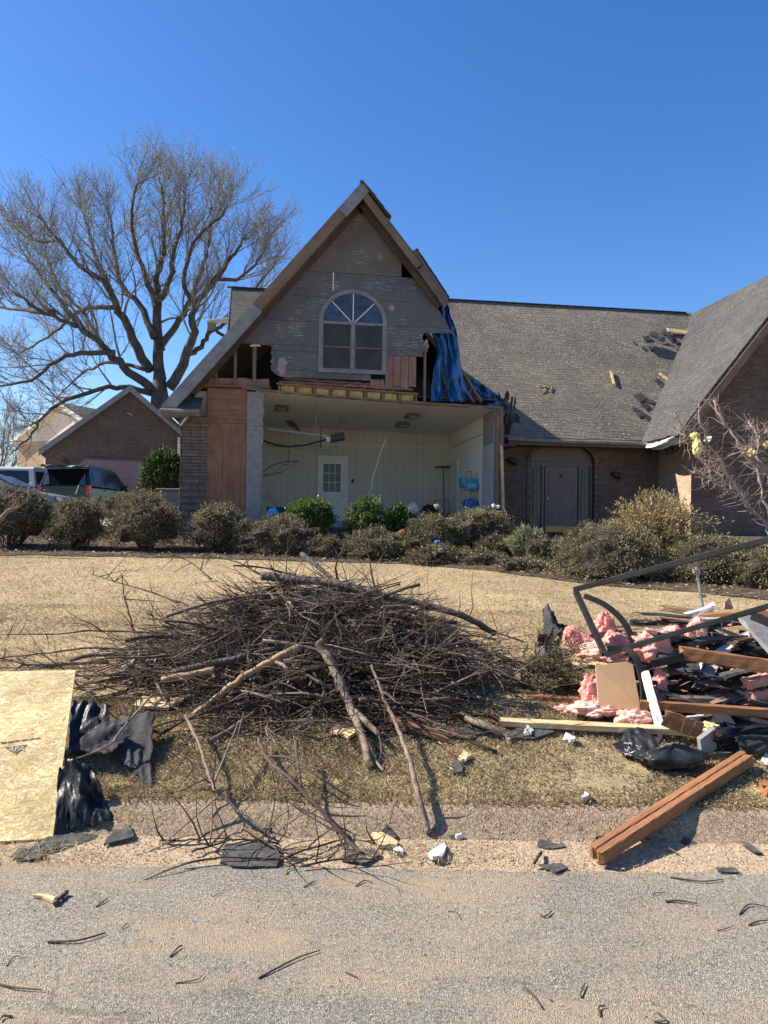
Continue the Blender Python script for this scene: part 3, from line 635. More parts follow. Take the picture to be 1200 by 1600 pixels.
b = hb(); rake(b, -1, 4.55, 8.95, .10, -.06, -.02, .2); hp('frieze_board', b, 'darkwood')
# right rake: lumber only
b = hb(); rake(b, 1, 7.5, 9.12, .16, -.46, -.42, .03); hp('rake_board', b, 'soffit', axis=(.64, 0, -.77), label='upper bare rake board at right of the peak')
b = hb(); rake(b, 1, 6.75, 9.0, .14, -.16, -.10, .12); hp('rake_rafter', b, 'darkwood', axis=(.64, 0, -.77))
b = hb(); rake(b, 1, 7.5, 9.1, .03, -.42, .6, .11); hp('soffit', b, 'darkwood')
b = hb(); n2 = 26; pts = []                             # lifted piece of roof deck that broke away
A = HV(635, 395, -.3); B_ = HV(653, 383, -.3); C_ = HV(705, 461, -.3); D_ = HV(696, 480, -.3)
def deck(s, t):
    p = (A*(1-s) + D_*s)*(1-t) + (B_*(1-s) + C_*s)*t; p.y += .0
    return p + Vector((.012*noise.noise((s*14, t*3, 0)), .25*t, .012*noise.noise((s*11, 7, t*2))))
b.sheet(deck, n2, 4, .03); hp('broken_roof_deck', b, 'soffit', axis=(.64, 0, -.77))
b = hb(); b.sheet(lambda s, t: deck(s, 1) + Vector((.03+.02*noise.noise((s*20, 0, 0)), .9*t+.01, .035)), n2, 3, .025); hp('broken_shingle_edge', b, 'shing')
b = hb(); p0 = HV(628, 392, -.12); p1 = HV(698, 476, -.12); b.rough(p0, p1, .05, .14, (0, 1, 0), seed=91); hp('rafter', b, 'soffit', axis=(.64, 0, -.77))
b = hb(); p0 = HV(655, 428, -.02); p1 = HV(690, 468, -.02); b.rough(p0, p1, .04, .10, (0, 1, 0), seed=92); hp('rafter', b, 'darkwood', axis=(.64, 0, -.77))
b = hb(); p0 = HV(634, 415, -.05); p1 = HV(650, 432, -.04); b.rough(p0, p1, .03, .07, (0, 1, 0), seed=93, endamp=.08); hp('splinter', b, 'pine')
for i, (a, c, wd, mt) in enumerate((((692, 560), (722, 628), .12, 'soffit'), ((716, 572), (752, 628), .13, 'lumber'), ((705, 575), (740, 628), .09, 'lumber'), ((686, 575), (700, 610), .07, 'darkwood'))):
    b = hb(); b.rough(HV(a[0], a[1], .55-.1*i), HV(c[0], c[1], .2), .05, wd, (0, 1, 0), seed=95+i); hp('broken_rafter', b, mt, axis=(.4, 0, -.9))
# left eave return with gutter
b = hb(); u0, z0 = H(255, 638, -.45); u1, z1 = H(312, 640, -.45)
b.box(u0, u1, -.46, .0, z0-.14, z0-.02); hp('eave_return', b, 'gpaint', bevel=.01)
b = hb(); b.prism([(u0-.02, -.5, z0-.015), (u1+.02, -.5, z0-.015), (u1+.02, .0, z0+.32), (u0+.3, .0, z0+.32)], (0, 0, .02)); hp('eave_shingles', b, 'roofdark')
b = hb(); b.tube([(u0-.05, -.52, z0-.05), (u0+.6, -.52, z0-.06), (u1, -.52, z0-.04)], [.05, .055, .05], 8); b.tube([(u0-.05, -.48, z0-.06), (u0-.05, 6.5, z0-.05)], .055, 8); hp('gutter', b, 'gpaint')
b = hb(); b.bar(HV(292, 652, -.3), HV(283, 664, -.1), .03, .1, (0, 1, 0)); hp('bent_flashing', b, 'wpaint')
# --- main block
ME, MZ, MR = 2.2, 3.93, 6.2; MRZ = MZ+SL*(MR-ME)
b = hb(); nn = Vector((0, -SL, 1)).normalized()
def ms(u, v): return Vector((u, v, MZ+SL*(v-ME)+.012*noise.noise((u*.8, v*.8, 0))))
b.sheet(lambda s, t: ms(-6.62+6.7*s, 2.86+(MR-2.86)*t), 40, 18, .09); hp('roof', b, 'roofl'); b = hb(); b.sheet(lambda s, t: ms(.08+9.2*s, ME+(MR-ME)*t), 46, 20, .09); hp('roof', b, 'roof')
b = hb(); b.prism([(-6.62, MR, MRZ), (9.3, MR, MRZ), (9.3, 10.2, MZ), (-6.62, 10.2, MZ)], (0, -.05, -.09)); hp('roof', b, 'roofl')
b = hb()
u = -6.6
while u < 8.3:
    b.obox((u, MR, MRZ+.0), (.16, 0, .004), (0, .07, 0), (0, 0, .010)); u += .26
hp('ridge_cap', b, 'roofl')
b = hb(); b.prism([(-6.4, 2.75, 1.0), (-6.4, 9.8, 1.0), (-6.4, 9.8, 3.9), (-6.4, MR, MRZ-.15), (-6.4, 2.75, 3.9)], (.2, 0, 0)); b.box(-6.3, 13, 9.6, 9.8, 1, 4); hp('side_wall', b, 'brick')
b = hb(); b.rough((-6.64, ME-.02, MZ-.12), (-6.64, MR, MRZ-.12), .04, .18, n=4, amp=.002, endamp=.002); hp('rake_board', b, 'gpaint')
# front wall between garage and wing, with the arched door opening
du0, du1, dzs, dzt = 1.80, 3.66, 3.34, 3.86; dc = (du0+du1)/2; dr = (du1-du0)/2
def dtop(u): return dzs + (dzt-dzs)*math.sqrt(max(0, 1-((u-dc)/dr)**2))
b = hb(); b.box(.24, du0, 2.72, 2.92, .95, 3.95); b.box(du1, 5.62, 2.72, 2.92, .95, 3.95)
k = 20; pts = [(du0, 3.95)] + [(dc-dr*math.cos(PI*i/k), dtop(dc-dr*math.cos(PI*i/k))) for i in range(k+1)] + [(du1, 3.95)]
b.prism([(u, 2.72, z) for (u, z) in pts], (0, .2, 0)); hp('front_wall', b, 'brick')
b = hb()
for i in range(k):                                     # raised brick arch
    a0, a1 = PI*i/k, PI*(i+1)/k; q = []
    for (a, e) in ((a0, 0), (a1, 0), (a1, .1), (a0, .1)): q.append((dc-(dr+e)*math.cos(a), 2.69, dzs+(dzt-dzs+e)*math.sin(a)))
    b.prism(q, (0, .03, 0))
b.box(du0-.1, du0, 2.69, 2.72, 1.2, dzs); b.box(du1, du1+.1, 2.69, 2.72, 1.2, dzs); hp('arch_trim', b, 'brick_p')
dz0 = 1.33
b = hb(); b.box(du0, du1, 2.86, 2.9, dz0, dzs-.02); b.prism([(dc-dr*math.cos(PI*i/k)*.995, 2.86, max(dzs-.02, dtop(dc-dr*math.cos(PI*i/k))-.01)) for i in range(k+1)], (0, .04, 0))
b.box(du0+.02, du1-.02, 2.82, 2.858, dzs-.12, dzs-.02)
for u in (du0+.02, du0+.36, du1-.42, du1-.08): b.box(u, u+.06, 2.8, 2.858, dz0, dzs-.12)
fd = hp('front_door', b, 'brownpaint', label='mauve brown front door under a low arch with two narrow sidelights')
b = hb(); b.box(du0+.46, du1-.46, 2.81, 2.85, dz0+.02, dzs-.14); 
for (a0, a1, c0, c1) in ((.12, .40, .35, 1.0), (.54, .82, .35, 1.0), (.12, .40, 1.15, 1.75), (.54, .82, 1.15, 1.75)):
    b.box(du0+.46+a0-.02, du0+.46+a0, 2.802, 2.81, dz0+c0, dz0+c1); b.box(du0+.46+a1, du0+.46+a1+.02, 2.802, 2.81, dz0+c0, dz0+c1)
    b.box(du0+.46+a0, du0+.46+a1, 2.802, 2.81, dz0+c0-.02, dz0+c0); b.box(du0+.46+a0, du0+.46+a1, 2.802, 2.81, dz0+c1, dz0+c1+.02)
hp('door_leaf', b, 'brownpaint', fd)
for u in (du0+.10, du1-.36):
    b = hb(); b.box(u+.03, u+.23, 2.825, 2.84, dz0+.45, dzs-.2); hp('sidelight_glass', b, 'glass', fd)
    b = hb(); [b.box(u+.03, u+.23, 2.815, 2.825, zz, zz+.015) for zz in np.arange(dz0+.75, dzs-.3, .3)]; b.box(u+.12, u+.135, 2.816, 2.825, dz0+.45, dzs-.2); hp('muntin', b, 'brownpaint', fd)
b = hb(); b.box(du0+.47, du1-.47, 2.797, 2.81, dz0+.03, dz0+.2); hp('kick_plate', b, plain('brass', (.35, .24, .09), (.25, .16, .06), 5, .4, .1, metal=.7), fd)
b = hb(); b.tube([(du0+.53, 2.80, 2.3), (du0+.53, 2.75, 2.3)], [.03, .035], 8); hp('door_knob', b, 'galv', fd)
b = hb(); b.tube([(dc, 2.80, 2.95), (dc, 2.77, 2.95)], [.05, .04], 8); hp('knocker', b, 'dark', fd)
b = hb(); b.box(du0-.3, du1+.3, 2.1, 2.7, 1.0, dz0-.02); hp('door_step', b, 'concrete')
for (px, py) in ((799, 722), (961, 744)):              # broken lantern mounts beside the door
    p = HV(px, py, 2.66); b = hb(); b.tube([p+Vector((0, .06, .02)), p, p+Vector((.02, -.06, -.05))], [.07, .05, .02], 8); b.tube([p+Vector((-.12, .02, .06)), p+Vector((-.05, -.05, .08)), p+Vector((.09, -.04, .02)), p+Vector((.14, .02, -.08))], [.03, .06, .07, .03], 7); hp('wall_lantern', b, 'dark')
b = hb(); b.box(1.0, 4.9, ME+.0, ME+.03, MZ-.21, MZ-.06); b.box(.95, 4.9, ME+.03, 2.72, MZ-.20, MZ-.17); hp('eave_soffit', b, 'soffit')
b = hb(); b.tube([(.95, ME-.06, MZ-.07), (2.5, ME-.06, MZ-.10), (4.2, ME-.06, MZ-.09), (5.0, ME-.06, MZ-.11)], .062, 8); hp('gutter', b, 'gpaint')
# --- right wing, gable to the street
WU, WS, WRu = 4.85, 1.254, 8.7; WZ = 3.87; WRZ = WZ+WS*(WRu-WU)
b = hb()
def ws(s, t): u = WU+(WRu-WU)*t; v = .32+6.8*s; return (u, v, WZ+WS*(u-WU)+.03*noise.noise((u*.6, v*.6, 3))-.05*math.exp(-((u-WU)/.4)**2)*(1+noise.noise((v*2, 0, 0))))
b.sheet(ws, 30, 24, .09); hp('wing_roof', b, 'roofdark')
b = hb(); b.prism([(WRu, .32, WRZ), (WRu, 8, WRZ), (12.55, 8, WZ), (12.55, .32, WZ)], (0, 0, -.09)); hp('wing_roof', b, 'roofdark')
b = hb(); b.prism([(WU-.02, .28, WZ-.30), (WU-.02, .28, WZ+.0), (WRu, .28, WRZ+.0), (WRu, .28, WRZ-.30)], (0, .04, 0)); b.prism([(12.55, .28, WZ-.3), (12.55, .28, WZ), (WRu, .28, WRZ), (WRu, .28, WRZ-.3)], (0, .04, 0)); hp('rake_board', b, 'soffit', axis=(.62, 0, .78))
b = hb(); b.prism([(WU+.1, .33, WZ-.02), (WRu, .33, WRZ-.16), (WRu, 1.0, WRZ-.16), (WU+.1, 1.0, WZ-.02)], (0, 0, -.02)); hp('rake_soffit', b, 'darkwood')
b = hb(); b.prism([(5.6, 1.0, .9), (12, 1.0, .9), (12, 1.0, 4.3), (WRu, 1.0, WRZ-.15), (5.6, 1.0, 4.4)], (0, .2, 0)); hp('wing_front_wall', b, 'brick')
b = hb(); b.box(5.58, 5.598, 1.02, 2.72, .95, 3.9); b.box(5.6, 5.8, 1.2, 2.9, .9, 4.2); hp('wing_side_wall', b, 'brick_l')  # paler copy of the house brick, with sunlight put into its colour
b = hb()
for i in range(18): b.box(5.30+.05*i*1.0, 5.30+.05*i+.046, 0.98-.012*(i % 2), .995, 3.72-.0*i, 3.78)
b.box(5.55, 5.605, .985, 1.0, .95, 3.9); hp('wall_corner', b, 'brick')
# broken eave: torn soffit teeth, white drooping metal
b = hb()
for (v0, v1, dp) in ((1.0, 1.32, .26), (1.34, 1.62, .30), (1.64, 2.2, .18), (2.2, 2.7, .24)):
    b.prism([(5.12, v0, WZ-.12), (5.12, v1, WZ-.12), (5.16, (v0+v1)/2+.03, WZ-.12-dp)], (.02, 0, 0))
hp('torn_soffit_teeth', b, 'darkwood')
b = hb(); b.box(4.9, 5.6, .5, 2.5, WZ-.16, WZ-.14); hp('soffit', b, 'soffit')
b = hb(); b.sheet(lambda s, t: (WU-.06+.06*math.sin(t*3+s*5)+.05*t, ME-.05-1.75*s, WZ-.02-.13*t-.05*math.sin(s*PI)+.03*noise.noise((s*9, t*3, 0))), 24, 6, .008)
b.sheet(lambda s, t: (WU-.02+.05*t, ME-.4-1.3*s, WZ-.17-.05*t-.05*math.sin(s*4)), 16, 3, .006); hp('torn_white_gutter', b, 'wpaint')
# torn shingles and a dark hole patch by the valley
def mroof(px, py, lift=.02):                           # point on the main roof under a pixel
    a = HI @ EYE; d = HI.to_3x3() @ ray(px, py); t = (MZ+SL*(a.y-ME)-a.z)/(d.z-SL*d.y); p = a+d*t; return p + nn*lift
b = hb(); b.prism([mroof(x, y, .01) for (x, y) in ((1020, 541), (1040, 545), (1062, 553), (1050, 562), (1028, 558), (1019, 550))], nn*.004); hp('hole_shade_patch', b, 'dark')  # dark sheet on the intact roof, painting the shade inside a hole
rr = random.Random(5)
for i, (x, y, s, lf) in enumerate(((1016, 545, .2, .02), (1060, 540, .2, .05), (1044, 528, .18, .03), (990, 536, .16, .01), (1070, 562, .22, .02), (1015, 628, .2, .01), (992, 640, .2, .01), (1010, 530, .32, .03), (1032, 533, .4, .10), (1050, 536, .36, .14), (1066, 548, .34, .05), (1022, 524, .3, .03), (1040, 522, .32, .04), (1005, 545, .25, .02), (1076, 555, .3, .05), (1000, 622, .32, .02), (1008, 636, .34, .03), (1000, 648, .3, .02), (1012, 655, .3, .03), (1027, 597, .22, .03), (1036, 604, .2, .02))):
    s *= rr.uniform(.45, .95); lf *= .45; p = mroof(x, y, lf+.01); sd = Vector((1, 0, 0)); upv = nn.cross(sd); a = rr.uniform(-.7, .7)
    d1 = sd*math.cos(a)+upv*math.sin(a); d2 = nn.cross(d1); b = hb(); tilt = nn*lf*1.4
    q = [p-d1*s*.6-d2*s*.5, p+d1*s*.6-d2*s*.45, p+d1*s*.55+d2*s*.5+tilt, p+d1*.1*s+d2*s*.42+tilt, p-d1*s*.5+d2*s*.55+tilt*.6]
    b.prism(q, nn*.012); hp('torn_shingle', b, 'shing')
# dark torn shingles slumped at the garage corner
for i in range(22):
    rr = random.Random(200+i); x = rr.uniform(776, 806); y = rr.uniform(622, 676)-(x-776)*.2; p = HV(x, y, rr.uniform(.7, 1.9)); b = hb()
    a = rr.uniform(0, 6); d1 = Vector((math.cos(a), rr.uniform(-.3, .3), math.sin(a)*.8)); d2 = Vector((rr.uniform(-.5, .5), rr.uniform(-.5, .5), -1)).normalized(); s = rr.uniform(.08, .19)
    b.sheet(lambda q, t: p + d1*(q-.5)*s*2 + d2*(t-.5)*s*1.6 + Vector((0, .05*math.sin(q*5+i), .03*math.cos(t*4+i))), 5, 5, .01); hp('slumped_shingle', b, ('felt', 'shing', 'shing', 'roofl')[i % 4])
b = hb(); b.box(.24, 1.0, 1.6, 2.72, 3.6, 3.66); hp('fallen_soffit', b, 'darkwood')
# interior door in the back wall
b = hb(); bu0, bu1 = -3.98, -3.08; b.box(bu0, bu0+.06, 4.66, 4.70, FLZ, 3.5); b.box(bu1-.06, bu1, 4.66, 4.70, FLZ, 3.5); b.box(bu0, bu1, 4.655, 4.70, 3.44, 3.51)
bd = hp('back_door', b, 'door', label='cream half-glazed back door')
b = hb(); gx0, gx1, gz0, gz1 = bu0+.17, bu1-.22, 2.45, 3.27
b.box(bu0+.06, gx0, 4.672, 4.70, FLZ+.02, 3.44); b.box(gx1, bu1-.06, 4.672, 4.70, FLZ+.02, 3.44); b.box(gx0, gx1, 4.672, 4.7, FLZ+.02, gz0); b.box(gx0, gx1, 4.672, 4.7, gz1, 3.44)
for (a0, c0, a1, c1) in ((bu0+.17, 1.75, bu1-.2, 2.3), (bu0+.17, 2.3, bu1-.2, 1.75)): b.bar((a0, 4.668, c0), (a1, 4.668, c1), .03, .01, (0, 1, 0))
hp('door_leaf', b, 'door', bd)
b = hb(); b.box(gx0, gx1, 4.684, 4.69, gz0, gz1); hp('glass', b, 'glass', bd)
b = hb()
for i in (1, 2): b.box(gx0+(gx1-gx0)*i/3-.009, gx0+(gx1-gx0)*i/3+.009, 4.674, 4.684, gz0, gz1); b.box(gx0, gx1, 4.673, 4.683, gz0+(gz1-gz0)*i/3-.009, gz0+(gz1-gz0)*i/3+.009)
hp('muntin', b, 'wpaint', bd)
b = hb(); b.tube([(bu1-.13, 4.67, 2.33), (bu1-.13, 4.61, 2.33)], [.025, .035], 8); hp('door_knob', b, 'galv', bd)
b = hb(); b.box(-2.98, -2.90, 4.685, 4.7, 2.72, 2.84); hp('light_switch', b, 'dark')
# side door frame in the right inner wall
b = hb(); b.box(-.055, -.031, 3.6, 3.66, FLZ, 3.35); b.box(-.055, -.031, 4.5, 4.56, FLZ, 3.35); b.box(-.057, -.031, 3.6, 4.56, 3.35, 3.42); b.box(-.045, -.031, 3.66, 4.5, FLZ, 3.35); hp('side_door', b, 'door')
# ================================================================ OTHER BUILDINGS
def gable_house(name, label, peak, eave_z, wL, wR, th, slope_, depth, wallmat, roofmat, trim, low=None, zb=1.4, ridge_drop=0):
    Fm = Matrix.Translation((peak.x, peak.y, 0)) @ Matrix.Rotation(th, 4, 'Z')
    t = thing(name, label, 'house', (peak.x, peak.y, zb), rotz=th); pz = peak.z
    zl, zr = pz-slope_*wL, pz-slope_*wR
    b = MB(Fm); b.prism([(-wL+.25, 0, zb), (wR-.25, 0, zb), (wR-.25, 0, zr+slope_*.25-.1), (0, 0, pz-.1), (-wL+.25, 0, zl+slope_*.25-.1)], (0, .2, 0)); b.build('front_wall', wallmat, t)
    b = MB(Fm); b.box(-wL+.25, -wL+.45, .2, depth, zb, zl); b.box(wR-.45, wR-.25, .2, depth, zb, zr); b.box(-wL+.3, wR-.3, depth-.2, depth, zb, min(zl, zr)); b.build('side_wall', wallmat, t)
    b = MB(Fm); b.prism([(0, -.3, pz), (0, depth, pz), (-wL, depth, zl), (-wL, -.3, zl)], (0, 0, .12)); b.build('roof', roofmat, t)
    b = MB(Fm); b.prism([(0, -.3, pz), (0, depth, pz), (wR, depth, zr), (wR, -.3, zr)], (0, 0, .12)); b.build('roof', roofmat, t)
    b = MB(Fm); b.prism([(-wL, -.34, zl-.16), (0, -.34, pz-.16), (0, -.34, pz+.13), (-wL, -.34, zl+.13)], (0, .035, 0)); b.build('rake_board', trim, t)
    b = MB(Fm); b.prism([(wR, -.34, zr-.16), (0, -.34, pz-.16), (0, -.34, pz+.13), (wR, -.34, zr+.13)], (0, .035, 0)); b.build('rake_board', trim, t)
    b = MB(Fm); b.prism([(-wL, -.3, zl-.1), (0, -.3, pz-.1), (0, 0, pz-.1), (-wL, 0, zl-.1)], (0, 0, .03)); b.prism([(wR, -.3, zr-.1), (0, -.3, pz-.1), (0, 0, pz-.1), (wR, 0, zr-.1)], (0, 0, .03)); b.build('soffit', trim, t)
    return t, Fm
pk = P(203, 608, 34)
g, gf = gable_house('brick_garage', 'brown brick garage with pale gable trim and a closed pink door, behind the parked cars', pk, 4.6, 3.75, 3.6, R(20), .83, 9, 'brick', 'roofdark', 'gpaint')
gi = gf.inverted()
def onf(x, y, v=0):
    a = gi @ EYE; d = gi.to_3x3() @ ray(x, y); t = (v-a.y)/d.y; return a+d*t
a = onf(118, 724); c = onf(222, 726); a2 = onf(127, 716); u0 = a.x; u1 = u0+4.3; zt = a2.z
M['gdoor'] = plain('pinkish_garage_door', (.30, .20, .18), (.24, .16, .145), 2, .6, .1)
b = MB(gf); b.prism([(u0, -.012, 1.5), (u1, -.012, 1.5), (u1, -.012, zt-.35), (u1-.35, -.012, zt), (u0+.35, -.012, zt), (u0, -.012, zt-.35)], (0, .01, 0)); dd = b.build('garage_door', 'gdoor', g)
b = MB(gf)
for z in np.arange(1.9, zt-.2, .5): b.box(u0, u1, -.0145, -.0125, z, z+.02)
b.build('door_seam', 'brownpaint', dd)
b = MB(gf); pp = [(u0, 1.5), (u0, zt-.35), (u0+.35, zt), (u1-.35, zt), (u1, zt-.35), (u1, 1.5)]
for p, q in zip(pp[:-1], pp[1:]): b.bar((p[0], -.03, p[1]), (q[0], -.03, q[1]), .05, .12, (0, 1, 0))
b.build('door_trim', 'brick_p', g)
for (x, y) in ((203, 647), (101, 722)):
    p = onf(x, y, -.05); b = MB(gf); b.tube([p+Vector((-.12, 0, .05)), p+Vector((0, -.05, .02)), p+Vector((.14, -.08, -.06))], [.05, .08, .06], 8); b.tube([p+Vector((0, .05, 0)), p+Vector((0, -.03, 0))], .06, 8); b.build('floodlight', 'gpaint' if y < 700 else 'dark', g)
b = MB(gf); p = onf(279, 690, -.05); b.box(p.x-.05, p.x+.06, -.12, -.03, 1.5, p.z+.2); b.build('downspout', 'wpaint', g)
pk = P(97, 632, 48)
g, gf = gable_house('siding_house', 'cream siding house with a tan brick ground floor, farthest left beyond the brick garage', pk, 0, 4.35, 6.0, R(-25), .54, 14, 'brick_l', 'roofdark', 'wpaint')
gi = gf.inverted(); b = MB(gf); zs = onf(60, 692).z
b.prism([(-4.08, -.03, zs), (5.7, -.03, zs), (5.7, -.03, pk.z-.54*5.7-.1), (0, -.03, pk.z-.1), (-4.08, -.03, pk.z-.54*4.08-.1)], (0, .025, 0)); b.build('siding', 'sidingw', g)
p = onf(71, 706); q = onf(83, 728); b = MB(gf); b.box(p.x, q.x, -.05, -.002, q.z, p.z); wn = b.build('window', 'wpaint', g)
b = MB(gf); b.box(p.x+.08, q.x-.08, -.06, -.052, q.z+.08, p.z-.08); b.build('pane', 'wglass', wn)

# ================================================================ TREES
def branch_path(p, d, ln, nseg, wander, lift, rr):
    pts = [Vector(p)]; d = Vector(d).normalized(); st = ln/nseg
    for i in range(nseg):
        d = (d + Vector((rr.gauss(0, wander), rr.gauss(0, wander), rr.gauss(0, wander)+lift))).normalized(); pts.append(pts[-1]+d*st)
    return pts
def big_tree(name, label, limbs, trunkpts, trunkrad, seed, loc, sub=(15, 9, 8), l2=(3.4, 1.6, .75), origin=None, group=None):
    rr = random.Random(seed); t = thing(name, label, 'tree', loc, group)
    tb = MB(); tb.tube(trunkpts, trunkrad, 14); tw = MB(); buds = []
    allp = [q for l in limbs for q in l[0]]
    cx = sum(q.x for q in allp)/len(allp); cy = sum(q.y for q in allp)/len(allp); zmin = min(q.z for q in allp)
    for (pts, r0) in limbs:
        r0 = r0*.82
        n = len(pts); fine = []
        for i in range(n-1):                            # smooth the limb
            p0, p1, p2, p3 = pts[max(0, i-1)], pts[i], pts[i+1], pts[min(n-1, i+2)]
            for s in (0, .25, .5, .75):
                fine.append(.5*((2*p1)+(p2-p0)*s+(2*p0-5*p1+4*p2-p3)*s*s+(3*p1-p0-3*p2+p3)*s**3) + Vector((rr.gauss(0, .05), rr.gauss(0, .05), rr.gauss(0, .04))))
        fine.append(pts[-1]); m_ = len(fine); rad = [r0*(1-.9*(i/(m_-1))**.8)+.012 for i in range(m_)]
        tb.tube(fine, rad, 9)
        L = sum((fine[i+1]-fine[i]).length for i in range(m_-1)); ns = int(sub[0]*L/9)+5
        for k in range(ns):
            s = .22+.78*((k+rr.random())/ns); i = min(m_-2, int(s*(m_-1))); f = s*(m_-1)-i; p = fine[i].lerp(fine[i+1], f)
            tan = (fine[i+1]-fine[i]).normalized(); out = Vector((p.x-cx, p.y-cy, max(.3, (p.z-zmin)*.5))).normalized()
            d = (tan*.8 + Vector((rr.gauss(0, .6), rr.gauss(0, .6), rr.gauss(0, .35))) + out*.55 + Vector((0, 0, .25))).normalized()
            ln = l2[0]*(1.25-.65*s)*rr.uniform(.6, 1.15); q = branch_path(p, d, ln, 7, .13, .06, rr); r1 = max(.016, rad[i]*.42)
            tw.tube(q, [min(r1, .07)*(1-.8*j/7)+.004 for j in range(8)], 4, False)
            for a in range(sub[1]):
                s2 = .15+.85*(a+rr.random())/sub[1]; j = min(6, int(s2*7)); p2 = q[j].lerp(q[j+1], s2*7-j); td = (q[j+1]-q[j]).normalized()
                d2 = (td + Vector((rr.gauss(0, .55), rr.gauss(0, .55), rr.gauss(0, .4)+.12))).normalized(); q2 = branch_path(p2, d2, l2[1]*(1.15-.5*s2)*rr.uniform(.6, 1.2), 4, .14, .05, rr)
                tw.tube(q2, [.014, .012, .010, .008, .006], 3, False)
                for c in range(sub[2]):
                    s3 = .2+.8*(c+rr.random())/sub[2]; j3 = min(3, int(s3*4)); p3 = q2[j3].lerp(q2[j3+1], s3*4-j3); td = (q2[j3+1]-q2[j3]).normalized()
                    d3 = (td + Vector((rr.gauss(0, .5), rr.gauss(0, .5), rr.gauss(0, .4)+.15))).normalized(); l3 = l2[2]*rr.uniform(.5, 1.2)
                    m3 = p3+d3*l3*.5+Vector((rr.gauss(0, .03), rr.gauss(0, .03), .02)); e3 = p3+d3*l3+Vector((rr.gauss(0, .05), rr.gauss(0, .05), .05))
                    tw.tube([p3, m3, e3], [.0055, .0045, .003], 3, False); buds += [e3, m3]
    tb.build('trunk', 'bark', t, smooth=True); crown = tw.build('crown', 'twigbark', t)
    bc = np.array([tuple(v) for v in buds]); bc = bc[RNG.random(len(bc)) < .8]; bc = bc + RNG.normal(size=bc.shape)*.05
    ax = rnd_unit(len(bc)); V, Q = quads(bc, ax*.085, perp(ax)*.05); bb = MB(); bb.arr(V, Q); bb.build('buds', 'bud', crown)
    return t
M['twigbark'] = plain('grey_twig_bark', (.15, .135, .12), (.23, .21, .185), 3, .85, 0)
def cp(pts, d0, bulge=0):
    n = len(pts); o = []
    for i, (x, y) in enumerate(pts):
        X, Y = x/2.4, 180+y/2.4; k = 1-.10*(i/(n-1)); X = 250+(X-250)*k; Y = 625+(Y-625)*(k-.02*(i/(n-1)))
        o.append(P(X, Y, d0 + bulge*(i/(n-1))))
    return o
D = 40.0
limbs = [(cp([(600, 1060), (595, 900), (590, 760), (585, 620), (610, 480), (615, 350), (605, 220), (600, 120)], D, 1.5), .42),
 (cp([(590, 700), (640, 600), (655, 480), (690, 360), (700, 260), (690, 150)], D, -2.5), .2),
 (cp([(640, 1020), (700, 900), (730, 800), (725, 720), (800, 610), (870, 500), (930, 420), (960, 370)], D, -2), .36),
 (cp([(700, 900), (755, 860), (800, 800), (870, 750), (960, 640), (1040, 540), (1100, 470)], D, 2.5), .2),
 (cp([(560, 960), (500, 840), (440, 720), (400, 620), (330, 560), (230, 470), (160, 370), (90, 280)], D, -2), .34),
 (cp([(580, 1030), (480, 960), (400, 880), (300, 790), (200, 740), (100, 690), (-20, 600)], D, -4), .32),
 (cp([(430, 895), (330, 885), (200, 910), (80, 990), (-60, 1010), (-140, 1080)], D-1.5, -2), .19),
 (cp([(575, 1045), (450, 1018), (350, 1030), (200, 1085), (120, 1160), (50, 1240), (-20, 1300)], D, -4), .2),
 (cp([(540, 950), (420, 925), (310, 950), (220, 1015), (150, 1090)], D, 3), .14),
 (cp([(580, 830), (520, 700), (450, 620), (425, 500), (400, 340), (370, 220)], D, 3), .24),
 (cp([(600, 880), (660, 780), (705, 710), (760, 560), (800, 400), (810, 260), (790, 180)], D, 3), .25),
 (cp([(590, 700), (545, 600), (510, 480), (490, 330), (500, 200), (530, 130)], D, -2.5), .2),
 (cp([(400, 620), (340, 480), (300, 330), (260, 250)], D, 3), .15),
 (cp([(300, 790), (180, 640), (90, 520), (20, 430)], D-2, 2), .18),
 (cp([(200, 740), (80, 720), (-60, 690), (-160, 640)], D-3, 3), .15),
 (cp([(230, 470), (130, 450), (40, 380), (-20, 330)], D-1, 3), .12),
 (cp([(400, 880), (310, 740), (220, 640), (150, 500), (120, 400)], D, 4), .16),
 (cp([(725, 720), (690, 600), (740, 430), (860, 300), (880, 240)], D, -4), .18),
 (cp([(800, 610), (900, 600), (980, 520), (1050, 400)], D-1, -3), .14),
 (cp([(440, 720), (300, 720), (180, 800), (60, 860), (-40, 900)], D, 4), .16)]
bt = G(245, 812); bt = P(248, 806, D); tr = [P(248, 812, D), P(248, 740, D), P(249, 660, D), P(250, 620, D), P(248, 578, D)]; tr[0].z = 1.2
big_tree('bare_tree', 'large bare spreading tree with small spring buds rising behind the brick garage', limbs, tr, [.92, .74, .58, .46, .26], 5, (tr[0].x, tr[0].y, 1.2), sub=(15, 8, 5), l2=(2.8, 1.5, .75))
for i, (x, y, d, s, lab) in enumerate(((-6, 640, 62, 1.0, 'small bare tree at the far left edge beyond the siding house'), (22, 670, 70, .8, 'bare tree low on the skyline left of the siding house'))):
    base = P(x, 810, d); base.z = 1.3; top = P(x, y, d); h = top.z-1.3; rr = random.Random(i+40)
    lm = [([base+Vector((0, 0, h*.3)), base+Vector((math.cos(a)*h*.2, math.sin(a)*h*.15, h*.6)), base+Vector((math.cos(a)*h*.33, math.sin(a)*h*.25, h*.92))], .12) for a in (0.3, 1.6, 2.9, 4.1, 5.3)]
    big_tree('bare_tree', lab, lm, [base, base+Vector((0, 0, h*.5))], [.2, .14], 50+i, tuple(base), sub=(12, 6, 4), l2=(2.2, 1.2, .7))

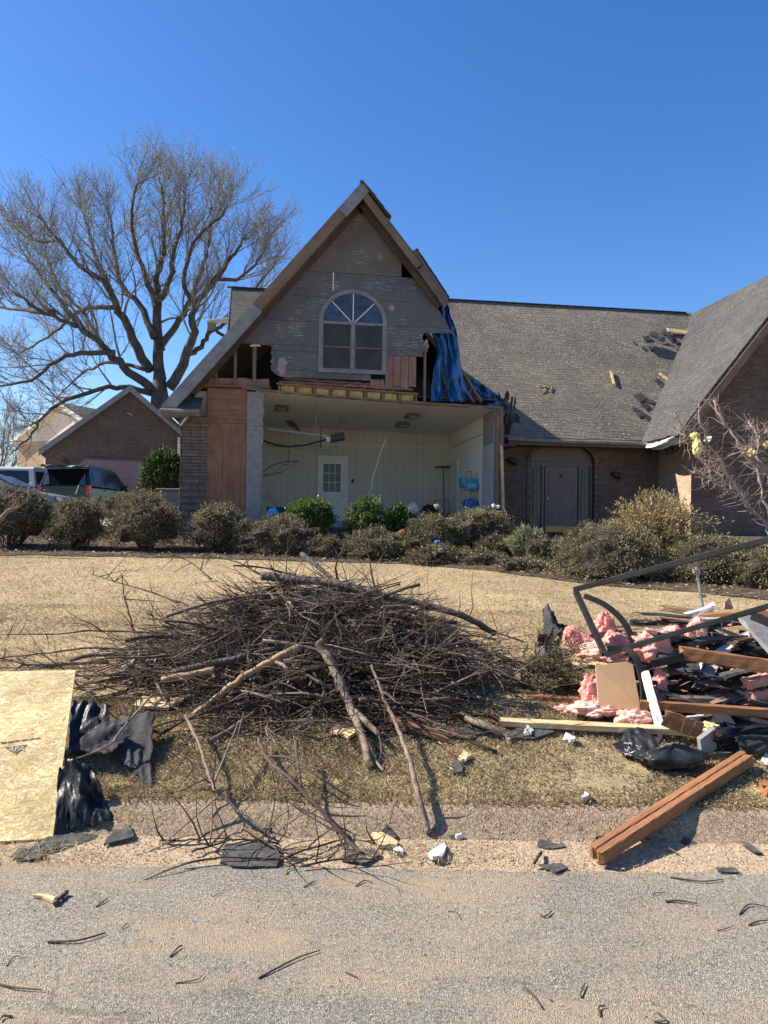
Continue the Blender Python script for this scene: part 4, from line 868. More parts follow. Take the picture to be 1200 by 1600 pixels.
# ================================================================ SHRUBS
def twiggy(b, base, top, n, seed, rx, ry, r=.008, wob=.06):
    rr = random.Random(seed)
    for i in range(n):
        a = rr.uniform(0, 2*PI); q = rr.random()**.5; e = top + Vector((math.cos(a)*rx*q, math.sin(a)*ry*q, -(.1+.7*q*q)*abs(top.z-base.z)*.6+rr.gauss(0, .05)))
        s = base + Vector((rr.gauss(0, .08), rr.gauss(0, .08), 0)); mid = s.lerp(e, .5) + Vector((rr.gauss(0, wob), rr.gauss(0, wob), rr.gauss(0, wob)))
        b.tube([s, s.lerp(mid, .6), mid, mid.lerp(e, .6), e], [r*2.2, r*1.6, r*1.2, r*.9, r*.5], 4, False)
def shrub(name, label, px0, px1, pyt, pyb, d, mats, n=7000, leaf=(.038, .016), flat=.9, hang=.0, core=True, lump=.3, seed=1, twigs=40, group=None, spiky=0, two=None, cat='shrub', gap=.04, depth=.85):
    n = int(n*2.1)
    cxp = (px0+px1)/2; c = P(cxp, (pyt+pyb)/2, d); rx = (px1-px0)/2/F*d; rz = (pyb-pyt)/2/F*d; ry = rx*depth
    g = zg(c.x, c.y); bz = min(c.z-rz, g+.15); c.y += ry*.15
    t = thing(name, label, cat, (c.x, c.y, g), group); off = seed*7.3
    def rad(u):                                         # lumpy outline
        return 1 + lump*(noise.noise((u[0]*1.6+off, u[1]*1.6, u[2]*1.6)) + .5*noise.noise((u[0]*4+off, u[1]*4, u[2]*4)))
    U = rnd_unit(n); rs = RNG.random(n)**.28; rs = rs*(1+.06*RNG.normal(size=n)); L = np.array([rad(u) for u in U]); den = np.array([noise.noise((u[0]*3.2+off, u[1]*3.2+4, u[2]*3.2)) for u in U])
    keep = (den > -.28+gap) & ((U[:, 2] > -.85) | (RNG.random(n) < .3)); U, rs, L = U[keep], rs[keep], L[keep]
    C = U*(rs*L)[:, None]*np.array((rx, ry, rz))*.96; wz = 1+.4*np.maximum(0, -U[:, 2])**1.0*(1 if core else 0); C[:, 2] *= np.where(U[:, 2] < 0, 1.14, 1.0); C[:, 0] *= wz; C[:, 1] *= wz; C = C + np.array(c)
    ax = U*.9 + RNG.normal(size=U.shape)*.55 + np.array((0, 0, .35)); ax /= np.linalg.norm(ax, axis=1)[:, None]
    k = len(C); sz = RNG.uniform(.6, 1.35, k)[:, None]
    V, Q = quads(C, ax*leaf[0]*sz*(1+spiky), perp(ax)*leaf[1]*sz)
    if two:
        m_ = (RNG.random(k) + .35*np.array([noise.noise((p[0]*2.2, p[1]*2.2, p[2]*2.2)) for p in C])) < two[1]; Q1, Q2 = Q[m_], Q[~m_]
        def sub(Qs): ids = Qs.ravel(); return V[ids], np.arange(len(ids)).reshape(-1, 4)
        b = MB(); b.arr(*sub(Q2)); b.build('foliage', mats, t); b = MB(); b.arr(*sub(Q1)); b.build('dead_foliage', two[0], t)
    else:
        b = MB(); b.arr(V, Q); b.build('foliage', mats, t)
    b = MB(); base = Vector((c.x, c.y, g-.03)); twiggy(b, base, Vector((c.x, c.y, c.z+rz)), twigs, seed, rx*.95, ry*.95, .007)
    b.build('stem', 'twig', t)
    if core:  # dark blob added inside to block see-through, standing in for inner shade
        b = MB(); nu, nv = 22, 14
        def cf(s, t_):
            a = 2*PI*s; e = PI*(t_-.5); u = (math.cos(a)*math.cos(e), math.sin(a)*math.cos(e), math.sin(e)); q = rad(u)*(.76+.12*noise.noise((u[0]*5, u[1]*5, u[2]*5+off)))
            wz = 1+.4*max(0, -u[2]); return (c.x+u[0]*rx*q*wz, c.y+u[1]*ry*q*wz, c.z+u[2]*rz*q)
        b.sheet(cf, nu, nv); b.build('core_blob', 'core', t)
    return t
GS = 'rounded shrubs along the planting bed'
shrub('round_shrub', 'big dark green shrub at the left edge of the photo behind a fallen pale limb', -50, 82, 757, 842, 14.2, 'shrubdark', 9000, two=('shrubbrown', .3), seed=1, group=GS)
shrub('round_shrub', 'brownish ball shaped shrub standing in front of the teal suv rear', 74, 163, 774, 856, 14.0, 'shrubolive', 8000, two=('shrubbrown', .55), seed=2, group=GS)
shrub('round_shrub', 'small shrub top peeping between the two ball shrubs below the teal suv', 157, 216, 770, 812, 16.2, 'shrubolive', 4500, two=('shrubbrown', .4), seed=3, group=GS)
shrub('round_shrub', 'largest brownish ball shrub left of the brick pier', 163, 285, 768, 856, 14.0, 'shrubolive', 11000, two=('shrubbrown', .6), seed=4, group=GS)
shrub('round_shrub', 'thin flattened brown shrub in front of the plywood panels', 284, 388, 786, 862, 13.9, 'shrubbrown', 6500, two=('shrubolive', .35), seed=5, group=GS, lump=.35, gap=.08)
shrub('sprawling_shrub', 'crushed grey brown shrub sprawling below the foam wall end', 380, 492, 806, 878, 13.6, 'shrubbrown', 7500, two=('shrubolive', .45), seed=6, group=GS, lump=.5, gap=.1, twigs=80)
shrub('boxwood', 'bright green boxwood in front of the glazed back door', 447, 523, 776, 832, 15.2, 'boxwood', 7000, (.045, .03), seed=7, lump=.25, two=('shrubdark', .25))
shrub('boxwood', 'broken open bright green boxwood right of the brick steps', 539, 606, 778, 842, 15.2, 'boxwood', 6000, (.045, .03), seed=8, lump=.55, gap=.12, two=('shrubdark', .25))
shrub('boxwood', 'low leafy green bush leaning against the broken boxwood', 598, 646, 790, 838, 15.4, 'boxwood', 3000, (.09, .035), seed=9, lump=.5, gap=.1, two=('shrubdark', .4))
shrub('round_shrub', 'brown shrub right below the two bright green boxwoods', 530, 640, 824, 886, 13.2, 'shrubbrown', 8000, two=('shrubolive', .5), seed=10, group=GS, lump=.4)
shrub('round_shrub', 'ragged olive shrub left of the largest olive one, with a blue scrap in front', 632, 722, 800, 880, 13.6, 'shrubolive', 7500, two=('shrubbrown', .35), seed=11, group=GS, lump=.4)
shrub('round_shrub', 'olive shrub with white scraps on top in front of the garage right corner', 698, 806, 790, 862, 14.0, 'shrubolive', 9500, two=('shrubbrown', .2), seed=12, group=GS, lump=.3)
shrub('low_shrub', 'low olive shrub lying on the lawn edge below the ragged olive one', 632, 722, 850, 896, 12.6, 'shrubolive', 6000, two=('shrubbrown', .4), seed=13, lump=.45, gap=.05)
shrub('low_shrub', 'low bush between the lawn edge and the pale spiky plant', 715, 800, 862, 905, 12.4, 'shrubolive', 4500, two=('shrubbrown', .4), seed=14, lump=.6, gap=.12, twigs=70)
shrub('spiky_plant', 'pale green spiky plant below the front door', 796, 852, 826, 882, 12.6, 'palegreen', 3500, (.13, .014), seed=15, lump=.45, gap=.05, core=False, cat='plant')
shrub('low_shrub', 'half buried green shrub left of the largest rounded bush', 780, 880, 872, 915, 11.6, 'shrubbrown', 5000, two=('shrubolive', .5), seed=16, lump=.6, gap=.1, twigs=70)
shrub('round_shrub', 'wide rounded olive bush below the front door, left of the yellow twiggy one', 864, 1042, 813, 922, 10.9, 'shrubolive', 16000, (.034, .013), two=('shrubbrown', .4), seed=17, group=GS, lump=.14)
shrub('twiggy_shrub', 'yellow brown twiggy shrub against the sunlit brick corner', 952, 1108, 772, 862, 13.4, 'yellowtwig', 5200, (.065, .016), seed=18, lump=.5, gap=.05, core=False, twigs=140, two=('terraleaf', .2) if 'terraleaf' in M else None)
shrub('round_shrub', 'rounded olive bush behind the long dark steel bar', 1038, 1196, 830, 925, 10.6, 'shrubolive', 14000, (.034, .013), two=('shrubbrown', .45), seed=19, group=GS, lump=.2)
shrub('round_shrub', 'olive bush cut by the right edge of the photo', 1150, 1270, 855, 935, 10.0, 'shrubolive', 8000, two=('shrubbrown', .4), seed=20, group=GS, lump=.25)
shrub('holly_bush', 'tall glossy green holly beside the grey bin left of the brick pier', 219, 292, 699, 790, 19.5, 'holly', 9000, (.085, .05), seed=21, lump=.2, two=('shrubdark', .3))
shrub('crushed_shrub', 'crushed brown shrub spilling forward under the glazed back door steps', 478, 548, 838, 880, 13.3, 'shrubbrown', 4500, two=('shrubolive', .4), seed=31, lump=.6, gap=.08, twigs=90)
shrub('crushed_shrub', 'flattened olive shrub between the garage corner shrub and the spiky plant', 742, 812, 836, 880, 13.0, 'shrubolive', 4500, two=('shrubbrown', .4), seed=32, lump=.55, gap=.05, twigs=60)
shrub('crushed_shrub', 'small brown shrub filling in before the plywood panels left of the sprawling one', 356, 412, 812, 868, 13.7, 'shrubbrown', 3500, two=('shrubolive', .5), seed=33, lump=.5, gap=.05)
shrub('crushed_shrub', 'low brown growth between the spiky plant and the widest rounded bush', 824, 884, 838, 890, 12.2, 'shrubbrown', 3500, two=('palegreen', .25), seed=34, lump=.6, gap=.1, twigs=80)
# crape myrtle stubs at the right edge
ct = thing('crape_myrtle', 'broken pale crape myrtle limbs at the right edge in front of the brick wing', 'tree', tuple(P(1235, 870, 11.0)[:2]) + (zg(0, 11),))
def cpx(pts, d=11.0, dd=0): return [P(1040+x*160/853, 600+y*300/1600, d+dd*i/len(pts)) for i, (x, y) in enumerate(pts)]
tl = [([(900, 1290), (830, 1180), (720, 1060), (600, 910), (460, 650), (330, 450), (290, 280), (278, 150)], .035, -.5),
      ([(600, 910), (500, 880), (400, 810), (330, 770), (245, 735)], .03, -.4),
      ([(1010, 900), (900, 760), (820, 700), (720, 600), (620, 490), (520, 380), (430, 240), (400, 135)], .042, .3),
      ([(880, 1150), (820, 960), (780, 800), (760, 640), (770, 500), (740, 380), (690, 320)], .032, .6),
      ([(520, 740), (420, 660), (330, 560), (260, 450), (160, 370), (70, 230)], .022, -.3),
      ([(700, 1040), (620, 960), (540, 860), (430, 740), (340, 680)], .02, .3),
      ([(650, 570), (700, 620), (740, 680), (850, 740)], .034, .2), ([(770, 500), (790, 430), (850, 380)], .014, .4), ([(520, 600), (640, 560), (720, 515)], .012, -.2), ([(220, 530), (170, 480), (150, 420)], .012, -.2)]
tb = MB(); tb.tube([Vector((P(1235, 870, 11).x, 11, zg(0, 11)-.1)), cpx([(900, 1290)])[0], cpx([(850, 1210)])[0]], [.06, .045, .035], 8); tw = MB(); rr = random.Random(77)
for (pts, r, dd) in tl:
    q = cpx(pts, 11, dd); f = []
    for i in range(len(q)-1):
        for s in (0, .33, .66): f.append(q[i].lerp(q[i+1], s) + Vector((rr.gauss(0, .012), rr.gauss(0, .012), rr.gauss(0, .012))))
    f.append(q[-1]); n = len(f); tb.tube(f, [(r*.62*(1-.45*i/n))*rr.uniform(.75, 1.3) for i in range(n)], 7)
    for i in range(2, n):
        for _ in range(8):
            if rr.random() < .8:
                d = Vector((rr.gauss(0, 1), rr.gauss(0, .6), rr.gauss(.4, .8))).normalized(); tw.tube(branch_path(f[i], d, rr.uniform(.08, .38), 3, .25, .05, rr), [.004, .003, .002, .001], 3, False)
tb.build('trunk', 'crape', ct, smooth=True); tw.build('twigs', 'crape', ct)
def clump(p, sx, sy, sz, seed, fl=.45):
    b = MB()
    def f(s, t):
        a = 2*PI*s; e = PI*(t-.5); u = Vector((math.cos(a)*math.cos(e), math.sin(a)*math.cos(e), math.sin(e)))
        q = 1 + fl*noise.noise((u.x*2+seed, u.y*2, u.z*2)) + fl*.4*noise.noise((u.x*5+seed, u.y*5, u.z*5)) + fl*.22*noise.noise((u.x*14+seed, u.y*14, u.z*14)) + fl*.16*noise.noise((u.x*34+seed, u.y*34, u.z*34))
        return Vector(p) + Vector((u.x*sx*q, u.y*sy*q, u.z*sz*q))
    b.sheet(f, 64, 40); return b
for (x, y, d, sx, sz, lab) in ((1090, 700, 10.6, .06, .13, 'long tuft of yellow insulation hanging in the crape myrtle'), (1086, 681, 10.7, .06, .05, 'small yellow insulation tuft caught above the long tuft'), (1174, 708, 11.1, .06, .065, 'yellow insulation tuft caught in the middle of the right limb'), (1198, 695, 11.1, .04, .05, 'yellow insulation scrap at the right edge of the photo')):
    clump(P(x, y, d), sx, .06, sz, x).build('insulation_tuft', 'yelins', label=lab, cat='insulation', smooth=True)
b = MB(); b.sheet(lambda s, t: P(1102+8*s, 682+9*t, 10.7)+Vector((0, .05*math.sin(s*4+t*3), 0)), 5, 5, .004); b.build('plastic_scrap', 'wpaint', label='white plastic scrap snagged beside the yellow insulation', cat='scrap')
# pale fallen limb at the left edge
b = MB(); rr = random.Random(9)
q = [P(-30, 850, 12.9), P(0, 812, 12.9), P(14, 797, 12.9), P(28, 792, 12.9), P(44, 781, 12.95)]
b.tube(q, [.05, .045, .035, .03, .018], 8); b.tube([P(28, 792, 12.9), P(32, 776, 12.9), P(40, 768, 12.9)], [.022, .015, .008], 6); b.tube([P(18, 796, 12.9), P(26, 782, 12.8), P(24, 770, 12.8)], [.018, .012, .006], 6)
for k in range(10): s = q[2].lerp(q[4], rr.random()); b.tube(branch_path(s, (rr.gauss(0, 1), rr.gauss(0, .4), .8), .3, 3, .2, 0, rr), [.008, .006, .005, .003], 4)
b.build('fallen_limb', 'greybark', label='pale bare limb fallen across the dark shrub at the left edge', cat='branch')

# ================================================================ VEHICLES
def vehicle(name, label, cat, loc, rz, paint, prof, belt, W, inset, wins, wheels, extra=None, wr_=.38):
    t = thing(name, label, cat, loc, rotz=rz); Fm = WM[t.name]
    def side(x, z, s):
        k = 0 if z <= belt else inset*(z-belt)/(max(p[1] for p in prof)-belt); return (s*(W/2-k), x, z)
    def body(b, pts):
        n = len(pts); vs = [side(x, z, -1) for x, z in pts] + [side(x, z, 1) for x, z in pts]
        b.add(vs, [tuple(range(n)), tuple(range(n, 2*n))[::-1]] + [(i, i+n, (i+1) % n+n, (i+1) % n) for i in range(n)])
    lo = [p for p in prof if p[1] <= belt]; hi = [p for p in prof if p[1] >= belt]
    b = MB(Fm); body(b, lo); b.build('body', paint, t, bevel=.05); b = MB(Fm); body(b, [(x, max(z, belt-.02)) for x, z in hi]); b.build('cab', paint, t, bevel=.04)
    for (pts, nm) in wins:
        for s in (-1, 1):
            b = MB(Fm); q = [Vector(side(x, z, s)) + Vector((s*.012, 0, 0)) for x, z in pts]; b.prism(q, (-s*.03, 0, 0)); b.build(nm, 'glass', t)
    for x in wheels:
        for s in (-1, 1):
            b = MB(Fm); b.tube([(s*(W/2-.24), x, wr_), (s*(W/2+.01), x, wr_)], wr_, 20); w_ = b.build('wheel', 'rubber', t, bevel=.03)
            b = MB(Fm); b.tube([(s*(W/2-.02), x, wr_), (s*(W/2+.022), x, wr_)], wr_*.62, 12); b.build('rim', 'galv', w_)
    return t, Fm
sp = P(80, 800, 27); sgz = 1.64
prof = [(0, .42), (-.05, .5), (0, .75), (.0, 1.08), (.06, 1.12), (.28, 1.72), (.45, 1.84), (2.6, 1.84), (2.95, 1.74), (3.75, 1.15), (3.8, 1.1), (4.75, 1.0), (4.9, .8), (4.9, .42)]
t, Fm = vehicle('suv', 'dark teal suv with a smashed rear window parked facing the brick garage', 'car', (sp.x+.45, 27, sgz), R(-1.5), 'carteal', prof, 1.1, 1.92, .2,
   [([(.42, 1.2), (.52, 1.68), (1.3, 1.7), (1.32, 1.2)], 'side_window'), ([(1.42, 1.2), (1.42, 1.7), (2.35, 1.7), (2.4, 1.2)], 'side_window'), ([(2.5, 1.2), (2.48, 1.7), (2.85, 1.66), (3.5, 1.2)], 'side_window')], (1.0, 3.95))
b = MB(Fm); b.prism([(-.80, .07, 1.14), (.80, .07, 1.14), (.72, .275, 1.7), (-.72, .275, 1.7)], (0, -.035, .01)); b.build('opening_shade_panel', plain('cabin_shade_black', (.004, .004, .004), (.006, .006, .006), 3, 1, 0, spec=.05), t)  # black panel paints the shade of the cabin behind the smashed window
b = MB(Fm); b.prism([(-.8, .03, 1.14), (-.55, .05, 1.2), (-.62, .13, 1.42), (-.72, .22, 1.66)], (0, -.01, .0)); b.prism([(.8, .03, 1.14), (.5, .04, 1.15), (.55, .1, 1.3), (.7, .2, 1.62)], (0, -.01, 0)); b.build('glass_shard', 'aglass', t)
b = MB(Fm); b.box(-.85, .85, -.03, .05, 1.0, 1.10); b.rough((-.9, .18, 1.86), (.85, .2, 1.82), .3, .07, n=8, amp=.03, seed=4); b.build('bent_tailgate', 'dark', t)
b = MB(Fm); b.box(-.95, .95, -.14, .06, .42, .68); b.build('bumper', 'dark', t, bevel=.03)
for s in (-1, 1):
    b = MB(Fm); b.box(s*.9-.06, s*.9+.06, -.03, .12, .84, 1.14); b.build('tail_light', 'red', t, bevel=.01)
    b = MB(Fm); b.box(s*1.02-.1, s*1.02+.1, 3.2, 3.34, 1.1, 1.28); b.build('mirror', 'dark', t, bevel=.03)
    for y in (1.7, 2.75): b = MB(Fm); b.box(s*.968-.015, s*.968+.015, y-.45, y-.25, .98, 1.02); b.build('door_handle', 'dark', t)
    b = MB(Fm); b.bar((s*.72, .6, 1.88), (s*.72, 2.6, 1.88), .04, .04); b.build('roof_rail', 'dark', t)
b = MB(Fm); b.bar((.45, -.02, .82), (.56, -.03, 1.14), .04, .03); b.build('rear_wiper', 'wpaint', t)
tp = P(18, 800, 28)
prof = [(-1.9, .5), (-1.9, .95), (-1.85, 1.1), (0.0, 1.12), (.02, 1.14), (.12, 1.82), (.3, 1.9), (1.9, 1.9), (2.6, 1.2), (2.65, 1.12), (3.8, 1.05), (3.9, .5)]
t, Fm = vehicle('pickup', 'white pickup parked left of the teal suv', 'truck', (tp.x-.1, 28, 1.62), R(0), 'carwhite', prof, 1.12, 1.95, .16,
   [([(.2, 1.2), (.25, 1.72), (1.0, 1.74), (1.0, 1.2)], 'side_window'), ([(1.1, 1.2), (1.1, 1.74), (1.8, 1.72), (2.3, 1.22)], 'side_window')], (-1.0, 3.0))
b = MB(Fm); b.prism([(-.72, .035, 1.25), (.72, .035, 1.25), (.66, .10, 1.74), (-.66, .10, 1.74)], (0, -.02, 0)); b.build('rear_window', 'glass', t)
for s in (-1, 1): b = MB(Fm); b.box(s*.92-.05, s*.92+.05, -1.93, -1.88, .7, 1.05); b.build('tail_light', 'red', t)
sd = P(112, 800, 18.8)
prof = [(0, .3), (-.05, .6), (.05, .92), (.1, .98), (.5, 1.0), (1.15, 1.38), (1.5, 1.44), (2.5, 1.42), (2.9, 1.3), (3.55, .98), (3.6, .95), (4.55, .78), (4.65, .6), (4.65, .3)]
t, Fm = vehicle('sedan', 'pale silver sedan at the left edge behind the dark shrub, nose to the right', 'car', (sd.x-5.0, 19.1, 1.36), R(-84), 'carsilver', prof, .95, 1.8, .22,
   [([(.75, 1.02), (1.25, 1.35), (1.9, 1.37), (1.9, 1.02)], 'side_window'), ([(2.0, 1.02), (2.0, 1.37), (2.6, 1.34), (3.2, 1.02)], 'side_window')], (.9, 3.75), wr_=.33)
b = MB(Fm); b.prism([(-.72, 3.45, 1.03), (.72, 3.45, 1.03), (.62, 2.93, 1.30), (-.62, 2.93, 1.30)], (0, .02, .02)); b.build('windshield', 'glass', t)
for s in (-1, 1): b = MB(Fm); b.box(s*.7-.16, s*.7+.16, 4.5, 4.62, .6, .74); b.build('headlight', 'wpaint', t, bevel=.02)
# grey wheeled bin
bp = P(272, 764, 18.2); g0 = zg(bp.x, bp.y); t = thing('wheeled_bin', 'grey wheeled bin between the holly and the brick pier', 'bin', (bp.x, bp.y, g0)); b = MB()
hb_ = bp.z-g0
b.prism([(bp.x-.26, bp.y-.25, g0+.05), (bp.x+.26, bp.y-.25, g0+.05), (bp.x+.31, bp.y-.3, g0+hb_-.06), (bp.x-.31, bp.y-.3, g0+hb_-.06)], (0, .55, 0)); b.build('bin_body', 'greybin', t, bevel=.02)
b = MB(); b.box(bp.x-.34, bp.x+.34, bp.y-.34, bp.y+.32, g0+hb_-.055, g0+hb_); b.build('lid', 'greybin', t, bevel=.02)
b = MB(); b.tube([(bp.x-.33, bp.y+.25, g0+.13), (bp.x-.27, bp.y+.25, g0+.13)], .12, 12); b.build('wheel', 'rubber', t); b = MB(); b.tube([(bp.x+.27, bp.y+.25, g0+.13), (bp.x+.33, bp.y+.25, g0+.13)], .12, 12); b.build('wheel', 'rubber', t)

# ================================================================ THINGS IN AND ON THE HOUSE
def CP(x, y):                                          # on the garage ceiling
    lo, hi = .05, 4.6
    for _ in range(30):
        v = (lo+hi)/2; u, z = H(x, y, v)
        if z > cz(u, v): hi = v
        else: lo = v
    # along the ray z falls below the ceiling nearer the camera
    return u, v, cz(u, v)
cl = []
for i, (x, y, lab) in enumerate(((440, 636, 'rectangular ceiling light nearest the foam wall end'), (457, 657, 'small dangling ceiling light behind the nearest left one'), (644, 648, 'front one of the two right hand garage ceiling lights'), (629, 662, 'rear one of the two right hand garage ceiling lights'))):
    best = min(((abs(H(x, y, v)[1]-cz(H(x, y, v)[0], v)), v) for v in np.arange(.05, 4.6, .05))); v = best[1]; u = H(x, y, v)[0]; p = HW(u, v, cz(u, v)-.02)
    if i == 0:
        t0 = thing('ceiling_light', lab, 'ceiling light', tuple(p), 'garage ceiling lights', rotz=TH); Fm = WM[t0.name]
        b = MB(Fm); b.box(-.17, .17, -.3, .3, -.05, .0); b.build('housing', 'rust', t0, bevel=.015); b = MB(Fm); b.box(-.11, .11, -.24, .24, -.075, -.052); b.build('diffuser', 'cloth', t0, bevel=.01)
    else:
        c = copy_thing(t0, tuple(p), TH + (.6 if i == 1 else 0), label=lab)
        if i == 1: c.rotation_euler = (.5, .3, TH+.5); c.location.z -= .06
def hthing(name, b, mat, label, cat, **k): b.M = HM; return b.build(name, mat, label=label, cat=cat, **k)
b = hb(); b.bar(HV(418, 670, 3.0), HV(512, 682, 2.6), .10, .05); b.bar(HV(494, 625, 2.6), HV(494, 679, 2.6), .012, .03, (0, 1, 0)); hthing('hanging_strip_light', b, 'tube', 'long pale strip light dangling on a rod from the garage ceiling', 'light')
t = thing('door_opener', 'garage door opener motor dangling on bent straps with its sagging black rail', 'opener', tuple(HW(*HV(527, 684, 1.8))), rotz=TH)
b = hb(); c = HV(527, 684, 1.8); b.obox(c, (.17, 0, .04), (0, .2, 0), (-.02, 0, .085)); b.build('motor_box', 'dark', t, bevel=.02)
b = hb(); b.tube([c+Vector((-.17, -.05, -.03)), c+Vector((-.3, -.08, -.09))], [.07, .085], 10); b.build('lamp_cover', 'cream', t)
b = hb(); b.tube([HV(519, 684, 1.8), HV(498, 690, 1.5), HV(475, 696, 1.2), HV(450, 698, .9), HV(430, 695, .7), HV(412, 689, .4)], [.025]*6, 6); b.build('rail', 'dark', t)
b = hb(); b.tube([HV(415, 693, .6), HV(450, 693, 1), HV(500, 697, 1.3)], .006, 4); b.tube([HV(410, 694, .5), HV(440, 699, .8), HV(460, 697, 1)], .005, 4); b.build('cable', 'dark', t)
b = hb(); b.bar(HV(524, 678, 1.8), HV(531, 652, 1.8), .03, .012, (0, 1, 0)); b.bar(HV(529, 676, 1.8), HV(533, 653, 1.8), .02, .01, (0, 1, 0)); b.tube([HV(531, 652, 1.8), HV(534, 661, 1.7), HV(540, 662, 1.7), HV(542, 652, 1.7)], .008, 4); b.build('strap', 'rust', t)
b = hb(); b.bar(HV(501, 665, 2.0), HV(501, 700, 2.0), .03, .02, (0, 1, 0)); hthing('hanging_angle_iron', b, 'rust', 'short brown angle iron hanging just left of the opener motor', 'metal strip')
b = hb(); b.bar(HV(465, 701, 3.2), HV(514, 704, 3.0), .02, .02); hthing('hanging_rod', b, 'cloth', 'thin pale rod hanging below the sagging opener rail', 'rod')
t = thing('door_track', 'twisted garage door track hanging under the sagging rail', 'track', tuple(HW(*HV(440, 730, 1.0))), rotz=TH)
b = hb(); b.tube([HV(411, 738, 1), HV(425, 727, 1), HV(445, 721, 1.1), HV(467, 721, 1.2)], [.02, .022, .025, .025], 5); b.build('track_rail', 'rust', t)
b = hb(); b.bar(HV(412, 743, .9), HV(441, 738, 1.0), .03, .05); b.bar(HV(441, 738, 1.0), HV(462, 722, 1.2), .012, .012); b.bar(HV(430, 737, 1), HV(445, 724, 1.1), .012, .012); b.build('lower_rail', 'rust', t)
b = hb(); b.bar(HV(452, 702, 1.1), HV(450, 727, 1.1), .035, .02, (0, 1, 0)); b.bar(HV(443, 726, 1.1), HV(450, 726, 1.1), .02, .02); b.tube([HV(423, 742, 1), HV(423, 770, 1)], .004, 4); b.build('hanger', 'rust', t)
b = hb(); b.tube([HV(574, 788, 1.0), HV(583, 745, 1.0), HV(593, 712, 1.05), HV(603, 684, 1.1)], [.008, .009, .009, .006], 6); b.tube([HV(603, 690, 1.1), HV(606, 695, 1.1)], .005, 4); hthing('white_rod', b, 'wpaint', 'thin white bent rod leaning up in the middle of the open garage', 'rod')
b = hb(); b.tube([HV(432, 792, .1), HV(424, 778, .1), HV(412, 760, 0), HV(402, 748, 0)], [.012, .01, .008, .004], 5); b.tube([HV(424, 778, .1), HV(410, 770, 0), HV(400, 758, -.1)], [.007, .005, .003], 4); b.tube([HV(422, 783, .1), HV(410, 776, .1), HV(402, 770, .1)], [.006, .005, .003], 4); b.tube([HV(412, 760, 0), HV(413, 748, 0)], [.005, .002], 4); hthing('bare_sapling', b, 'greybark', 'thin bare sapling twig leaning on the foam wall end', 'branch')
def rbox(name, x0, y0, x1, y1, v, dp, mat, label, cat, bev=.02):
    a, c = HV(x0, y1, v), HV(x1, y0, v); b = hb(); b.box(a.x, c.x, v, v+dp, max(a.z, FLZ+.002) if a.z < FLZ+.12 else a.z, c.z); return hthing(name, b, mat, label, cat, bevel=bev)
# shelf rack with aqua bins by the right wall
t = thing('wire_rack', 'thin metal rack against the right wall of the garage', 'rack', tuple(HW(*HV(735, 800, 1.6))), rotz=TH)
b = hb()
for (x, y, v) in ((729, 737, 1.9), (753, 737, 1.9), (729, 737, 1.4), (753, 737, 1.4)):
    p = HV(x, y, v); b.tube([(min(p.x, -.1), v, FLZ), (min(p.x, -.1), v, p.z)], .012, 6)
p, q = HV(729, 737, 1.9), HV(753, 737, 1.9); b.tube([p, (min(q.x, -.1), 1.9, q.z)], .012, 6); b.build('rack_frame', 'galv', t)
b = hb()
for y in (765, 780): p, q = HV(727, y, 1.4), HV(753, y, 1.4); b.box(p.x, min(q.x, -.08), 1.4, 1.9, p.z-.015, p.z)
b.build('rack_shelf', 'galv', t)
a, c = HV(716, 764, 1.75), HV(742, 748, 1.75); b = hb(); b.prism([(a.x+.05, 1.42, a.z+.02), (c.x, 1.42, a.z+.02), (c.x+.03, 1.42, c.z), (a.x, 1.42, c.z)], (0, .4, 0)); hthing('storage_bin', b, 'aqua', 'teal green bin sticking out of the left side of the metal rack', 'bin', bevel=.02)
a, c = HV(729, 764, 1.35), HV(753, 755, 1.35); b = hb(); b.box(a.x+.02, min(c.x, -.08), 1.3, 1.405, a.z+.005, c.z); hthing('storage_bin', b, 'bluep' if 0 else 'cyan', 'bright blue bin at the front of the metal rack', 'bin', bevel=.02)
clump(HW(*(HV(738, 788, 1.5) + Vector((-.0, 0, 0)))), .24, .2, .14, 4, .3).build('blue_bundle', 'bluep', label='dark blue bundle on the floor under the metal rack', cat='bundle', smooth=True)
b = hb(); c = HV(712, 790, 2.4); b.sheet(lambda s, t: (c.x-.25+.5*s, 2.2+.4*t, FLZ+.02+.28*math.sin(PI*s)*math.sin(PI*t)+.05*noise.noise((s*5, t*5, 0))), 10, 8); hthing('cardboard_heap', b, 'card', 'crumpled brown cardboard on the garage floor left of the blue bundle', 'cardboard')
b = hb(); c = HV(641, 796, 3.0); b.tube([(c.x-.12, 3.0, c.z-.08), (c.x+.16, 3.05, c.z+.06)], [.15, .19], 14); hthing('bucket', b, 'cream', 'pale bucket lying on its side on the garage floor', 'bucket', bevel=.01)
b = hb(); c = HV(630, 797, 2.8); b.tube([(c.x-.1, 2.8, c.z-.1), (c.x, 2.8, c.z+.1), (c.x+.1, 2.8, c.z), (c.x+.12, 2.8, c.z-.18)], .025, 6); hthing('hose_loop', b, 'dark', 'black hose loop beside the pale bucket', 'hose')
clump(HW(*HV(672, 797, 3.2)), .22, .2, .14, 9, .4).build('black_bundle', 'dark', label='black bundle on the garage floor right of the pale bucket', cat='bundle', smooth=True)
t = thing('push_cart', 'low metal framed cart near the far right corner of the garage', 'cart', tuple(HW(*HV(690, 800, 3.6))), rotz=TH); b = hb()
p, q = HV(678, 782, 3.6), HV(702, 782, 3.6); b.tube([(p.x, 3.6, FLZ+.05), p, q, (q.x, 3.6, FLZ+.05)], .015, 6); b.build('cart_frame', 'rust', t); b = hb(); b.box(p.x, q.x, 3.55, 4.2, FLZ+.12, FLZ+.3); b.build('cart_bed', 'dark', t, bevel=.02)
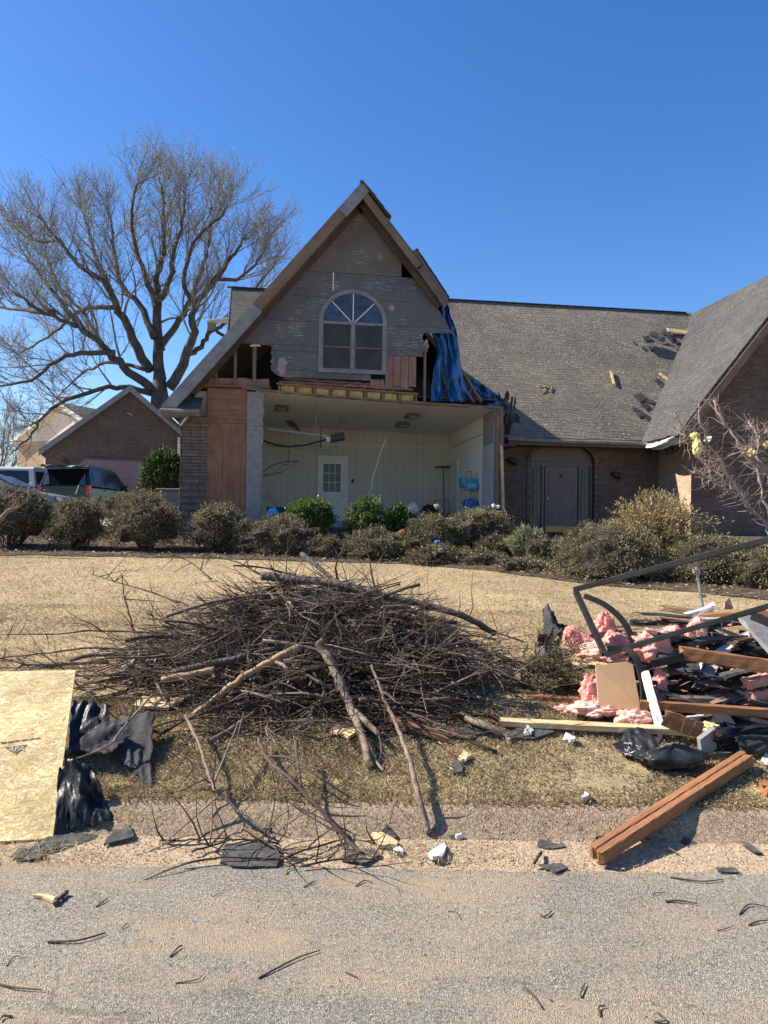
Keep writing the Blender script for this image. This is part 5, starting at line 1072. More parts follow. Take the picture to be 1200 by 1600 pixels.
t = thing('garden_rake', 'wooden T-handled tool leaning in the far right corner of the garage', 'tool', tuple(HW(*HV(693, 790, 4.5))), rotz=TH); b = hb()
b.rough(HV(681, 730, 4.55), HV(703, 729, 4.5), .05, .05, n=6, seed=5); b.build('head', 'darkwood', t); b = hb(); b.tube([HV(692, 731, 4.55), HV(693, 745, 4.5), (HV(695, 780, 4.4).x, 4.4, FLZ)], .018, 6); b.build('handle', 'lumber', t)
a = HV(410, 806, .15); b = hb(); b.box(-5.35, -4.85, .1, .5, FLZ+.002, HV(420, 792, .2)[2]); hthing('dark_box', b, 'black', 'open dark box on the garage floor beside the foam wall end', 'box', bevel=.02)
clump(HW(*HV(425, 800, .0)), .12, .1, .09, 3, .5).build('blue_bag', 'cyan', label='bright sky blue crumpled bag at the left front of the garage', cat='bag', smooth=True)
clump(HW(*HV(445, 801, .4)), .16, .1, .07, 6, .5).build('red_bundle', plain('dark_red_cloth', (.12, .02, .02), (.08, .02, .02), 5, .9, .3), label='dark red bundle right of the sky blue bag', cat='bundle', smooth=True)
for (x, y, d, mt, lab, nm, cat, s) in ((684, 848, 12.7, 'bluep', 'dark blue scrap among the olive shrubs', 'blue_scrap', 'scrap', .05), (628, 834, 13.4, 'terra', 'broken terracotta pot beside the ragged olive shrub', 'broken_pot', 'pot', .07), (771, 790, 13.3, 'wpaint', 'left white scrap on top of the shrub at the garage corner', 'white_scrap', 'scrap', .035), (778, 792, 13.3, 'wpaint', 'right white scrap on top of the shrub at the garage corner', 'white_scrap', 'scrap', .035), (683, 791, 13.5, 'palegreen', 'pale sprout above the ragged olive shrub', 'pale_sprout', 'plant', .05), (689, 860, 12.4, 'cloth', 'small grey scrap below the dark blue scrap', 'grey_scrap', 'scrap', .04)):
    clump(P(x, y, d), s, s, s*.9, x, .5).build(nm, mt, label=lab, cat=cat, smooth=True)
# tarp
tl_ = [(685, 466), (683, 490), (676, 518), (684, 552), (675, 590), (673, 627)]; tr_ = [(698, 469), (706, 495), (715, 525), (718, 555), (724, 590), (733, 627)]
def interp2(pts, t): i = min(len(pts)-2, int(t*(len(pts)-1))); f = t*(len(pts)-1)-i; return (pts[i][0]+(pts[i+1][0]-pts[i][0])*f, pts[i][1]+(pts[i+1][1]-pts[i][1])*f)
def tarpf(s, t):
    a, c = interp2(tl_, t), interp2(tr_, t); x = a[0]+(c[0]-a[0])*s; y = a[1]+(c[1]-a[1])*s
    v = .30 + .12*math.sin(s*9+t*5+2*noise.noise((t*3, 0, 1)))*(.3+t) + .08*math.sin(s*25-t*9+3*noise.noise((t*4, 2, 1))) + .15*noise.noise((s*4, t*6, 0)) + .07*noise.noise((s*13, t*15, 0)) - .12*t
    return HV(x, y, v) + Vector((.05*noise.noise((s*8, t*8, 3)), .05*abs(noise.noise((s*17, t*19, 3))), .04*noise.noise((s*8, t*8, 5))))
b = hb(); b.sheet(tarpf, 50, 60, .004); hthing('blue_tarp', b, 'tarp', 'blue tarp hanging in folds over the torn right side of the gable', 'tarp', smooth=True)
b = hb(); b.sheet(lambda s, t: HV(738+46*s-8*t, 590+32*s+26*t*(1-s*.4), .45+.25*noise.noise((s*5, t*5, 1))+.12*math.sin(s*14+t*6)) + Vector((0, 0, .10*noise.noise((s*7, t*7, 8)))), 30, 16, .004); hthing('blue_tarp', b, 'tarp', 'crumpled blue tarp end lying at the garage roof corner', 'tarp', smooth=True)
# things lying on the main roof
n_, upn = nn, nn.cross(Vector((1, 0, 0)))
def onroof(name, x, y, ln, wd, ang, mat, label, cat, th=.02, lift=.03):
    p = mroof(x, y, lift); a = R(ang); d = Vector((1, 0, 0))*math.cos(a)+upn*math.sin(a); b = hb(); b.rough(p-d*ln/2, p+d*ln/2, wd, th, nn, n=5, amp=.006, seed=int(x)); hthing(name, b, mat, label, cat, axis=HM.to_3x3() @ d)
onroof('plywood_scrap', 1062, 521, .85, .2, -6, 'pine', 'yellow plywood strip lying near the roof valley', 'board', .02, .08)
onroof('wood_scrap', 956, 592, .6, .06, 84, 'pine', 'yellow stick standing alone in the middle of the main roof', 'wood', .04, .05)
onroof('wood_scrap', 1037, 591, .36, .09, 118, 'pine', 'small yellow board scrap near the roof valley', 'wood', .03, .05)
for i, (x, y) in enumerate(((845, 603), (853, 605), (849, 611), (860, 609))): onroof('straw_scrap', x, y, .2, .03, 20*i, 'pine', 'pale straw coloured scraps on the left middle of the main roof', 'scrap', .02, .03); ALLTOP[-1]['group'] = 'straw coloured scraps on the roof'
# bent white lamp housing on the left roof
p0 = P(335, 504, 18.4)
t = thing('floodlight', 'white metal floodlight sticking up from the left garage roof edge', 'light', tuple(p0)); b = MB(); b.bar(P(326, 503, 18.4), P(356, 500, 18.4), .22, .03, (0, .2, 1)); b.build('visor', 'wpaint', t)
b = MB(); b.obox(P(331, 509, 18.5), (.09, 0, .0), (0, .1, 0), (-.01, 0, .09)); b.build('lamp_box', 'gpaint', t); b = MB(); b.tube([P(334, 512, 18.5), P(340, 519, 18.6), P(350, 525, 18.7)], .04, 6); b.build('arm', 'dark', t)
# ================================================================ KERBSIDE DEBRIS
def Gz(x, y, dz=0): p = G(x, y); p.z += dz; return p
def hsurf(p): return zg(p.x, p.y)
# --- OSB sheet leaning on the bank
bl = P(82, 1318, 3.66); bl.z = .02; tr = P(118, 1047, 4.5); upv = (tr-bl); wv = P(0, 1327, 3.62)-P(82, 1318, 3.66); wv.z = .0; wv = wv.normalized()*2.44
upv = upv - wv.normalized()*upv.dot(wv.normalized())*.0
osb = thing('osb_sheet', 'large pale yellow strand board sheet leaning on the grass bank at the left edge', 'board', tuple(bl))
nrm = wv.cross(upv).normalized(); nrm = nrm if nrm.y < 0 else -nrm
b = MB(); b.prism([bl, bl+wv, bl+wv+upv, bl+upv], -nrm*.012); b.build('sheet', 'osb', osb, axis=wv)
b = MB(); n_ = 9000; wn_ = np.array(wv.normalized()); un_ = np.array(upv); ul = np.linalg.norm(un_); un_ = un_/ul
pa = RNG.uniform(.02, 1.5, n_); pb = RNG.uniform(.02, ul-.02, n_); an = RNG.normal(0, .55, n_) + (RNG.random(n_) < .3)*RNG.uniform(-1.5, 1.5, n_)
Cc = np.array(bl)[None]+pa[:, None]*wn_+pb[:, None]*un_+(np.arange(n_)*1.0e-7+.0002)[:, None]*np.array(nrm); dx = np.cos(an)[:, None]*wn_+np.sin(an)[:, None]*un_; dy = -np.sin(an)[:, None]*wn_+np.cos(an)[:, None]*un_
ln_ = RNG.uniform(.02, .075, n_)[:, None]; wd_ = RNG.uniform(.004, .014, n_)[:, None]
lim = ((pa-np.abs(np.cos(an))*ln_[:, 0]*.5) > .003) & ((pb-np.abs(np.sin(an))*ln_[:, 0]*.5-.007) > .003) & ((pb+np.abs(np.sin(an))*ln_[:, 0]*.5+.007) < ul-.003); Cc, dx, dy, ln_, wd_ = Cc[lim], dx[lim], dy[lim], ln_[lim], wd_[lim]
V = np.stack([Cc-dx*ln_/2-dy*wd_/2, Cc+dx*ln_/2-dy*wd_/3, Cc+dx*ln_/2+dy*wd_/2, Cc-dx*ln_/2+dy*wd_/3], 1).reshape(-1, 3); b.arr(V, np.arange(len(V)).reshape(-1, 4)); so_ = b.build('strands', 'strand', osb); so_['kind'] = 'stuff'
def on_osb(px, py, off=.0026):
    d = ray(px, py); t = (bl-EYE).dot(nrm)/d.dot(nrm); return EYE + d*t + nrm*off
b = MB(); b.prism([on_osb(7, 1168), on_osb(25, 1179), on_osb(43, 1164)], nrm*.0006); b.build('stamped_triangle', 'ink', osb)
b = MB(); rr = random.Random(2)
for i in range(46):
    x = 2+i*1.34; y = 1161.5-.13*x; hgt = rr.uniform(1.2, 3.0); 
    if i % 8 == 7: continue
    q0, q1 = on_osb(x+rr.uniform(-.3, .3), y-hgt/2), on_osb(x+rr.uniform(-.4, .4), y+hgt/2); b.bar(q0, q1, .0028, .0008, nrm)
    if rr.random() < .6: b.bar(on_osb(x-.5, y+rr.uniform(-1, 1)), on_osb(x+.6, y+rr.uniform(-1, 1)), .002, .0008, nrm)
b.build('stamped_line', 'ink', osb)
fc = bpy.data.curves.new('stamp', 'FONT'); fc.body = 'APA'; fc.size = .045; fc.align_x = 'CENTER'; fo = bpy.data.objects.new('stamp', fc); col.objects.link(fo)
dg = bpy.context.evaluated_depsgraph_get(); fm = bpy.data.meshes.new_from_object(fo.evaluated_get(dg)); bpy.data.objects.remove(fo)
o = bpy.data.objects.new('stamped_letters', fm); col.objects.link(o); o.parent = osb; fm.materials.append(M['inkpale']); fm.name = 'stamped_letters'
c = on_osb(25, 1174.5, .0042); xx = -wv.normalized(); yy = nrm.cross(xx); mm = Matrix((xx, yy, nrm)).transposed().to_4x4(); mm.translation = c - Vector(bl); o.matrix_local = mm
# --- crumpled felt and plastic
def crumple(name, corners, mat, label, cat, seed, amp=.05, n=26, th=.004, rag=.06, parent=None, group=None, fr=3.0):
    a, b_, c, d = [Vector(q) for q in corners]; rr = random.Random(seed); bb = MB()
    nn_ = (b_-a).cross(d-a).normalized()
    def f(s, t):
        s2 = s + rag*noise.noise((t*7+seed, 0, s*2))*(1 if s in (0, 1) else abs(2*s-1)); t2 = t + rag*noise.noise((s*7+seed, 5, t*2))*abs(2*t-1)
        p = (a*(1-s2)+b_*s2)*(1-t2) + (d*(1-s2)+c*s2)*t2
        w1 = noise.noise((s*fr*.6+seed, t*fr*.6, 1)); w2 = abs(noise.noise((s*fr*1.1+t*2+seed, t*fr*.8, 4))); w3 = noise.noise((s*fr*6, t*fr*6, seed))
        return p + nn_*amp*(w1*1.2+w2*.9+w3*.05+.13*abs(noise.noise((s*fr*4+seed, t*fr*5, 9)))+.10*abs(noise.noise((s*fr*9+t*3, t*fr*8, seed))))
    bb.sheet(f, n, n, th); return bb.build(name, mat, parent, label=None if parent else label, cat=None if parent else cat, group=group, smooth=True)
crumple('roofing_felt', [PG(112, 1092, .2), PG(170, 1098, .17), PG(172, 1160, .05), PG(106, 1175, .08)], 'black', 'glossy black plastic bunched behind the strand board edge', 'felt', 3, .05, 30)
crumple('roofing_felt', [PG(150, 1120, .16), PG(240, 1116, .12), PG(236, 1228, .03), PG(186, 1190, .05)], 'felt', 'grey black roofing felt draped over the bank right of the strand board', 'felt', 5, .04, 34)
crumple('roofing_felt', [PG(114, 1170, .13), PG(165, 1120, .2), PG(205, 1146, .14), PG(168, 1178, .12)], 'felt', 'pointed flap of grey felt folding toward the strand board', 'felt', 6, .03, 24)
crumple('roofing_felt', [PG(100, 1184, .2), PG(142, 1198, .14), PG(180, 1280, .03), PG(112, 1300, .02)], 'black', 'upright black felt scrap standing in the gutter beside the strand board', 'felt', 9, .06, 30)
crumple('roofing_felt', [PG(92, 1200, .15), PG(122, 1190, .15), PG(118, 1300, .02), PG(84, 1308, .02)], 'black', 'dark felt tucked under the strand board edge', 'felt', 19, .03, 20)
# --- shingle and board scraps on the ground, each an irregular flat piece
def flat(name, pxs, mat, label, cat, th=.006, lift=.006, tilt=0, group=None, seed=0):
    pts = []
    for i, (x, y) in enumerate(pxs):
        p = G(x, y); p.z += lift + tilt*(i % 2) + .004*noise.noise((x, y, seed)); pts.append(p)
    fine = []; rr = random.Random(seed+7)
    for i in range(len(pts)):
        a, c = pts[i], pts[(i+1) % len(pts)]; fine.append(a)
        for s in (.33, .66): fine.append(a.lerp(c, s)+Vector((rr.gauss(0, .004), rr.gauss(0, .004), 0)))
    b = MB(); b.prism(fine, (0, 0, th)); return b.build(name, mat, label=label, cat=cat, group=group)
SC = [('shingle_scrap', [(40, 1334), (88, 1302), (148, 1306), (168, 1312), (120, 1322), (78, 1333)], 'shing', 'large dark shingle lying under the foot of the strand board', 'shingle', .008),
 ('shingle_scrap', [(16, 1342), (28, 1328), (58, 1332), (74, 1340), (50, 1345), (24, 1345)], 'shing', 'flat shingle scrap at the left edge below the strand board', 'shingle', .006),
 ('shingle_scrap', [(162, 1326), (176, 1308), (206, 1298), (208, 1318)], 'shing', 'shingle scrap standing proud right of the black felt scrap', 'shingle', .03),
 ('shingle_scrap', [(344, 1352), (352, 1322), (412, 1319), (440, 1330), (432, 1357), (372, 1358)], 'shing', 'large dark shingle under the twigs in the gutter', 'shingle', .008),
 ('shingle_scrap', [(532, 1345), (545, 1331), (585, 1330), (594, 1339), (570, 1353)], 'shing', 'grey shingle scrap left of the tan board chip', 'shingle', .008),
 ('shingle_scrap', [(594, 1309), (605, 1300), (622, 1313), (617, 1320), (598, 1316)], 'shing', 'small dark shingle propped behind the tan board chip', 'shingle', .03),
 ('board_chip', [(580, 1310), (596, 1311), (622, 1323), (620, 1331), (590, 1328)], 'pine', 'pointed tan board chip in the gutter', 'wood', .02),
 ('foam_chunk', [(668, 1343), (680, 1332), (694, 1325), (697, 1334), (690, 1348), (676, 1350)], 'gyp', 'white drywall chunk in the gutter right of the board chip', 'drywall', .02),
 ('foam_chunk', [(614, 1334), (624, 1331), (630, 1336), (620, 1340)], 'gyp', 'small white crumb beside the tan board chip', 'drywall', .012),
 ('shingle_scrap', [(696, 1312), (712, 1309), (726, 1314), (730, 1320), (704, 1321)], 'shing', 'small shingle beside the foot of the thin curb stick', 'shingle', .012),
 ('foam_chunk', [(711, 1314), (720, 1313), (723, 1318), (714, 1319)], 'gyp', 'white crumb on the small shingle by the curb stick', 'drywall', .024),
 ('shingle_scrap', [(838, 1327), (842, 1317), (878, 1319), (884, 1328), (850, 1330)], 'shing', 'grey shingle lying on the gutter left of the red beam foot', 'shingle', .012),
 ('shingle_scrap', [(842, 1354), (878, 1353), (888, 1359), (868, 1368)], 'shing', 'dark triangular shingle on the street edge left of the red beam', 'shingle', .008),
 ('shingle_scrap', [(1058, 1318), (1070, 1312), (1096, 1326), (1076, 1329)], 'shing', 'shingle scrap right of the beam shadow', 'shingle', .012),
 ('shingle_scrap', [(1156, 1324), (1166, 1320), (1192, 1338), (1180, 1338)], 'shing', 'narrow shingle scrap in the gutter near the right edge', 'shingle', .015),
 ('shingle_scrap', [(1118, 1358), (1150, 1360), (1156, 1366), (1126, 1366)], 'shing', 'thin shingle scrap on the street edge near the right side', 'shingle', .006),
 ('shingle_scrap', [(1056, 1204), (1070, 1196), (1092, 1200), (1088, 1218), (1062, 1216)], 'shing', 'shingle scrap on the grass below the black trash bag', 'shingle', .03),
 ('shingle_scrap', [(704, 1204), (712, 1194), (724, 1199), (722, 1215), (708, 1214)], 'shing', 'small shingle on the grass bank right of the curb stick', 'shingle', .03),
 ('board_chip', [(716, 1196), (724, 1184), (738, 1188), (728, 1198)], 'pine', 'tan chip beside the small shingle on the bank', 'wood', .03),
 ('shingle_scrap', [(714, 1150), (738, 1132), (778, 1140), (772, 1156)], 'shing', 'shingle pushed under the right end of the brush pile', 'shingle', .03),
 ('shingle_scrap', [(790, 1156), (812, 1142), (858, 1144), (866, 1152), (830, 1160)], 'shing', 'long shingle below the yellow plank', 'shingle', .03),
 ('foam_chunk', [(878, 1166), (884, 1158), (900, 1161), (898, 1169)], 'gyp', 'cream chunk on the grass below the yellow plank', 'drywall', .04),
 ('foam_chunk', [(909, 1257), (911, 1250), (919, 1249), (920, 1257)], 'gyp', 'white bit on the grass edge above the kerb', 'drywall', .035),
 ('foam_chunk', [(1188, 1200), (1196, 1190), (1206, 1194), (1204, 1206)], 'gyp', 'round white chunk at the right edge of the grass', 'drywall', .04),
 ('osb_scrap', [(206, 1112), (222, 1103), (270, 1100), (292, 1104), (262, 1116)], 'pine', 'yellow board end under the left of the brush pile', 'wood', .05),
 ('lattice_scrap', [(515, 1150), (535, 1140), (570, 1134), (580, 1142), (545, 1160)], 'pine', 'pale lattice scrap below the brush pile', 'wood', .04),
 ('foam_chunk', [(818, 1154), (824, 1145), (834, 1150), (830, 1158)], 'gyp', 'white paper scrap below the right of the brush pile', 'drywall', .04)]
for i, (nm, px, mt, lab, ct_, lf) in enumerate(SC): flat(nm, px, mt, lab, ct_, .007 if mt == 'shing' else .018, lf*.5, lf*.45, seed=i)
# --- timber
def lumber(name, a, c, w_, h_, mat, label, up=(0, 0, 1), seed=0, amp=.002, cat='timber', endamp=.02, n=14):
    b = MB(); b.rough(a, c, w_, h_, up, n=n, amp=amp, seed=seed, endamp=endamp); return b.build(name, mat, label=label, cat=cat, axis=Vector(c)-Vector(a))
a = P(934, 1338, 3.50); a.z = .05; c = PG(1164, 1186, .06)
bm = MB(); rr = random.Random(4); dv = (Vector(c)-a); tt = dv.normalized(); sd_ = tt.cross(Vector((0, 0, 1))).normalized(); un = sd_.cross(tt)
bm.rough(a - sd_*.0225, Vector(c)-sd_*.0225 + tt*.03, .043, .062, n=34, amp=.0011, endamp=.012, seed=3); bm.rough(a + sd_*.0225 - tt*.012 - un*.002, Vector(c)+sd_*.0225, .042, .060, n=34, amp=.0011, endamp=.016, seed=5)
bm.build('red_timber', 'redlumber', label='long reddish brown timber lying from the gutter up onto the bank', cat='timber', axis=tt)
lumber('red_timber', P(1004, 1101, 4.75), P(1230, 1116, 4.65), .05, .055, 'redlumber', 'reddish timber lying level across the front of the right debris pile', seed=11)
lumber('brown_timber', P(1064, 1020, 5.0), P(1250, 1048, 4.8), .05, .085, 'redlumber', 'thick brown timber with a pale cut end in the middle of the right debris pile', seed=12)
lumber('brown_timber', P(1040, 950, 6.6), P(1175, 972, 6.2), .12, .05, 'lumber', 'brown board with broken end topmost at the back of the right debris pile', seed=13, endamp=.08)
lumber('brown_timber', P(1080, 967, 6.3), P(1250, 955, 5.9), .08, .07, 'redlumber', 'dark red board behind the steel bar at the back of the pile', seed=14)
lumber('yellow_plank', PG(782, 1128, .04), PG(1092, 1143, .07), .09, .038, 'pine', 'long fresh yellow plank on the grass below the tan board', seed=15, n=20)
lumber('yellow_plank', P(764, 1124, 5.0), P(960, 1118, 4.9), .07, .03, 'pine', 'second yellow plank half hidden by brush twigs', seed=16)
lumber('red_timber', P(832, 1090, 5.2), P(940, 1096, 5.1), .07, .04, 'redlumber', 'orange red board passing from the brush pile under the pink insulation', seed=17)
lumber('red_timber', PG(610, 1122, .08), PG(690, 1150, .03), .09, .03, 'redlumber', 'orange red splintered board sticking out of the brush pile bottom', seed=18, endamp=.06)
lumber('white_stud', P(1008, 1052, 4.9), P(1034, 1146, 4.55), .05, .03, 'wpaint', 'white painted stud leaning in the right debris pile', up=(0, 1, 0), seed=19)
lumber('brown_board', PG(1040, 1122, .16), PG(1096, 1142, .10), .02, .10, 'redlumber', 'short brown board standing on edge right of the white stud', seed=20)
lumber('grey_board', P(1168, 965, 5.4), P(1236, 1040, 5.0), .16, .03, 'gpaint', 'weathered grey siding board with an orange broken end at the upper right of the pile', seed=21, endamp=.05)
lumber('brown_timber', PG(1188, 1232, .04), PG(1250, 1228, .04), .09, .05, 'redlumber', 'short timber block on the grass at the right edge', seed=22)
lumber('dark_board', P(1120, 1006, 5.5), P(1250, 1022, 5.2), .06, .06, 'darkwood', 'mossy dark board above the thick brown timber', seed=23)
lumber('brown_timber', P(1140, 1036, 5.2), P(1260, 1062, 5.0), .05, .06, 'lumber', 'second brown board tucked under the thick brown timber', seed=24)
b = MB(); b.prism([P(931, 1040, 5.0), P(988, 1034, 5.05), P(1001, 1108, 4.8), P(936, 1108, 4.8)], (0, .015, 0)); b.build('tan_board', 'card', label='square tan board standing between pink insulation and the curved steel', cat='board')
# --- steel frame with curved braces
st = thing('steel_frame', 'dark grey square steel frame with curved braces lying on the right debris pile', 'frame', tuple(P(945, 1020, 5.3)))
A_, B2 = P(898, 921, 5.7), P(1290, 820, 4.4); C2 = P(945, 1022, 5.25); D2 = P(1290, 921, 4.3)
b = MB(); b.bar(A_, B2, .04, .04); b.build('top_bar', 'metal', st, bevel=.004)
b = MB(); b.bar(A_.lerp(C2, .03), C2, .04, .045, (0, 1, 0)); b.build('post', 'metal', st, bevel=.004)
b = MB(); b.bar(C2, D2, .04, .036); b.build('lower_bar', 'metal', st, bevel=.004)
def arcp(pts):
    o = []; n = len(pts)
    for i in range(n-1):
        p0, p1, p2, p3 = pts[max(0, i-1)], pts[i], pts[i+1], pts[min(n-1, i+2)]
        for s in (0, .2, .4, .6, .8): o.append(.5*((2*p1)+(p2-p0)*s+(2*p0-5*p1+4*p2-p3)*s*s+(3*p1-p0-3*p2+p3)*s**3))
    return o+[pts[-1]]
for k, pl in enumerate((((913, 931), (945, 945), (973, 970), (987, 1000), (985, 1034), (966, 1068)), ((950, 1014), (975, 1013), (992, 1026), (1001, 1050), (1006, 1080), (1003, 1112)))):
    q = arcp([P(x, y, (5.55-.08*i) if k == 0 else 5.1-.06*i) for i, (x, y) in enumerate(pl)]); b = MB()
    for i in range(len(q)-1): b.bar(q[i], q[i+1]+(q[i+1]-q[i])*.08, .04, .03, (0, 1, 0))
    b.build('curved_brace', 'metal', st)
b = MB(); b.bar(P(1018, 1037, 5.0), P(1068, 1026, 4.95), .05, .05); b.build('cross_bar', 'metal', st); b = MB(); b.bar(P(1095, 1032, 5.6), P(1190, 1004, 5.3), .05, .04); b.build('cross_bar', 'metal', st)
b = MB(); b.bar(P(1175, 962, 5.1), P(1290, 1010, 4.8), .05, .05); b.build('cross_bar', 'metal', st)
b = MB(); b.tube([P(1127, 970, 5.4), P(1129, 990, 5.4), P(1112, 988, 5.4), P(1114, 1012, 5.4)], .006, 5); b.build('hook', 'galv', st)
t = thing('metal_post', 'thin grey metal post with clamps standing behind the steel frame', 'post', tuple(P(1101, 965, 6.9))); b = MB(); b.tube([P(1088, 886, 6.9), P(1101, 968, 6.8)], .014, 8); b.build('pole', 'galv', t)
for (x, y) in ((1088, 893), (1097, 931)): b = MB(); b.obox(P(x, y, 6.86), (.03, 0, 0), (0, .025, 0), (0, 0, .022 if y < 900 else .014)); b.build('clamp', 'galv', t, bevel=.006)
# --- insulation, bag, plastic, scraps
def fuzz(o, b, n=900, sz=.03, mat='fibre'):
    Vv = np.array(b.v); c = Vv[RNG.integers(0, len(Vv), n)] + RNG.normal(size=(n, 3))*.005; ax = rnd_unit(n); V, Q = quads(c, ax*sz*RNG.uniform(.4, 1.4, n)[:, None], perp(ax)*.0035); f = MB(); f.arr(V, Q); return f.build('fibres', mat, o)
def puff(px, py, d, sx, sy, sz, mat, label, seed, fl=.5):
    b = clump(P(px, py, d), sx, sy, sz, seed, fl); o = b.build('pink_insulation' if 'pink' in mat else 'insulation', mat, label=label, cat='insulation', smooth=True)
    if 'pink' in mat: fuzz(o, b)
def batt(name, a, c, w_, h_, mat, label, seed):
    b = MB(); a, c = Vector(a), Vector(c); d = c-a; t_ = d.normalized(); s_ = t_.cross(Vector((0, 0, 1))).normalized(); u_ = s_.cross(t_)
    def f(s, t):
        a_ = 2*PI*t; q = 1+.22*noise.noise((s*5+seed, math.cos(a_), math.sin(a_)))+.08*noise.noise((s*16+seed, math.cos(a_)*3, math.sin(a_)*3))+.10*noise.noise((s*40, math.cos(a_)*9, math.sin(a_)*9+seed))
        e = min(1, min(s, 1-s)*14)**.5; cc, ss = math.cos(a_), math.sin(a_); k = max(abs(cc), abs(ss))**.7
        return a + d*s + s_*(cc/k*w_/2*q*e) + u_*(ss/k*h_/2*q*e) + u_*.04*math.sin(s*6+seed)
    b.sheet(f, 90, 40); o = b.build(name, mat, label=label, cat='insulation', smooth=True); fuzz(o, b, 1800); return o
batt('pink_insulation', P(880, 1000, 5.75), P(960, 1012, 5.6), .26, .15, 'pinkins', 'pink insulation batt at the left behind the steel post', 1)
batt('pink_insulation', P(945, 1010, 5.7), P(1068, 1004, 5.5), .24, .18, 'pinkins', 'pink insulation batt under the middle of the lower steel bar', 2)
batt('pink_insulation', P(1055, 1000, 5.6), P(1106, 984, 5.5), .2, .14, 'pinkins2', 'salmon insulation batt end right of the curved braces', 3)
puff(945, 978, 5.9, .07, .06, .09, 'pinkins', 'small pink tuft standing behind the steel post', 4)
puff(940, 1022, 5.45, .16, .12, .07, 'pinkins2', 'pale pink insulation clump under the foot of the steel post', 5)
puff(1018, 1010, 5.3, .14, .1, .10, 'pinkins', 'mottled pink clump hanging between the steel bars', 6)
puff(923, 1084, 5.0, .06, .06, .11, 'pinkins', 'pink clump left of the square tan board', 7)
puff(930, 1108, 4.85, .15, .1, .045, 'pinkins2', 'flat pink insulation on the grass below the tan board', 8)
puff(884, 1112, 5.0, .08, .07, .04, 'pinkins2', 'pale pink tuft at the left end of the debris', 9)
puff(990, 1122, 4.72, .11, .08, .05, 'pinkins2', 'curled peach insulation roll on the yellow plank', 10)
puff(1030, 1080, 5.1, .06, .06, .12, 'pinkins', 'dirty pink clump behind the white stud', 12)
puff(1111, 1140, 4.6, .06, .05, .04, 'yelins', 'yellow insulation tuft at the end of the yellow plank', 13)
b = MB(); b.sheet(lambda s, t: P(894+90*s, 1022-10*s+22*t, 5.5-.2*t)+Vector((0, 0, .012*noise.noise((s*8, t*4, 0)))), 16, 6, .006); b.build('paper_facing', 'pine', label='torn tan paper facing on the left pink batt', cat='paper')
crumple('black_felt', [P(848, 950, 6.3), P(866, 952, 6.3), P(906, 990, 6.0), P(850, 1008, 6.0)], 'felt', 'black felt standing in a peak between brush and pink insulation', 'felt', 21, .10, 26)
crumple('black_felt', [P(842, 985, 6.0), P(880, 990, 6.0), P(880, 1030, 5.7), P(838, 1035, 5.7)], 'black', 'black felt lump left of the pink batts', 'felt', 22, .12, 22)
crumple('white_sheet', [P(840, 1010, 5.8), P(852, 1008, 5.8), P(852, 1030, 5.6), P(838, 1032, 5.6)], 'galv', 'pale grey shred below the black felt lump', 'scrap', 23, .02, 8)
def bagf(s, t):
    a = 2*PI*s; r_ = math.sin(PI*min(1, .04+t*.96))**.55; q = 1+.3*noise.noise((math.cos(a)*2, math.sin(a)*2, t*4))+.22*abs(noise.noise((math.cos(a)*5, math.sin(a)*5, t*7)))
    c_ = PG(1050, 1190, .04); g_ = zg(c_.x, c_.y); return (c_.x+.17*r_*q*math.cos(a), c_.y+.09*r_*q*math.sin(a), g_-.01 + .13*t*(1+.35*noise.noise((math.cos(a)*1.5, math.sin(a)*1.5, 2))))
t = thing('trash_bag', 'shiny black plastic trash bag on the grass left of the red beam top', 'bag', tuple(P(1035, 1195, 4.4)))
b = MB(); b.sheet(bagf, 60, 30); b.build('bag_body', 'black', t, smooth=True)
crumple('bag_flap', [PG(954, 1162, .05), PG(988, 1139, .08), PG(1036, 1152, .10), PG(1006, 1190, .07)], 'black', '', '', 31, .035, 26, parent=t)
b = MB(); rr = random.Random(8)
for k in range(16):
    x = 977+rr.uniform(0, 24); y = 1160+rr.uniform(0, 20)+(x-977)*.1; p = PG(x, y, .125); b.tube([p, p+Vector((rr.uniform(-.02, .02), .005, rr.uniform(-.012, .012))), p+Vector((rr.uniform(-.02, .02), .008, rr.uniform(-.014, .014)))], .0018, 4)
b.build('white_print', 'wpaint', t)
crumple('black_plastic', [PG(1118, 1138, .16), PG(1230, 1134, .16), PG(1230, 1180, .03), PG(1118, 1176, .03)], 'black', 'black plastic strip along the foot of the pile at the right edge', 'plastic', 33, .06, 30)
crumple('felt_strip', [PG(1150, 1152, .15), PG(1235, 1150, .15), PG(1235, 1178, .06), PG(1160, 1174, .06)], 'felt', 'dusty grey felt lying on the black plastic at the right edge', 'felt', 34, .04, 24)
b = MB(); b.prism([PG(1094, 1156, .12), PG(1118, 1138, .16), PG(1120, 1174, .02), PG(1098, 1184, .02)], (0, .05, 0)); b.build('grey_block', 'gpaint', label='grey board box end between the trash bag and black plastic', cat='board')
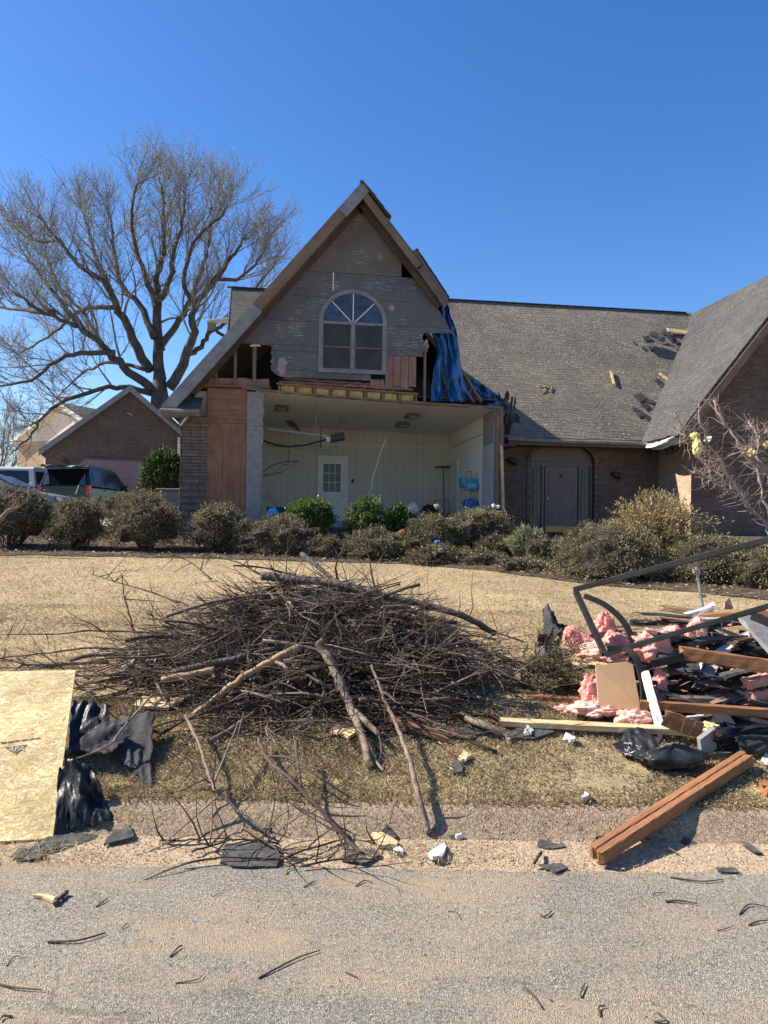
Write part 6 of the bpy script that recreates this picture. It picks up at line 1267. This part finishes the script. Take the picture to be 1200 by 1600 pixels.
for i, (q, mt, lab, nm) in enumerate((
  ([(1048, 1088), (1130, 1080), (1150, 1094), (1055, 1102)], 'wpaint', 'white panel lying behind the level red timber', 'white_sheet_scrap'),
  ([(1050, 1112), (1138, 1114), (1150, 1132), (1056, 1122)], 'wpaint', 'white panel showing below the level red timber', 'white_sheet_scrap'),
  ([(1140, 1120), (1215, 1124), (1215, 1142), (1150, 1138)], 'concrete', 'patterned pale sheet below the level red timber at the right', 'pale_sheet'),
  ([(1100, 1086), (1190, 1078), (1205, 1096), (1110, 1100)], 'gyp', 'crumbling drywall strip above the level red timber', 'drywall_strip'),
  ([(1150, 1078), (1162, 1076), (1196, 1100), (1180, 1104)], 'galv', 'thin grey metal strip lying across the drywall', 'metal_strip'),
  ([(1128, 1004), (1176, 982), (1184, 992), (1140, 1010)], 'wpaint', 'white trim piece above the thick brown timber', 'white_trim'),
  ([(1170, 985), (1180, 978), (1186, 996), (1172, 1000)], 'gyp', 'white drywall corner beside the grey siding board', 'drywall_corner'),
  ([(1172, 1004), (1200, 992), (1210, 1012), (1185, 1014)], 'gyp', 'yellowish drywall rubble at the right edge of the pile', 'drywall_rubble'),
  ([(1090, 1030), (1128, 1030), (1118, 1054), (1092, 1056)], 'cloth', 'folded grey cloth under the thick brown timber', 'grey_cloth'),
  ([(1064, 1030), (1094, 1030), (1078, 1058), (1066, 1052)], 'cloth', 'grey cloth end left of the folded one', 'grey_cloth'),
  ([(1080, 1052), (1098, 1028), (1103, 1032), (1086, 1060)], 'wpaint', 'white bent strip in front of the folded cloth', 'white_strip'),
  ([(1036, 1078), (1078, 1058), (1080, 1064), (1040, 1082)], 'lumber', 'splintered brown piece slanting below the folded cloth', 'wood_splinter'),
  ([(1024, 1048), (1045, 1040), (1046, 1056), (1030, 1060)], 'pine', 'yellow broken block behind the white stud top', 'yellow_block'),
  ([(1045, 1036), (1066, 1036), (1068, 1052), (1046, 1054)], 'brickchunk', 'brown red block under the lower steel bar', 'brown_block'),
  ([(1140, 1034), (1158, 1038), (1152, 1048), (1144, 1046)], 'card', 'tan chip under the thick brown timber', 'tan_chip'),
  ([(1133, 940), (1140, 934), (1146, 950), (1132, 950)], 'brickchunk', 'small red chunk on the topmost back board', 'red_chunk'),
  ([(1102, 947), (1114, 940), (1119, 946), (1104, 951)], 'wpaint', 'white scrap on the topmost back board', 'white_scrap'),
  ([(1000, 1000), (1000, 1000), (1000, 1000)], 'gyp', '', ''))):
    if not nm: continue
    d = {0: 5.1, 1: 4.75, 2: 4.7, 3: 5.0, 4: 4.95, 5: 5.5, 6: 5.4, 7: 5.3, 8: 5.1, 9: 5.15, 10: 5.05, 11: 5.1, 12: 5.15, 13: 5.2, 14: 5.1, 15: 6.4, 16: 6.4}[i]
    pts = [P(x, y, d + (.25 if y == min(w_[1] for w_ in q) else 0)) for x, y in q]
    if nm == 'grey_cloth' or nm == 'white_strip': crumple(nm, pts, mt, lab, 'scrap', i+50, .03, 14)
    else:
        b = MB(); b.prism(pts, (0, .03, -.015)); b.build(nm, mt, label=lab, cat='scrap')
t = thing('brick_chunk', 'chunk of red brickwork at the right edge of the pile', 'brick', tuple(P(1188, 1080, 4.95)))
for k, (dx, dz, s) in enumerate(((-.02, .03, .06), (.05, .05, .055), (.02, -.045, .06))):
    b = MB(); b.rough(P(1182, 1076, 4.9)+Vector((dx-s, 0, dz)), P(1182, 1076, 4.9)+Vector((dx+s, .02, dz+.02)), .09, .06, n=4, amp=.008, seed=k); b.build('brick', 'brickchunk', t)
# assorted splinters filling the heap: each a piece of its own
SM = ['lumber', 'darkwood', 'gyp', 'felt', 'sheath', 'shing', 'darkwood', 'soffit', 'dark', 'dark', 'shing']
for i in range(240):
    rr = random.Random(900+i); x = rr.uniform(1.75, 3.3); y = rr.uniform(4.75, 6.5); g_ = zg(x, y); top = .5*math.exp(-((y-5.7)/.75)**2)*min(1, (x-1.5)/.5); z = g_+rr.uniform(.0, max(.05, top)); a = rr.gauss(0, .6); L = rr.uniform(.08, .5)
    mt = SM[i % len(SM)]; L = L*.35 if mt == 'gyp' else L; d = Vector((math.cos(a), math.sin(a), max(-.35, min(.35, rr.gauss(0, .22)))))*L; b = MB(); c_ = Vector((x, y, z+.02)); b.rough(c_-d*.5, c_+d*.5, rr.uniform(.03, .14), rr.uniform(.008, .03), n=3, amp=.006, seed=i, endamp=.04)
    cn = {'lumber': 'brown lumber', 'darkwood': 'dark wood', 'gyp': 'white drywall', 'felt': 'black felt', 'sheath': 'reddish sheathing', 'shing': 'grey shingle', 'soffit': 'brown board', 'dark': 'black plastic'}[mt]; b.build('splintered_scrap', mt, label='%s %s scrap %s the heap, %s' % ('long' if L > .32 else 'short', cn, 'low in' if z-g_ < .12 else 'high on' if z-g_ > .3 else 'half way up', 'near the street' if y < 5.3 else 'toward the lawn' if y > 5.9 else 'under the steel frame'), cat='scrap', group='splintered scraps heaped under the steel frame', axis=d)

# ================================================================ BRUSH PILE
def hm(x, y): return .68*math.exp(-((x+.55)/.95)**2-((y-5.75)/.62)**2*.85) + .24*math.exp(-((x-.55)/.6)**2-((y-5.4)/.5)**2) + .12*math.exp(-((x+1.7)/.6)**2-((y-5.4)/.5)**2)
def mk_branch(b, c, ang, L, r, rr, drp, ntw, rise=0, twl=(.15, .5), tr_=.0034):
    d = Vector((math.cos(ang), math.sin(ang), 0)); sd = Vector((-d.y, d.x, 0)); ph = rr.uniform(0, 6); am = rr.uniform(.02, .14)*L*rr.choice((-1, 1)); n = 11; pts = []
    for i in range(n):
        s = i/(n-1); p = c + d*(s-.5)*L + sd*am*math.sin(s*rr.uniform(2.9, 3.3)+ph) + Vector((rr.gauss(0, .008), rr.gauss(0, .008), rr.gauss(0, .006)))
        p.z = c.z + rise*(s-.5)*L - drp*(s-.5)**2*4*L*.25 + .02*math.sin(s*7+ph); p.z = max(p.z, zg(p.x, p.y)+.015+r); pts.append(p)
    b.tube(pts, [r*(1-.8*(i/(n-1)))+.0015 for i in range(n)], 5)
    for k in range(ntw):
        s = rr.uniform(.15, .97); i = min(n-2, int(s*(n-1))); p = pts[i].lerp(pts[i+1], s*(n-1)-i); t_ = (pts[i+1]-pts[i]).normalized()
        q = branch_path(p, t_ + Vector((rr.gauss(0, .5), rr.gauss(0, .5), rr.gauss(.08, .32))), rr.uniform(*twl)*(1.2-s*.5), 4, .12, .0, rr)
        for v in q: v.z = max(v.z, zg(v.x, v.y)+.008)
        b.tube(q, [min(tr_, r*.6)*(1-.18*j)+.0006 for j in range(5)], 4, False)
        if rr.random() < .6: j = rr.randint(1, 3); b.tube(branch_path(q[j], (q[j+1]-q[j]).normalized()+Vector((rr.gauss(0, .5), rr.gauss(0, .5), rr.gauss(0, .4))), rr.uniform(.06, .22), 2, .1, 0, rr), [.0022, .0016, .001], 3, False)
    if r >= .007:                                       # real forks
        for k in range(3):
            i = rr.randint(3, 7); t_ = (pts[i+1]-pts[i]).normalized(); q = branch_path(pts[i], t_+Vector((rr.gauss(0, .45), rr.gauss(0, .45), rr.gauss(.1, .25))), L*rr.uniform(.25, .5), 7, .10, -.01, rr)
            for v in q: v.z = max(v.z, zg(v.x, v.y)+.01)
            b.tube(q, [r*.62*(1-.12*j)+.001 for j in range(8)], 5)
            for _ in range(4): j = rr.randint(2, 6); b.tube(branch_path(q[j], (q[j]-q[j-1]).normalized()+Vector((rr.gauss(0, .5), rr.gauss(0, .5), rr.gauss(.1, .3))), rr.uniform(.1, .3), 3, .12, 0, rr), [.003, .0024, .0018, .001], 3, False)
    return pts
NB = 299
for i in range(NB):
    rr = random.Random(3000+i); k = rr.random()
    x = rr.gauss(-.45, .62); y = rr.gauss(5.45, .42); y = min(max(y, 4.6), 6.5)
    if i < 50: x = rr.uniform(-1.8, -.3); y = rr.uniform(5.0, 6.3)
    H_ = hm(x, y); z = zg(x, y) + .02 + H_*rr.random()**.55
    if k < .6: ang = PI + rr.gauss(0, .45)
    elif k < .82: ang = rr.gauss(0, .5)
    elif k < .92: ang = -PI/2 + rr.gauss(0, .5)
    else: ang = PI/2 + rr.gauss(0, .6)
    L = rr.uniform(.6, 1.75) if k < .82 else rr.uniform(.5, 1.3)
    if x > .35 or x < -.85: L *= .72
    r = rr.choice((.004, .005, .006, .007, .009, .012, .017)); b = MB(); mk_branch(b, Vector((x, y, z)), ang, L, r, rr, rr.uniform(.1, .5), rr.randint(5, 10), rr.gauss(0, .16))
    mi = (i*7) % 6; cn = ('dark brown', 'grey brown', 'reddish', 'dark brown', 'pale grey', 'grey brown')[mi]; tk = 'very thin' if r < .0055 else 'thin' if r < .008 else 'finger thick' if r < .011 else 'thick'
    px_ = 'left end' if x < -1.15 else 'left half' if x < -.6 else 'middle' if x < 0 else 'right half' if x < .5 else 'right end'; hh_ = (z-zg(x, y)); pl = 'low in' if hh_ < .12 else 'high on' if hh_ > .4 else 'midway up'; dr_ = 'pointing left' if k < .6 else 'pointing right' if k < .82 else 'pointing streetward' if k < .92 else 'pointing houseward'
    b.build('brush_branch', ('twig', 'greytwig', 'twigred', 'twig', 'greybark', 'greytwig')[mi], label="%s %s branch %s, %s the brush pile's %s" % (tk, cn, dr_, pl, px_), cat='branch', group='branches tangled in the brush pile', smooth=True)
b = MB()
for i in range(1700):
    rr = random.Random(9000+i); x = rr.gauss(-.42, .62); y = rr.gauss(5.45, .42); y = max(y, 4.55); z = zg(x, y)+.01+hm(x, y)*rr.random()**.7; a = rr.choice((0, PI))+rr.gauss(0, .6); p = Vector((x, y, z))
    b.tube(branch_path(p, (math.cos(a), math.sin(a), rr.gauss(0, .25)), rr.uniform(.15, .6), 4, .12, 0, rr), [.004, .0035, .003, .0025, .0015], 3, False)
b.build('fine_twig_tangle', 'twig', label='dense tangle of fine broken twigs filling the brush pile', cat='twigs', kind='stuff')
for i in range(34):
    rr = random.Random(5000+i); x = rr.gauss(-.4, .75); y = rr.uniform(4.8, 5.7); z = zg(x, y)+hm(x, y)*.85; b = MB(); r = rr.uniform(.004, .008); a = rr.uniform(0, 2*PI)
    q = branch_path(Vector((x, y, z)), (math.cos(a), math.sin(a)*.6, rr.uniform(.15, 1.1)), rr.uniform(.3, .75), 7, .10, -.03, rr); b.tube(q, [r*(1-.11*j) for j in range(8)], 5)
    for _ in range(6): j = rr.randint(1, 6); b.tube(branch_path(q[j], (q[j]-q[j-1]).normalized()+Vector((rr.gauss(0, .5), rr.gauss(0, .5), rr.gauss(0, .3))), rr.uniform(.1, .3), 3, .12, 0, rr), [.003, .0022, .0016, .0008], 3, False)
    b.build('brush_spray', ('greybark', 'greytwig', 'twigred')[i % 3], label='%s spray of twigs poking up from the %s of the brush pile' % (('pale grey', 'grey brown', 'reddish')[i % 3], 'left end' if x < -1 else 'middle left' if x < -.4 else 'middle right' if x < .3 else 'right end'), cat='branch', group='sprays poking out of the brush pile', smooth=True)
def hero(name, pts, r, mat, label, cat='branch', n=9, endcut=None, sub=0, seed=0, fork=None, wob=.0025):
    rr = random.Random(seed); q = arcp([Vector(p) for p in pts]); m_ = len(q); rs = r if hasattr(r, '__len__') else (r, r*.6)
    rad = [(rs[0]+(rs[1]-rs[0])*i/(m_-1))*rr.uniform(.96, 1.05) for i in range(m_)]; q = [p+Vector((rr.gauss(0, wob), rr.gauss(0, wob), rr.gauss(0, wob))) for p in q]
    need = sub or fork or endcut
    if need: t = thing(name, label, cat, tuple(q[0])); b = MB(); b.tube(q, rad, n); b.build('limb', mat, t, smooth=True)
    else: b = MB(); b.tube(q, rad, n); b.build(name, mat, label=label, cat=cat, smooth=True); return q
    for (fp, fr) in (fork or []): b = MB(); f = arcp([Vector(p) for p in fp]); k = len(f); b.tube(f, [fr*(1-.45*i/(k-1)) for i in range(k)], n); b.build('side_branch', mat, t, smooth=True)
    if sub:
        b = MB()
        for k in range(sub):
            i = rr.randint(1, m_-2); b.tube(branch_path(q[i], (rr.gauss(0, 1), rr.gauss(0, .6), rr.gauss(.3, .7)), rr.uniform(.1, .4), 4, .2, 0, rr), [.005, .004, .003, .002, .001], 4, False)
        b.build('twigs', 'twig', t)
    if endcut:
        e = q[-1]; d = (q[-1]-q[-2]).normalized(); b = MB(); b.tube([e-d*.002, e+d*.0015], rad[-1]*.93, n); b.build('cut_end', 'cutend', t)
    return q
hero('dark_log', [P(408, 900, 5.75), P(460, 905, 5.7), P(520, 911, 5.6), P(580, 927, 5.5), P(650, 942, 5.45), P(720, 961, 5.4), P(774, 990, 5.4)], (.034, .022), 'bark', 'long dark log lying along the top of the brush pile', sub=16, seed=1, fork=[([P(472, 866, 6.1), P(495, 884, 5.9), P(520, 904, 5.75), P(545, 920, 5.55)], .022)])
hero('forked_limb', [P(498, 1003, 4.95), P(515, 1030, 4.9), P(532, 1065, 4.8), P(548, 1105, 4.66), PG(566, 1150, .10), PG(577, 1195, .04)], (.034, .022), 'greybark', 'thick pale forked limb hanging down the front of the brush pile', endcut=1, seed=2, fork=[([P(548, 1108, 4.66), PG(565, 1122, .13), PG(593, 1148, .09)], .028), ([PG(566, 1150, .10), PG(580, 1180, .05), PG(600, 1205, .02)], .014)])
hero('peeled_limb', [P(468, 1012, 5.0), P(430, 1030, 4.92), P(385, 1055, 4.85), P(345, 1085, 4.78), P(302, 1118, 4.7)], (.027, .018), 'peeled', 'split peeled orange limb slanting across the pile centre', seed=3, wob=.003)
hero('cut_log', [P(455, 1006, 5.1), P(390, 1025, 5.03), P(330, 1038, 4.98), P(268, 1052, 4.92)], (.026, .024), 'bark', 'cut log with a pale end pointing left in the pile', endcut=1, seed=4)
hero('peeled_limb', [P(252, 1062, 4.88), P(300, 1054, 4.9), P(335, 1047, 4.93)], (.018, .024), 'peeled', 'short peeled stub beside the cut log end', seed=5)
hero('kerb_stick', [P(580, 1040, 4.85), P(600, 1090, 4.68), PG(622, 1140, .14), PG(640, 1190, .12), PG(655, 1245, .10), PG(670, 1302, .02)], (.009, .017), 'greybark', 'long thin stick reaching from the pile down over the kerb', sub=4, seed=6)
hero('grey_log', [P(778, 1046, 5.55), P(820, 1058, 5.4), P(872, 1068, 5.2)], (.05, .035), 'greybark', 'pale grey log at the right end of the brush pile', seed=7)
hero('grey_limb', [P(700, 1108, 5.0), PG(745, 1128, .08), PG(790, 1150, .03), PG(795, 1162, .01)], (.026, .018), 'greybark', 'grey limb angling out of the lower right of the pile', sub=5, seed=8)
hero('grey_limb', [P(560, 1085, 5.0), P(600, 1100, 4.95), P(650, 1118, 4.85)], (.02, .014), 'greybark', 'grey limb low in the middle of the pile right of the forked limb', seed=9)
hero('curved_twig', [P(252, 1085, 5.0), P(245, 1068, 5.05), P(262, 1098, 4.9), P(280, 1110, 4.85)], (.012, .008), 'greybark', 'small pale curved twig at the left of the pile', seed=10)
hero('draped_branch', [PG(402, 1150, .10), PG(418, 1186, .13), PG(450, 1215, .14), PG(490, 1255, .14), PG(530, 1300, .07), PG(565, 1335, .015)], (.009, .011), 'twig', 'forked branch draped over the kerb below the pile centre', sub=12, seed=11, fork=[([PG(418, 1182, .13), PG(455, 1186, .15), PG(500, 1215, .12), PG(545, 1245, .05)], .009), ([PG(462, 1160, .15), PG(466, 1200, .14), PG(475, 1245, .13)], .010), ([PG(490, 1255, .14), PG(520, 1290, .07), PG(540, 1330, .02)], .007)])
hero('draped_branch', [PG(290, 1120, .16), PG(312, 1165, .15), PG(332, 1225, .12), PG(345, 1243, .12), PG(390, 1280, .07), PG(430, 1312, .02)], (.010, .007), 'greybark', 'pale branch draped over the kerb left of centre', sub=8, seed=12, fork=[([PG(332, 1228, .12), PG(352, 1180, .15), PG(372, 1130, .18)], .007), ([PG(345, 1240, .12), PG(300, 1280, .08), PG(248, 1325, .02)], .005)])
hero('draped_branch', [PG(380, 1115, .2), PG(372, 1160, .15), PG(378, 1205, .08), PG(380, 1242, .03)], (.006, .003), 'twig', 'single thin twig hanging straight down left of centre', seed=13)
hero('long_twig', [PG(238, 1085, .25), PG(190, 1140, .2), PG(170, 1165, .17), PG(120, 1185, .17)], (.007, .005), 'greybark', 'long twig lying across the grey felt beside the strand board', seed=14, sub=3)
hero('long_twig', [P(260, 990, 5.7), P(160, 985, 5.8), P(90, 990, 5.8), P(0, 992, 5.8)], (.009, .004), 'twig', 'long thin branch reaching left from the pile across the lawn', sub=9, seed=15)
hero('long_twig', [P(330, 960, 6.0), P(250, 930, 6.3), P(190, 912, 6.5), P(140, 896, 6.7)], (.009, .003), 'twig', 'long thin branch pointing up and left from the back of the pile', sub=10, seed=16)
hero('long_twig', [P(215, 1010, 5.6), P(206, 975, 5.75), P(195, 935, 5.8), P(190, 900, 5.8)], (.008, .003), 'twig', 'upright twig rising from the left of the pile', sub=5, seed=17)
hero('long_twig', [P(250, 1020, 5.5), P(150, 1012, 5.6), P(60, 1022, 5.6), P(-20, 1030, 5.6)], (.010, .004), 'twig', 'dark branch reaching the left edge just above the strand board', sub=9, seed=18)
hero('long_twig', [P(330, 905, 6.4), P(300, 880, 6.6), P(262, 862, 6.7)], (.007, .003), 'twig', 'short twig tip at the top left of the pile', sub=5, seed=19)
hero('long_twig', [P(410, 900, 6.3), P(370, 878, 6.4), P(310, 866, 6.5)], (.008, .003), 'twig', 'twig tip rising left of the dark log fork', sub=6, seed=20)
for i, (pp, lab) in enumerate((([(283, 1357), (350, 1350), (430, 1348), (500, 1352)], 'straight twig resting across the gutter shingle'), ([(300, 1338), (350, 1325), (392, 1318), (440, 1330)], 'bent twig at the foot of the draped branch'), ([(440, 1350), (500, 1330), (560, 1318), (620, 1340)], 'curved twig left of the tan board chip'), ([(250, 1320), (300, 1322), (360, 1316)], 'thin twig on the gutter below the pale draped branch'), ([(470, 1360), (540, 1352), (600, 1350)], 'twig along the street edge below the grey shingle'), ([(380, 1300), (430, 1335), (480, 1352)], 'twig slanting into the gutter under the draped branch'), ([(930, 1312), (985, 1310), (1020, 1298), (1040, 1275)], 'pale forked twig crossing under the red beam'), ([(985, 1312), (1030, 1328), (1060, 1340)], 'pale thin twig in the beam shadow'), ([(836, 1356), (840, 1348), (846, 1338)], 'short thick stick standing left of the triangular shingle'))):
    q = [G(x, y)+Vector((0, 0, .02+.01*(j % 2))) for j, (x, y) in enumerate(pp)]; hero('gutter_twig', q, (.006, .003) if i != 8 else (.009, .007), 'greybark' if i in (6, 7) else 'twig', lab, sub=(6 if i < 6 else 0), seed=60+i, n=5)
# twigs and chips scattered over the street
tw_ = [((75, 1474), (165, 1461), .008), ((404, 1530), (500, 1488), .006), ((275, 1537), (318, 1524), .004), ((266, 1496), (286, 1481), .006), ((820, 1545), (846, 1578), .007), ((908, 1560), (914, 1540), .006), ((1048, 1372), (1128, 1377), .007), ((1040, 1410), (1090, 1415), .008), ((1155, 1430), (1200, 1420), .006), ((1170, 1447), (1210, 1440), .006), ((0, 1540), (66, 1550), .006), ((20, 1590), (0, 1598), .006), ((448, 1367), (462, 1358), .005), ((556, 1386), (582, 1381), .005), ((475, 1387), (492, 1380), .005), ((190, 1452), (200, 1445), .004), ((938, 1590), (946, 1575), .006), ((1020, 1400), (1040, 1396), .004), ((150, 1418), (168, 1408), .005), ((845, 1432), (862, 1426), .006), ((540, 1520), (560, 1530), .004), ((700, 1425), (720, 1440), .003), ((1120, 1455), (1150, 1448), .003), ((1022, 1598), (1026, 1585), .006), ((330, 1400), (350, 1392), .003), ((10, 1510), (40, 1500), .003)]
for i, (a, c, r) in enumerate(tw_):
    r *= .62
    pa, pc = G(*a), G(*c); pa.z += r; pc.z += r+.004; rr = random.Random(i); md = pa.lerp(pc, .5)+Vector((rr.gauss(0, .012), rr.gauss(0, .018), .003)); b = MB(); q = arcp([pa, md, pc]); b.tube(q, [r*(1-.5*j/len(q)) for j in range(len(q))], 6)
    for _ in range(2 if r > .005 else 0): s = rr.choice(q[2:-2]); b.tube([s, s+Vector((rr.gauss(0, .03), rr.gauss(0, .03), .006))], [r*.5, .001], 4)
    b.build('street_twig', 'twig', label='%s dark twig lying loose on the %s part of the asphalt' % ('long' if (pc-pa).length > .15 else 'short', 'left' if pa.x < -.7 else 'right' if pa.x > .8 else 'middle'), cat='twig', group='small twigs scattered on the street')
flat('board_chip', [(52, 1404), (60, 1401), (88, 1408), (84, 1414)], 'pine', 'splintered pale chip on the street at the left', 'wood', .012, .004, 0, seed=5)
hero('gutter_twig', [G(84, 1416)+Vector((0, 0, .012)), G(94, 1408)+Vector((0, 0, .015)), G(103, 1399)+Vector((0, 0, .012))], (.011, .009), 'bark', 'short bark stick touching the pale chip on the street', seed=99)
# cedar spray beside the pile
t = thing('cedar_bough', 'broken olive cedar bough lying at the right end of the brush pile', 'branch', tuple(P(880, 1050, 5.3))); b = MB(); C_ = []; AX = []
for i in range(60):
    rr = random.Random(i+70); s = P(rr.uniform(800, 845), rr.uniform(1030, 1060), rr.uniform(5.3, 5.6)); e = P(rr.uniform(845, 940), rr.uniform(995, 1078), rr.uniform(5.05, 5.6)); q = branch_path(s, (e-s), (e-s).length, 6, .12, -.01, rr)
    for v in q: v.z = max(v.z, zg(v.x, v.y)+.02)
    b.tube(q, [.005, .004, .0035, .003, .002, .0015, .001], 4, False)
    for _ in range(110): j = rr.randint(1, 5); p = q[j].lerp(q[j+1], rr.random()); C_.append(p+Vector((rr.gauss(0, .022), rr.gauss(0, .022), rr.gauss(0, .018)))); AX.append(((q[j+1]-q[j]).normalized()+Vector((rr.gauss(0, .6), rr.gauss(0, .6), rr.gauss(0, .6)))).normalized())
b.build('stem', 'twig', t); C_ = np.array([tuple(v) for v in C_]); AX = np.array([tuple(v) for v in AX]); V, Q = quads(C_, AX*.03, perp(AX)*.007); b = MB(); b.arr(V, Q); b.build('foliage', 'cedar', t)

# ================================================================ GRASS AND LITTER
ZGV = lambda y: np.interp(y, _gy, _gz)
def blades(name, n, xr, yr, hgt, wd, mat, lab, tilt=.9, ypow=1.0, mask=None, base=(0, 5, 0), lean=(0, 0)):
    y = yr[0] + (yr[1]-yr[0])*RNG.random(n)**ypow; hw = xr*(y/yr[1]) if xr > 0 else -xr; x = (RNG.random(n)*2-1)*hw
    if mask is not None: k = mask(x, y); x, y = x[k], y[k]; n = len(x)
    z = ZGV(y); a = RNG.random(n)*2*PI; h = hgt*RNG.uniform(.45, 1.3, n); tl = tilt*RNG.random(n)**.6
    d = np.stack([np.cos(a)*tl+lean[0], np.sin(a)*tl+lean[1], np.sqrt(np.maximum(.05, 1-tl**2))*.8], 1); d /= np.linalg.norm(d, axis=1)[:, None]
    s = np.stack([-np.sin(a), np.cos(a), np.zeros(n)], 1)*(wd*RNG.uniform(.6, 1.4, n))[:, None]; p = np.stack([x, y, z-.004], 1)
    mid = p + d*(h*.55)[:, None]; tip = p + d*h[:, None] + np.stack([np.cos(a)*h*.3, np.sin(a)*h*.3, -h*.12], 1)
    V = np.stack([p-s*.5, p+s*.5, mid+s*.4, tip, mid-s*.4], 1).reshape(-1, 3); Q = np.arange(n*5).reshape(-1, 5)
    b = MB(); b.arr(V, Q); return b.build(name, mat, label=lab, cat='grass', kind='stuff', base=base)
def patchy(th):
    def f(x, y): return np.array([noise.noise((a*1.3, c*2.2, 7))+.6*noise.noise((a*4.5, c*6, 2)) for a, c in zip(x, y)]) + RNG.normal(size=len(x))*.22 > th
    return f
blades('grass', 120000, -3.3, (3.88, 5.1), .034, .0028, 'bankgrass', 'matted olive and straw grass on the bank above the kerb', .95, mask=patchy(-.5))
blades('grass', 11000, -3.2, (3.86, 3.99), .034, .003, 'bankgrass', 'ragged grass fringe hanging over the back of the kerb', .9, lean=(0, -.2))
blades('grass', 90000, 4.9, (5.1, 8.2), .028, .0032, 'straw', 'short dormant straw grass on the near lawn', .97, ypow=.8)
blades('grass', 70000, 8.0, (8.2, 13.4), .028, .005, 'straw', 'short dormant straw grass on the far lawn below the bed', .97)
def litter(name, n, xr, yr, size, mat, lab, cat, zo=.006, asp=.5, mask=None, up=.35, yfn=None):
    x = RNG.uniform(*xr, n); y = RNG.uniform(*yr, n)
    if mask is not None: k = mask(x, y); x, y = x[k], y[k]
    n = len(x); ax = rnd_unit(n); ax[:, 2] *= up; bx_ = perp(ax); bx_[:, 2] *= up; s = size*RNG.uniform(.4, 1.5, n)[:, None]; c = np.stack([x, y, ZGV(y)+zo+RNG.random(n)*size*.3], 1)
    V, Q = quads(c, ax*s, bx_*s*asp); b = MB(); b.arr(V, Q); return b.build(name, mat, label=lab, cat=cat, kind='stuff', base=(0, (yr[0]+yr[1])/2, 0))
ED = lambda x, y: y > np.array([bed_edge(a) for a in x]) - .05
litter('leaf_litter', 26000, (-11, 9), (8.8, 17.2), .06, 'mulch', 'brown dead leaves and chips littering the planting bed', 'leaves', .05, .5, mask=ED)
litter('dry_straw_litter', 9000, (-2.6, 2.6), (2.1, 3.45), .024, 'straw', 'fine dry straw bits blown over the asphalt', 'litter', .002, .09, mask=patchy(.05), up=.08)
litter('dry_straw_litter', 6500, (-3, 3), (3.4, 3.85), .028, 'straw', 'dry straw bits and chaff along the gutter', 'litter', .004, .1, mask=patchy(-.2), up=.2)
litter('dry_straw_litter', 2600, (-2.6, -1.2), (3.42, 3.72), .05, 'bankgrass', 'clump of torn dry grass in the gutter below the black felt', 'litter', .012, .06, mask=lambda x, y: ((x+1.65)/.35)**2+((y-3.52)/.12)**2+RNG.normal(size=len(x))*.3 < 1, up=.5)
litter('dry_straw_litter', 4000, (-.6, .9), (3.42, 3.75), .04, 'bankgrass', 'dry grass and wood crumbs around the tan board chip', 'litter', .008, .08, mask=lambda x, y: ((x-.15)/.5)**2+((y-3.6)/.12)**2+RNG.normal(size=len(x))*.3 < 1, up=.4)
litter('bark_crumbs', 2600, (-3, 3), (2.2, 4.0), .012, 'mulch', 'dark bark crumbs sprinkled over street and gutter', 'litter', .002, .5, up=.3)
litter('lawn_litter', 2200, (-5, 5), (5.2, 13), .05, 'deadleaf', 'small twig bits and leaves strewn over the straw lawn', 'litter', .02, .12, up=.25)
litter('lawn_litter', 700, (-5, 5), (4.0, 12), .06, 'palegreen', 'sparse green weed sprigs in the dormant lawn', 'weeds', .012, .15, mask=patchy(.1), up=.8)
litter('dry_leaves', 2600, (-2.2, 1.3), (4.5, 6.4), .035, 'deadleaf', 'dry brown leaves caught among the twigs of the brush pile', 'leaves', .25, .6, mask=lambda x, y: ((x+.4)/1.3)**2+((y-5.4)/.7)**2+RNG.normal(size=len(x))*.25 < 1, up=1)
litter('bark_crumbs', 5000, (-2.4, 1.6), (4.4, 6.6), .035, 'mulch', 'broken bark and leaf crumbs on the grass under the brush pile', 'litter', .02, .4, mask=lambda x, y: ((x+.3)/1.7)**2+((y-5.4)/1.0)**2+RNG.normal(size=len(x))*.25 < 1)
def pebbles(name, n, xr, yr, size, mat, lab):
    b = MB(); x = RNG.uniform(*xr, n); y = RNG.uniform(*yr, n); s = size*RNG.uniform(.4, 1.5, n); o = np.array([(1, 0, 0), (-.5, .8, 0), (-.5, -.8, 0), (0, 0, .7), (0, 0, -.3)])
    V = (o[None]*s[:, None, None]*RNG.uniform(.6, 1.3, (n, 5, 1))); V[:, :, :] += np.stack([x, y, np.interp(y, [q[0] for q in prof_c], [q[1] for q in prof_c])+s*.2], 1)[:, None]
    F_ = np.array([(0, 1, 3), (1, 2, 3), (2, 0, 3), (1, 0, 4), (2, 1, 4), (0, 2, 4)]); Q = (F_[None]+np.arange(n)[:, None, None]*5).reshape(-1, 3); b.arr(V.reshape(-1, 3), Q); return b.build(name, mat, label=lab, cat='gravel', kind='stuff', base=(0, 3.6, 0))
prof_c = [(0, 0), (3.40, -.012), (3.5, -.006), (3.62, .004), (3.70, .02), (3.745, .05), (3.79, .09), (3.825, .118), (3.86, .132), (3.95, .14)]
M['peb'] = leafmat('mixed_pebbles', [(.3, .2, .13), (.45, .35, .25), (.6, .52, .42), (.2, .14, .1)], 0)
pebbles('gravel', 7000, (-3, 3), (3.42, 3.86), .0042, 'peb', 'tan grit and small pebbles in the gutter and on the kerb')
pebbles('gravel', 2500, (-2.6, 2.6), (2.1, 3.45), .0032, 'peb', 'loose tan grit scattered over the asphalt')
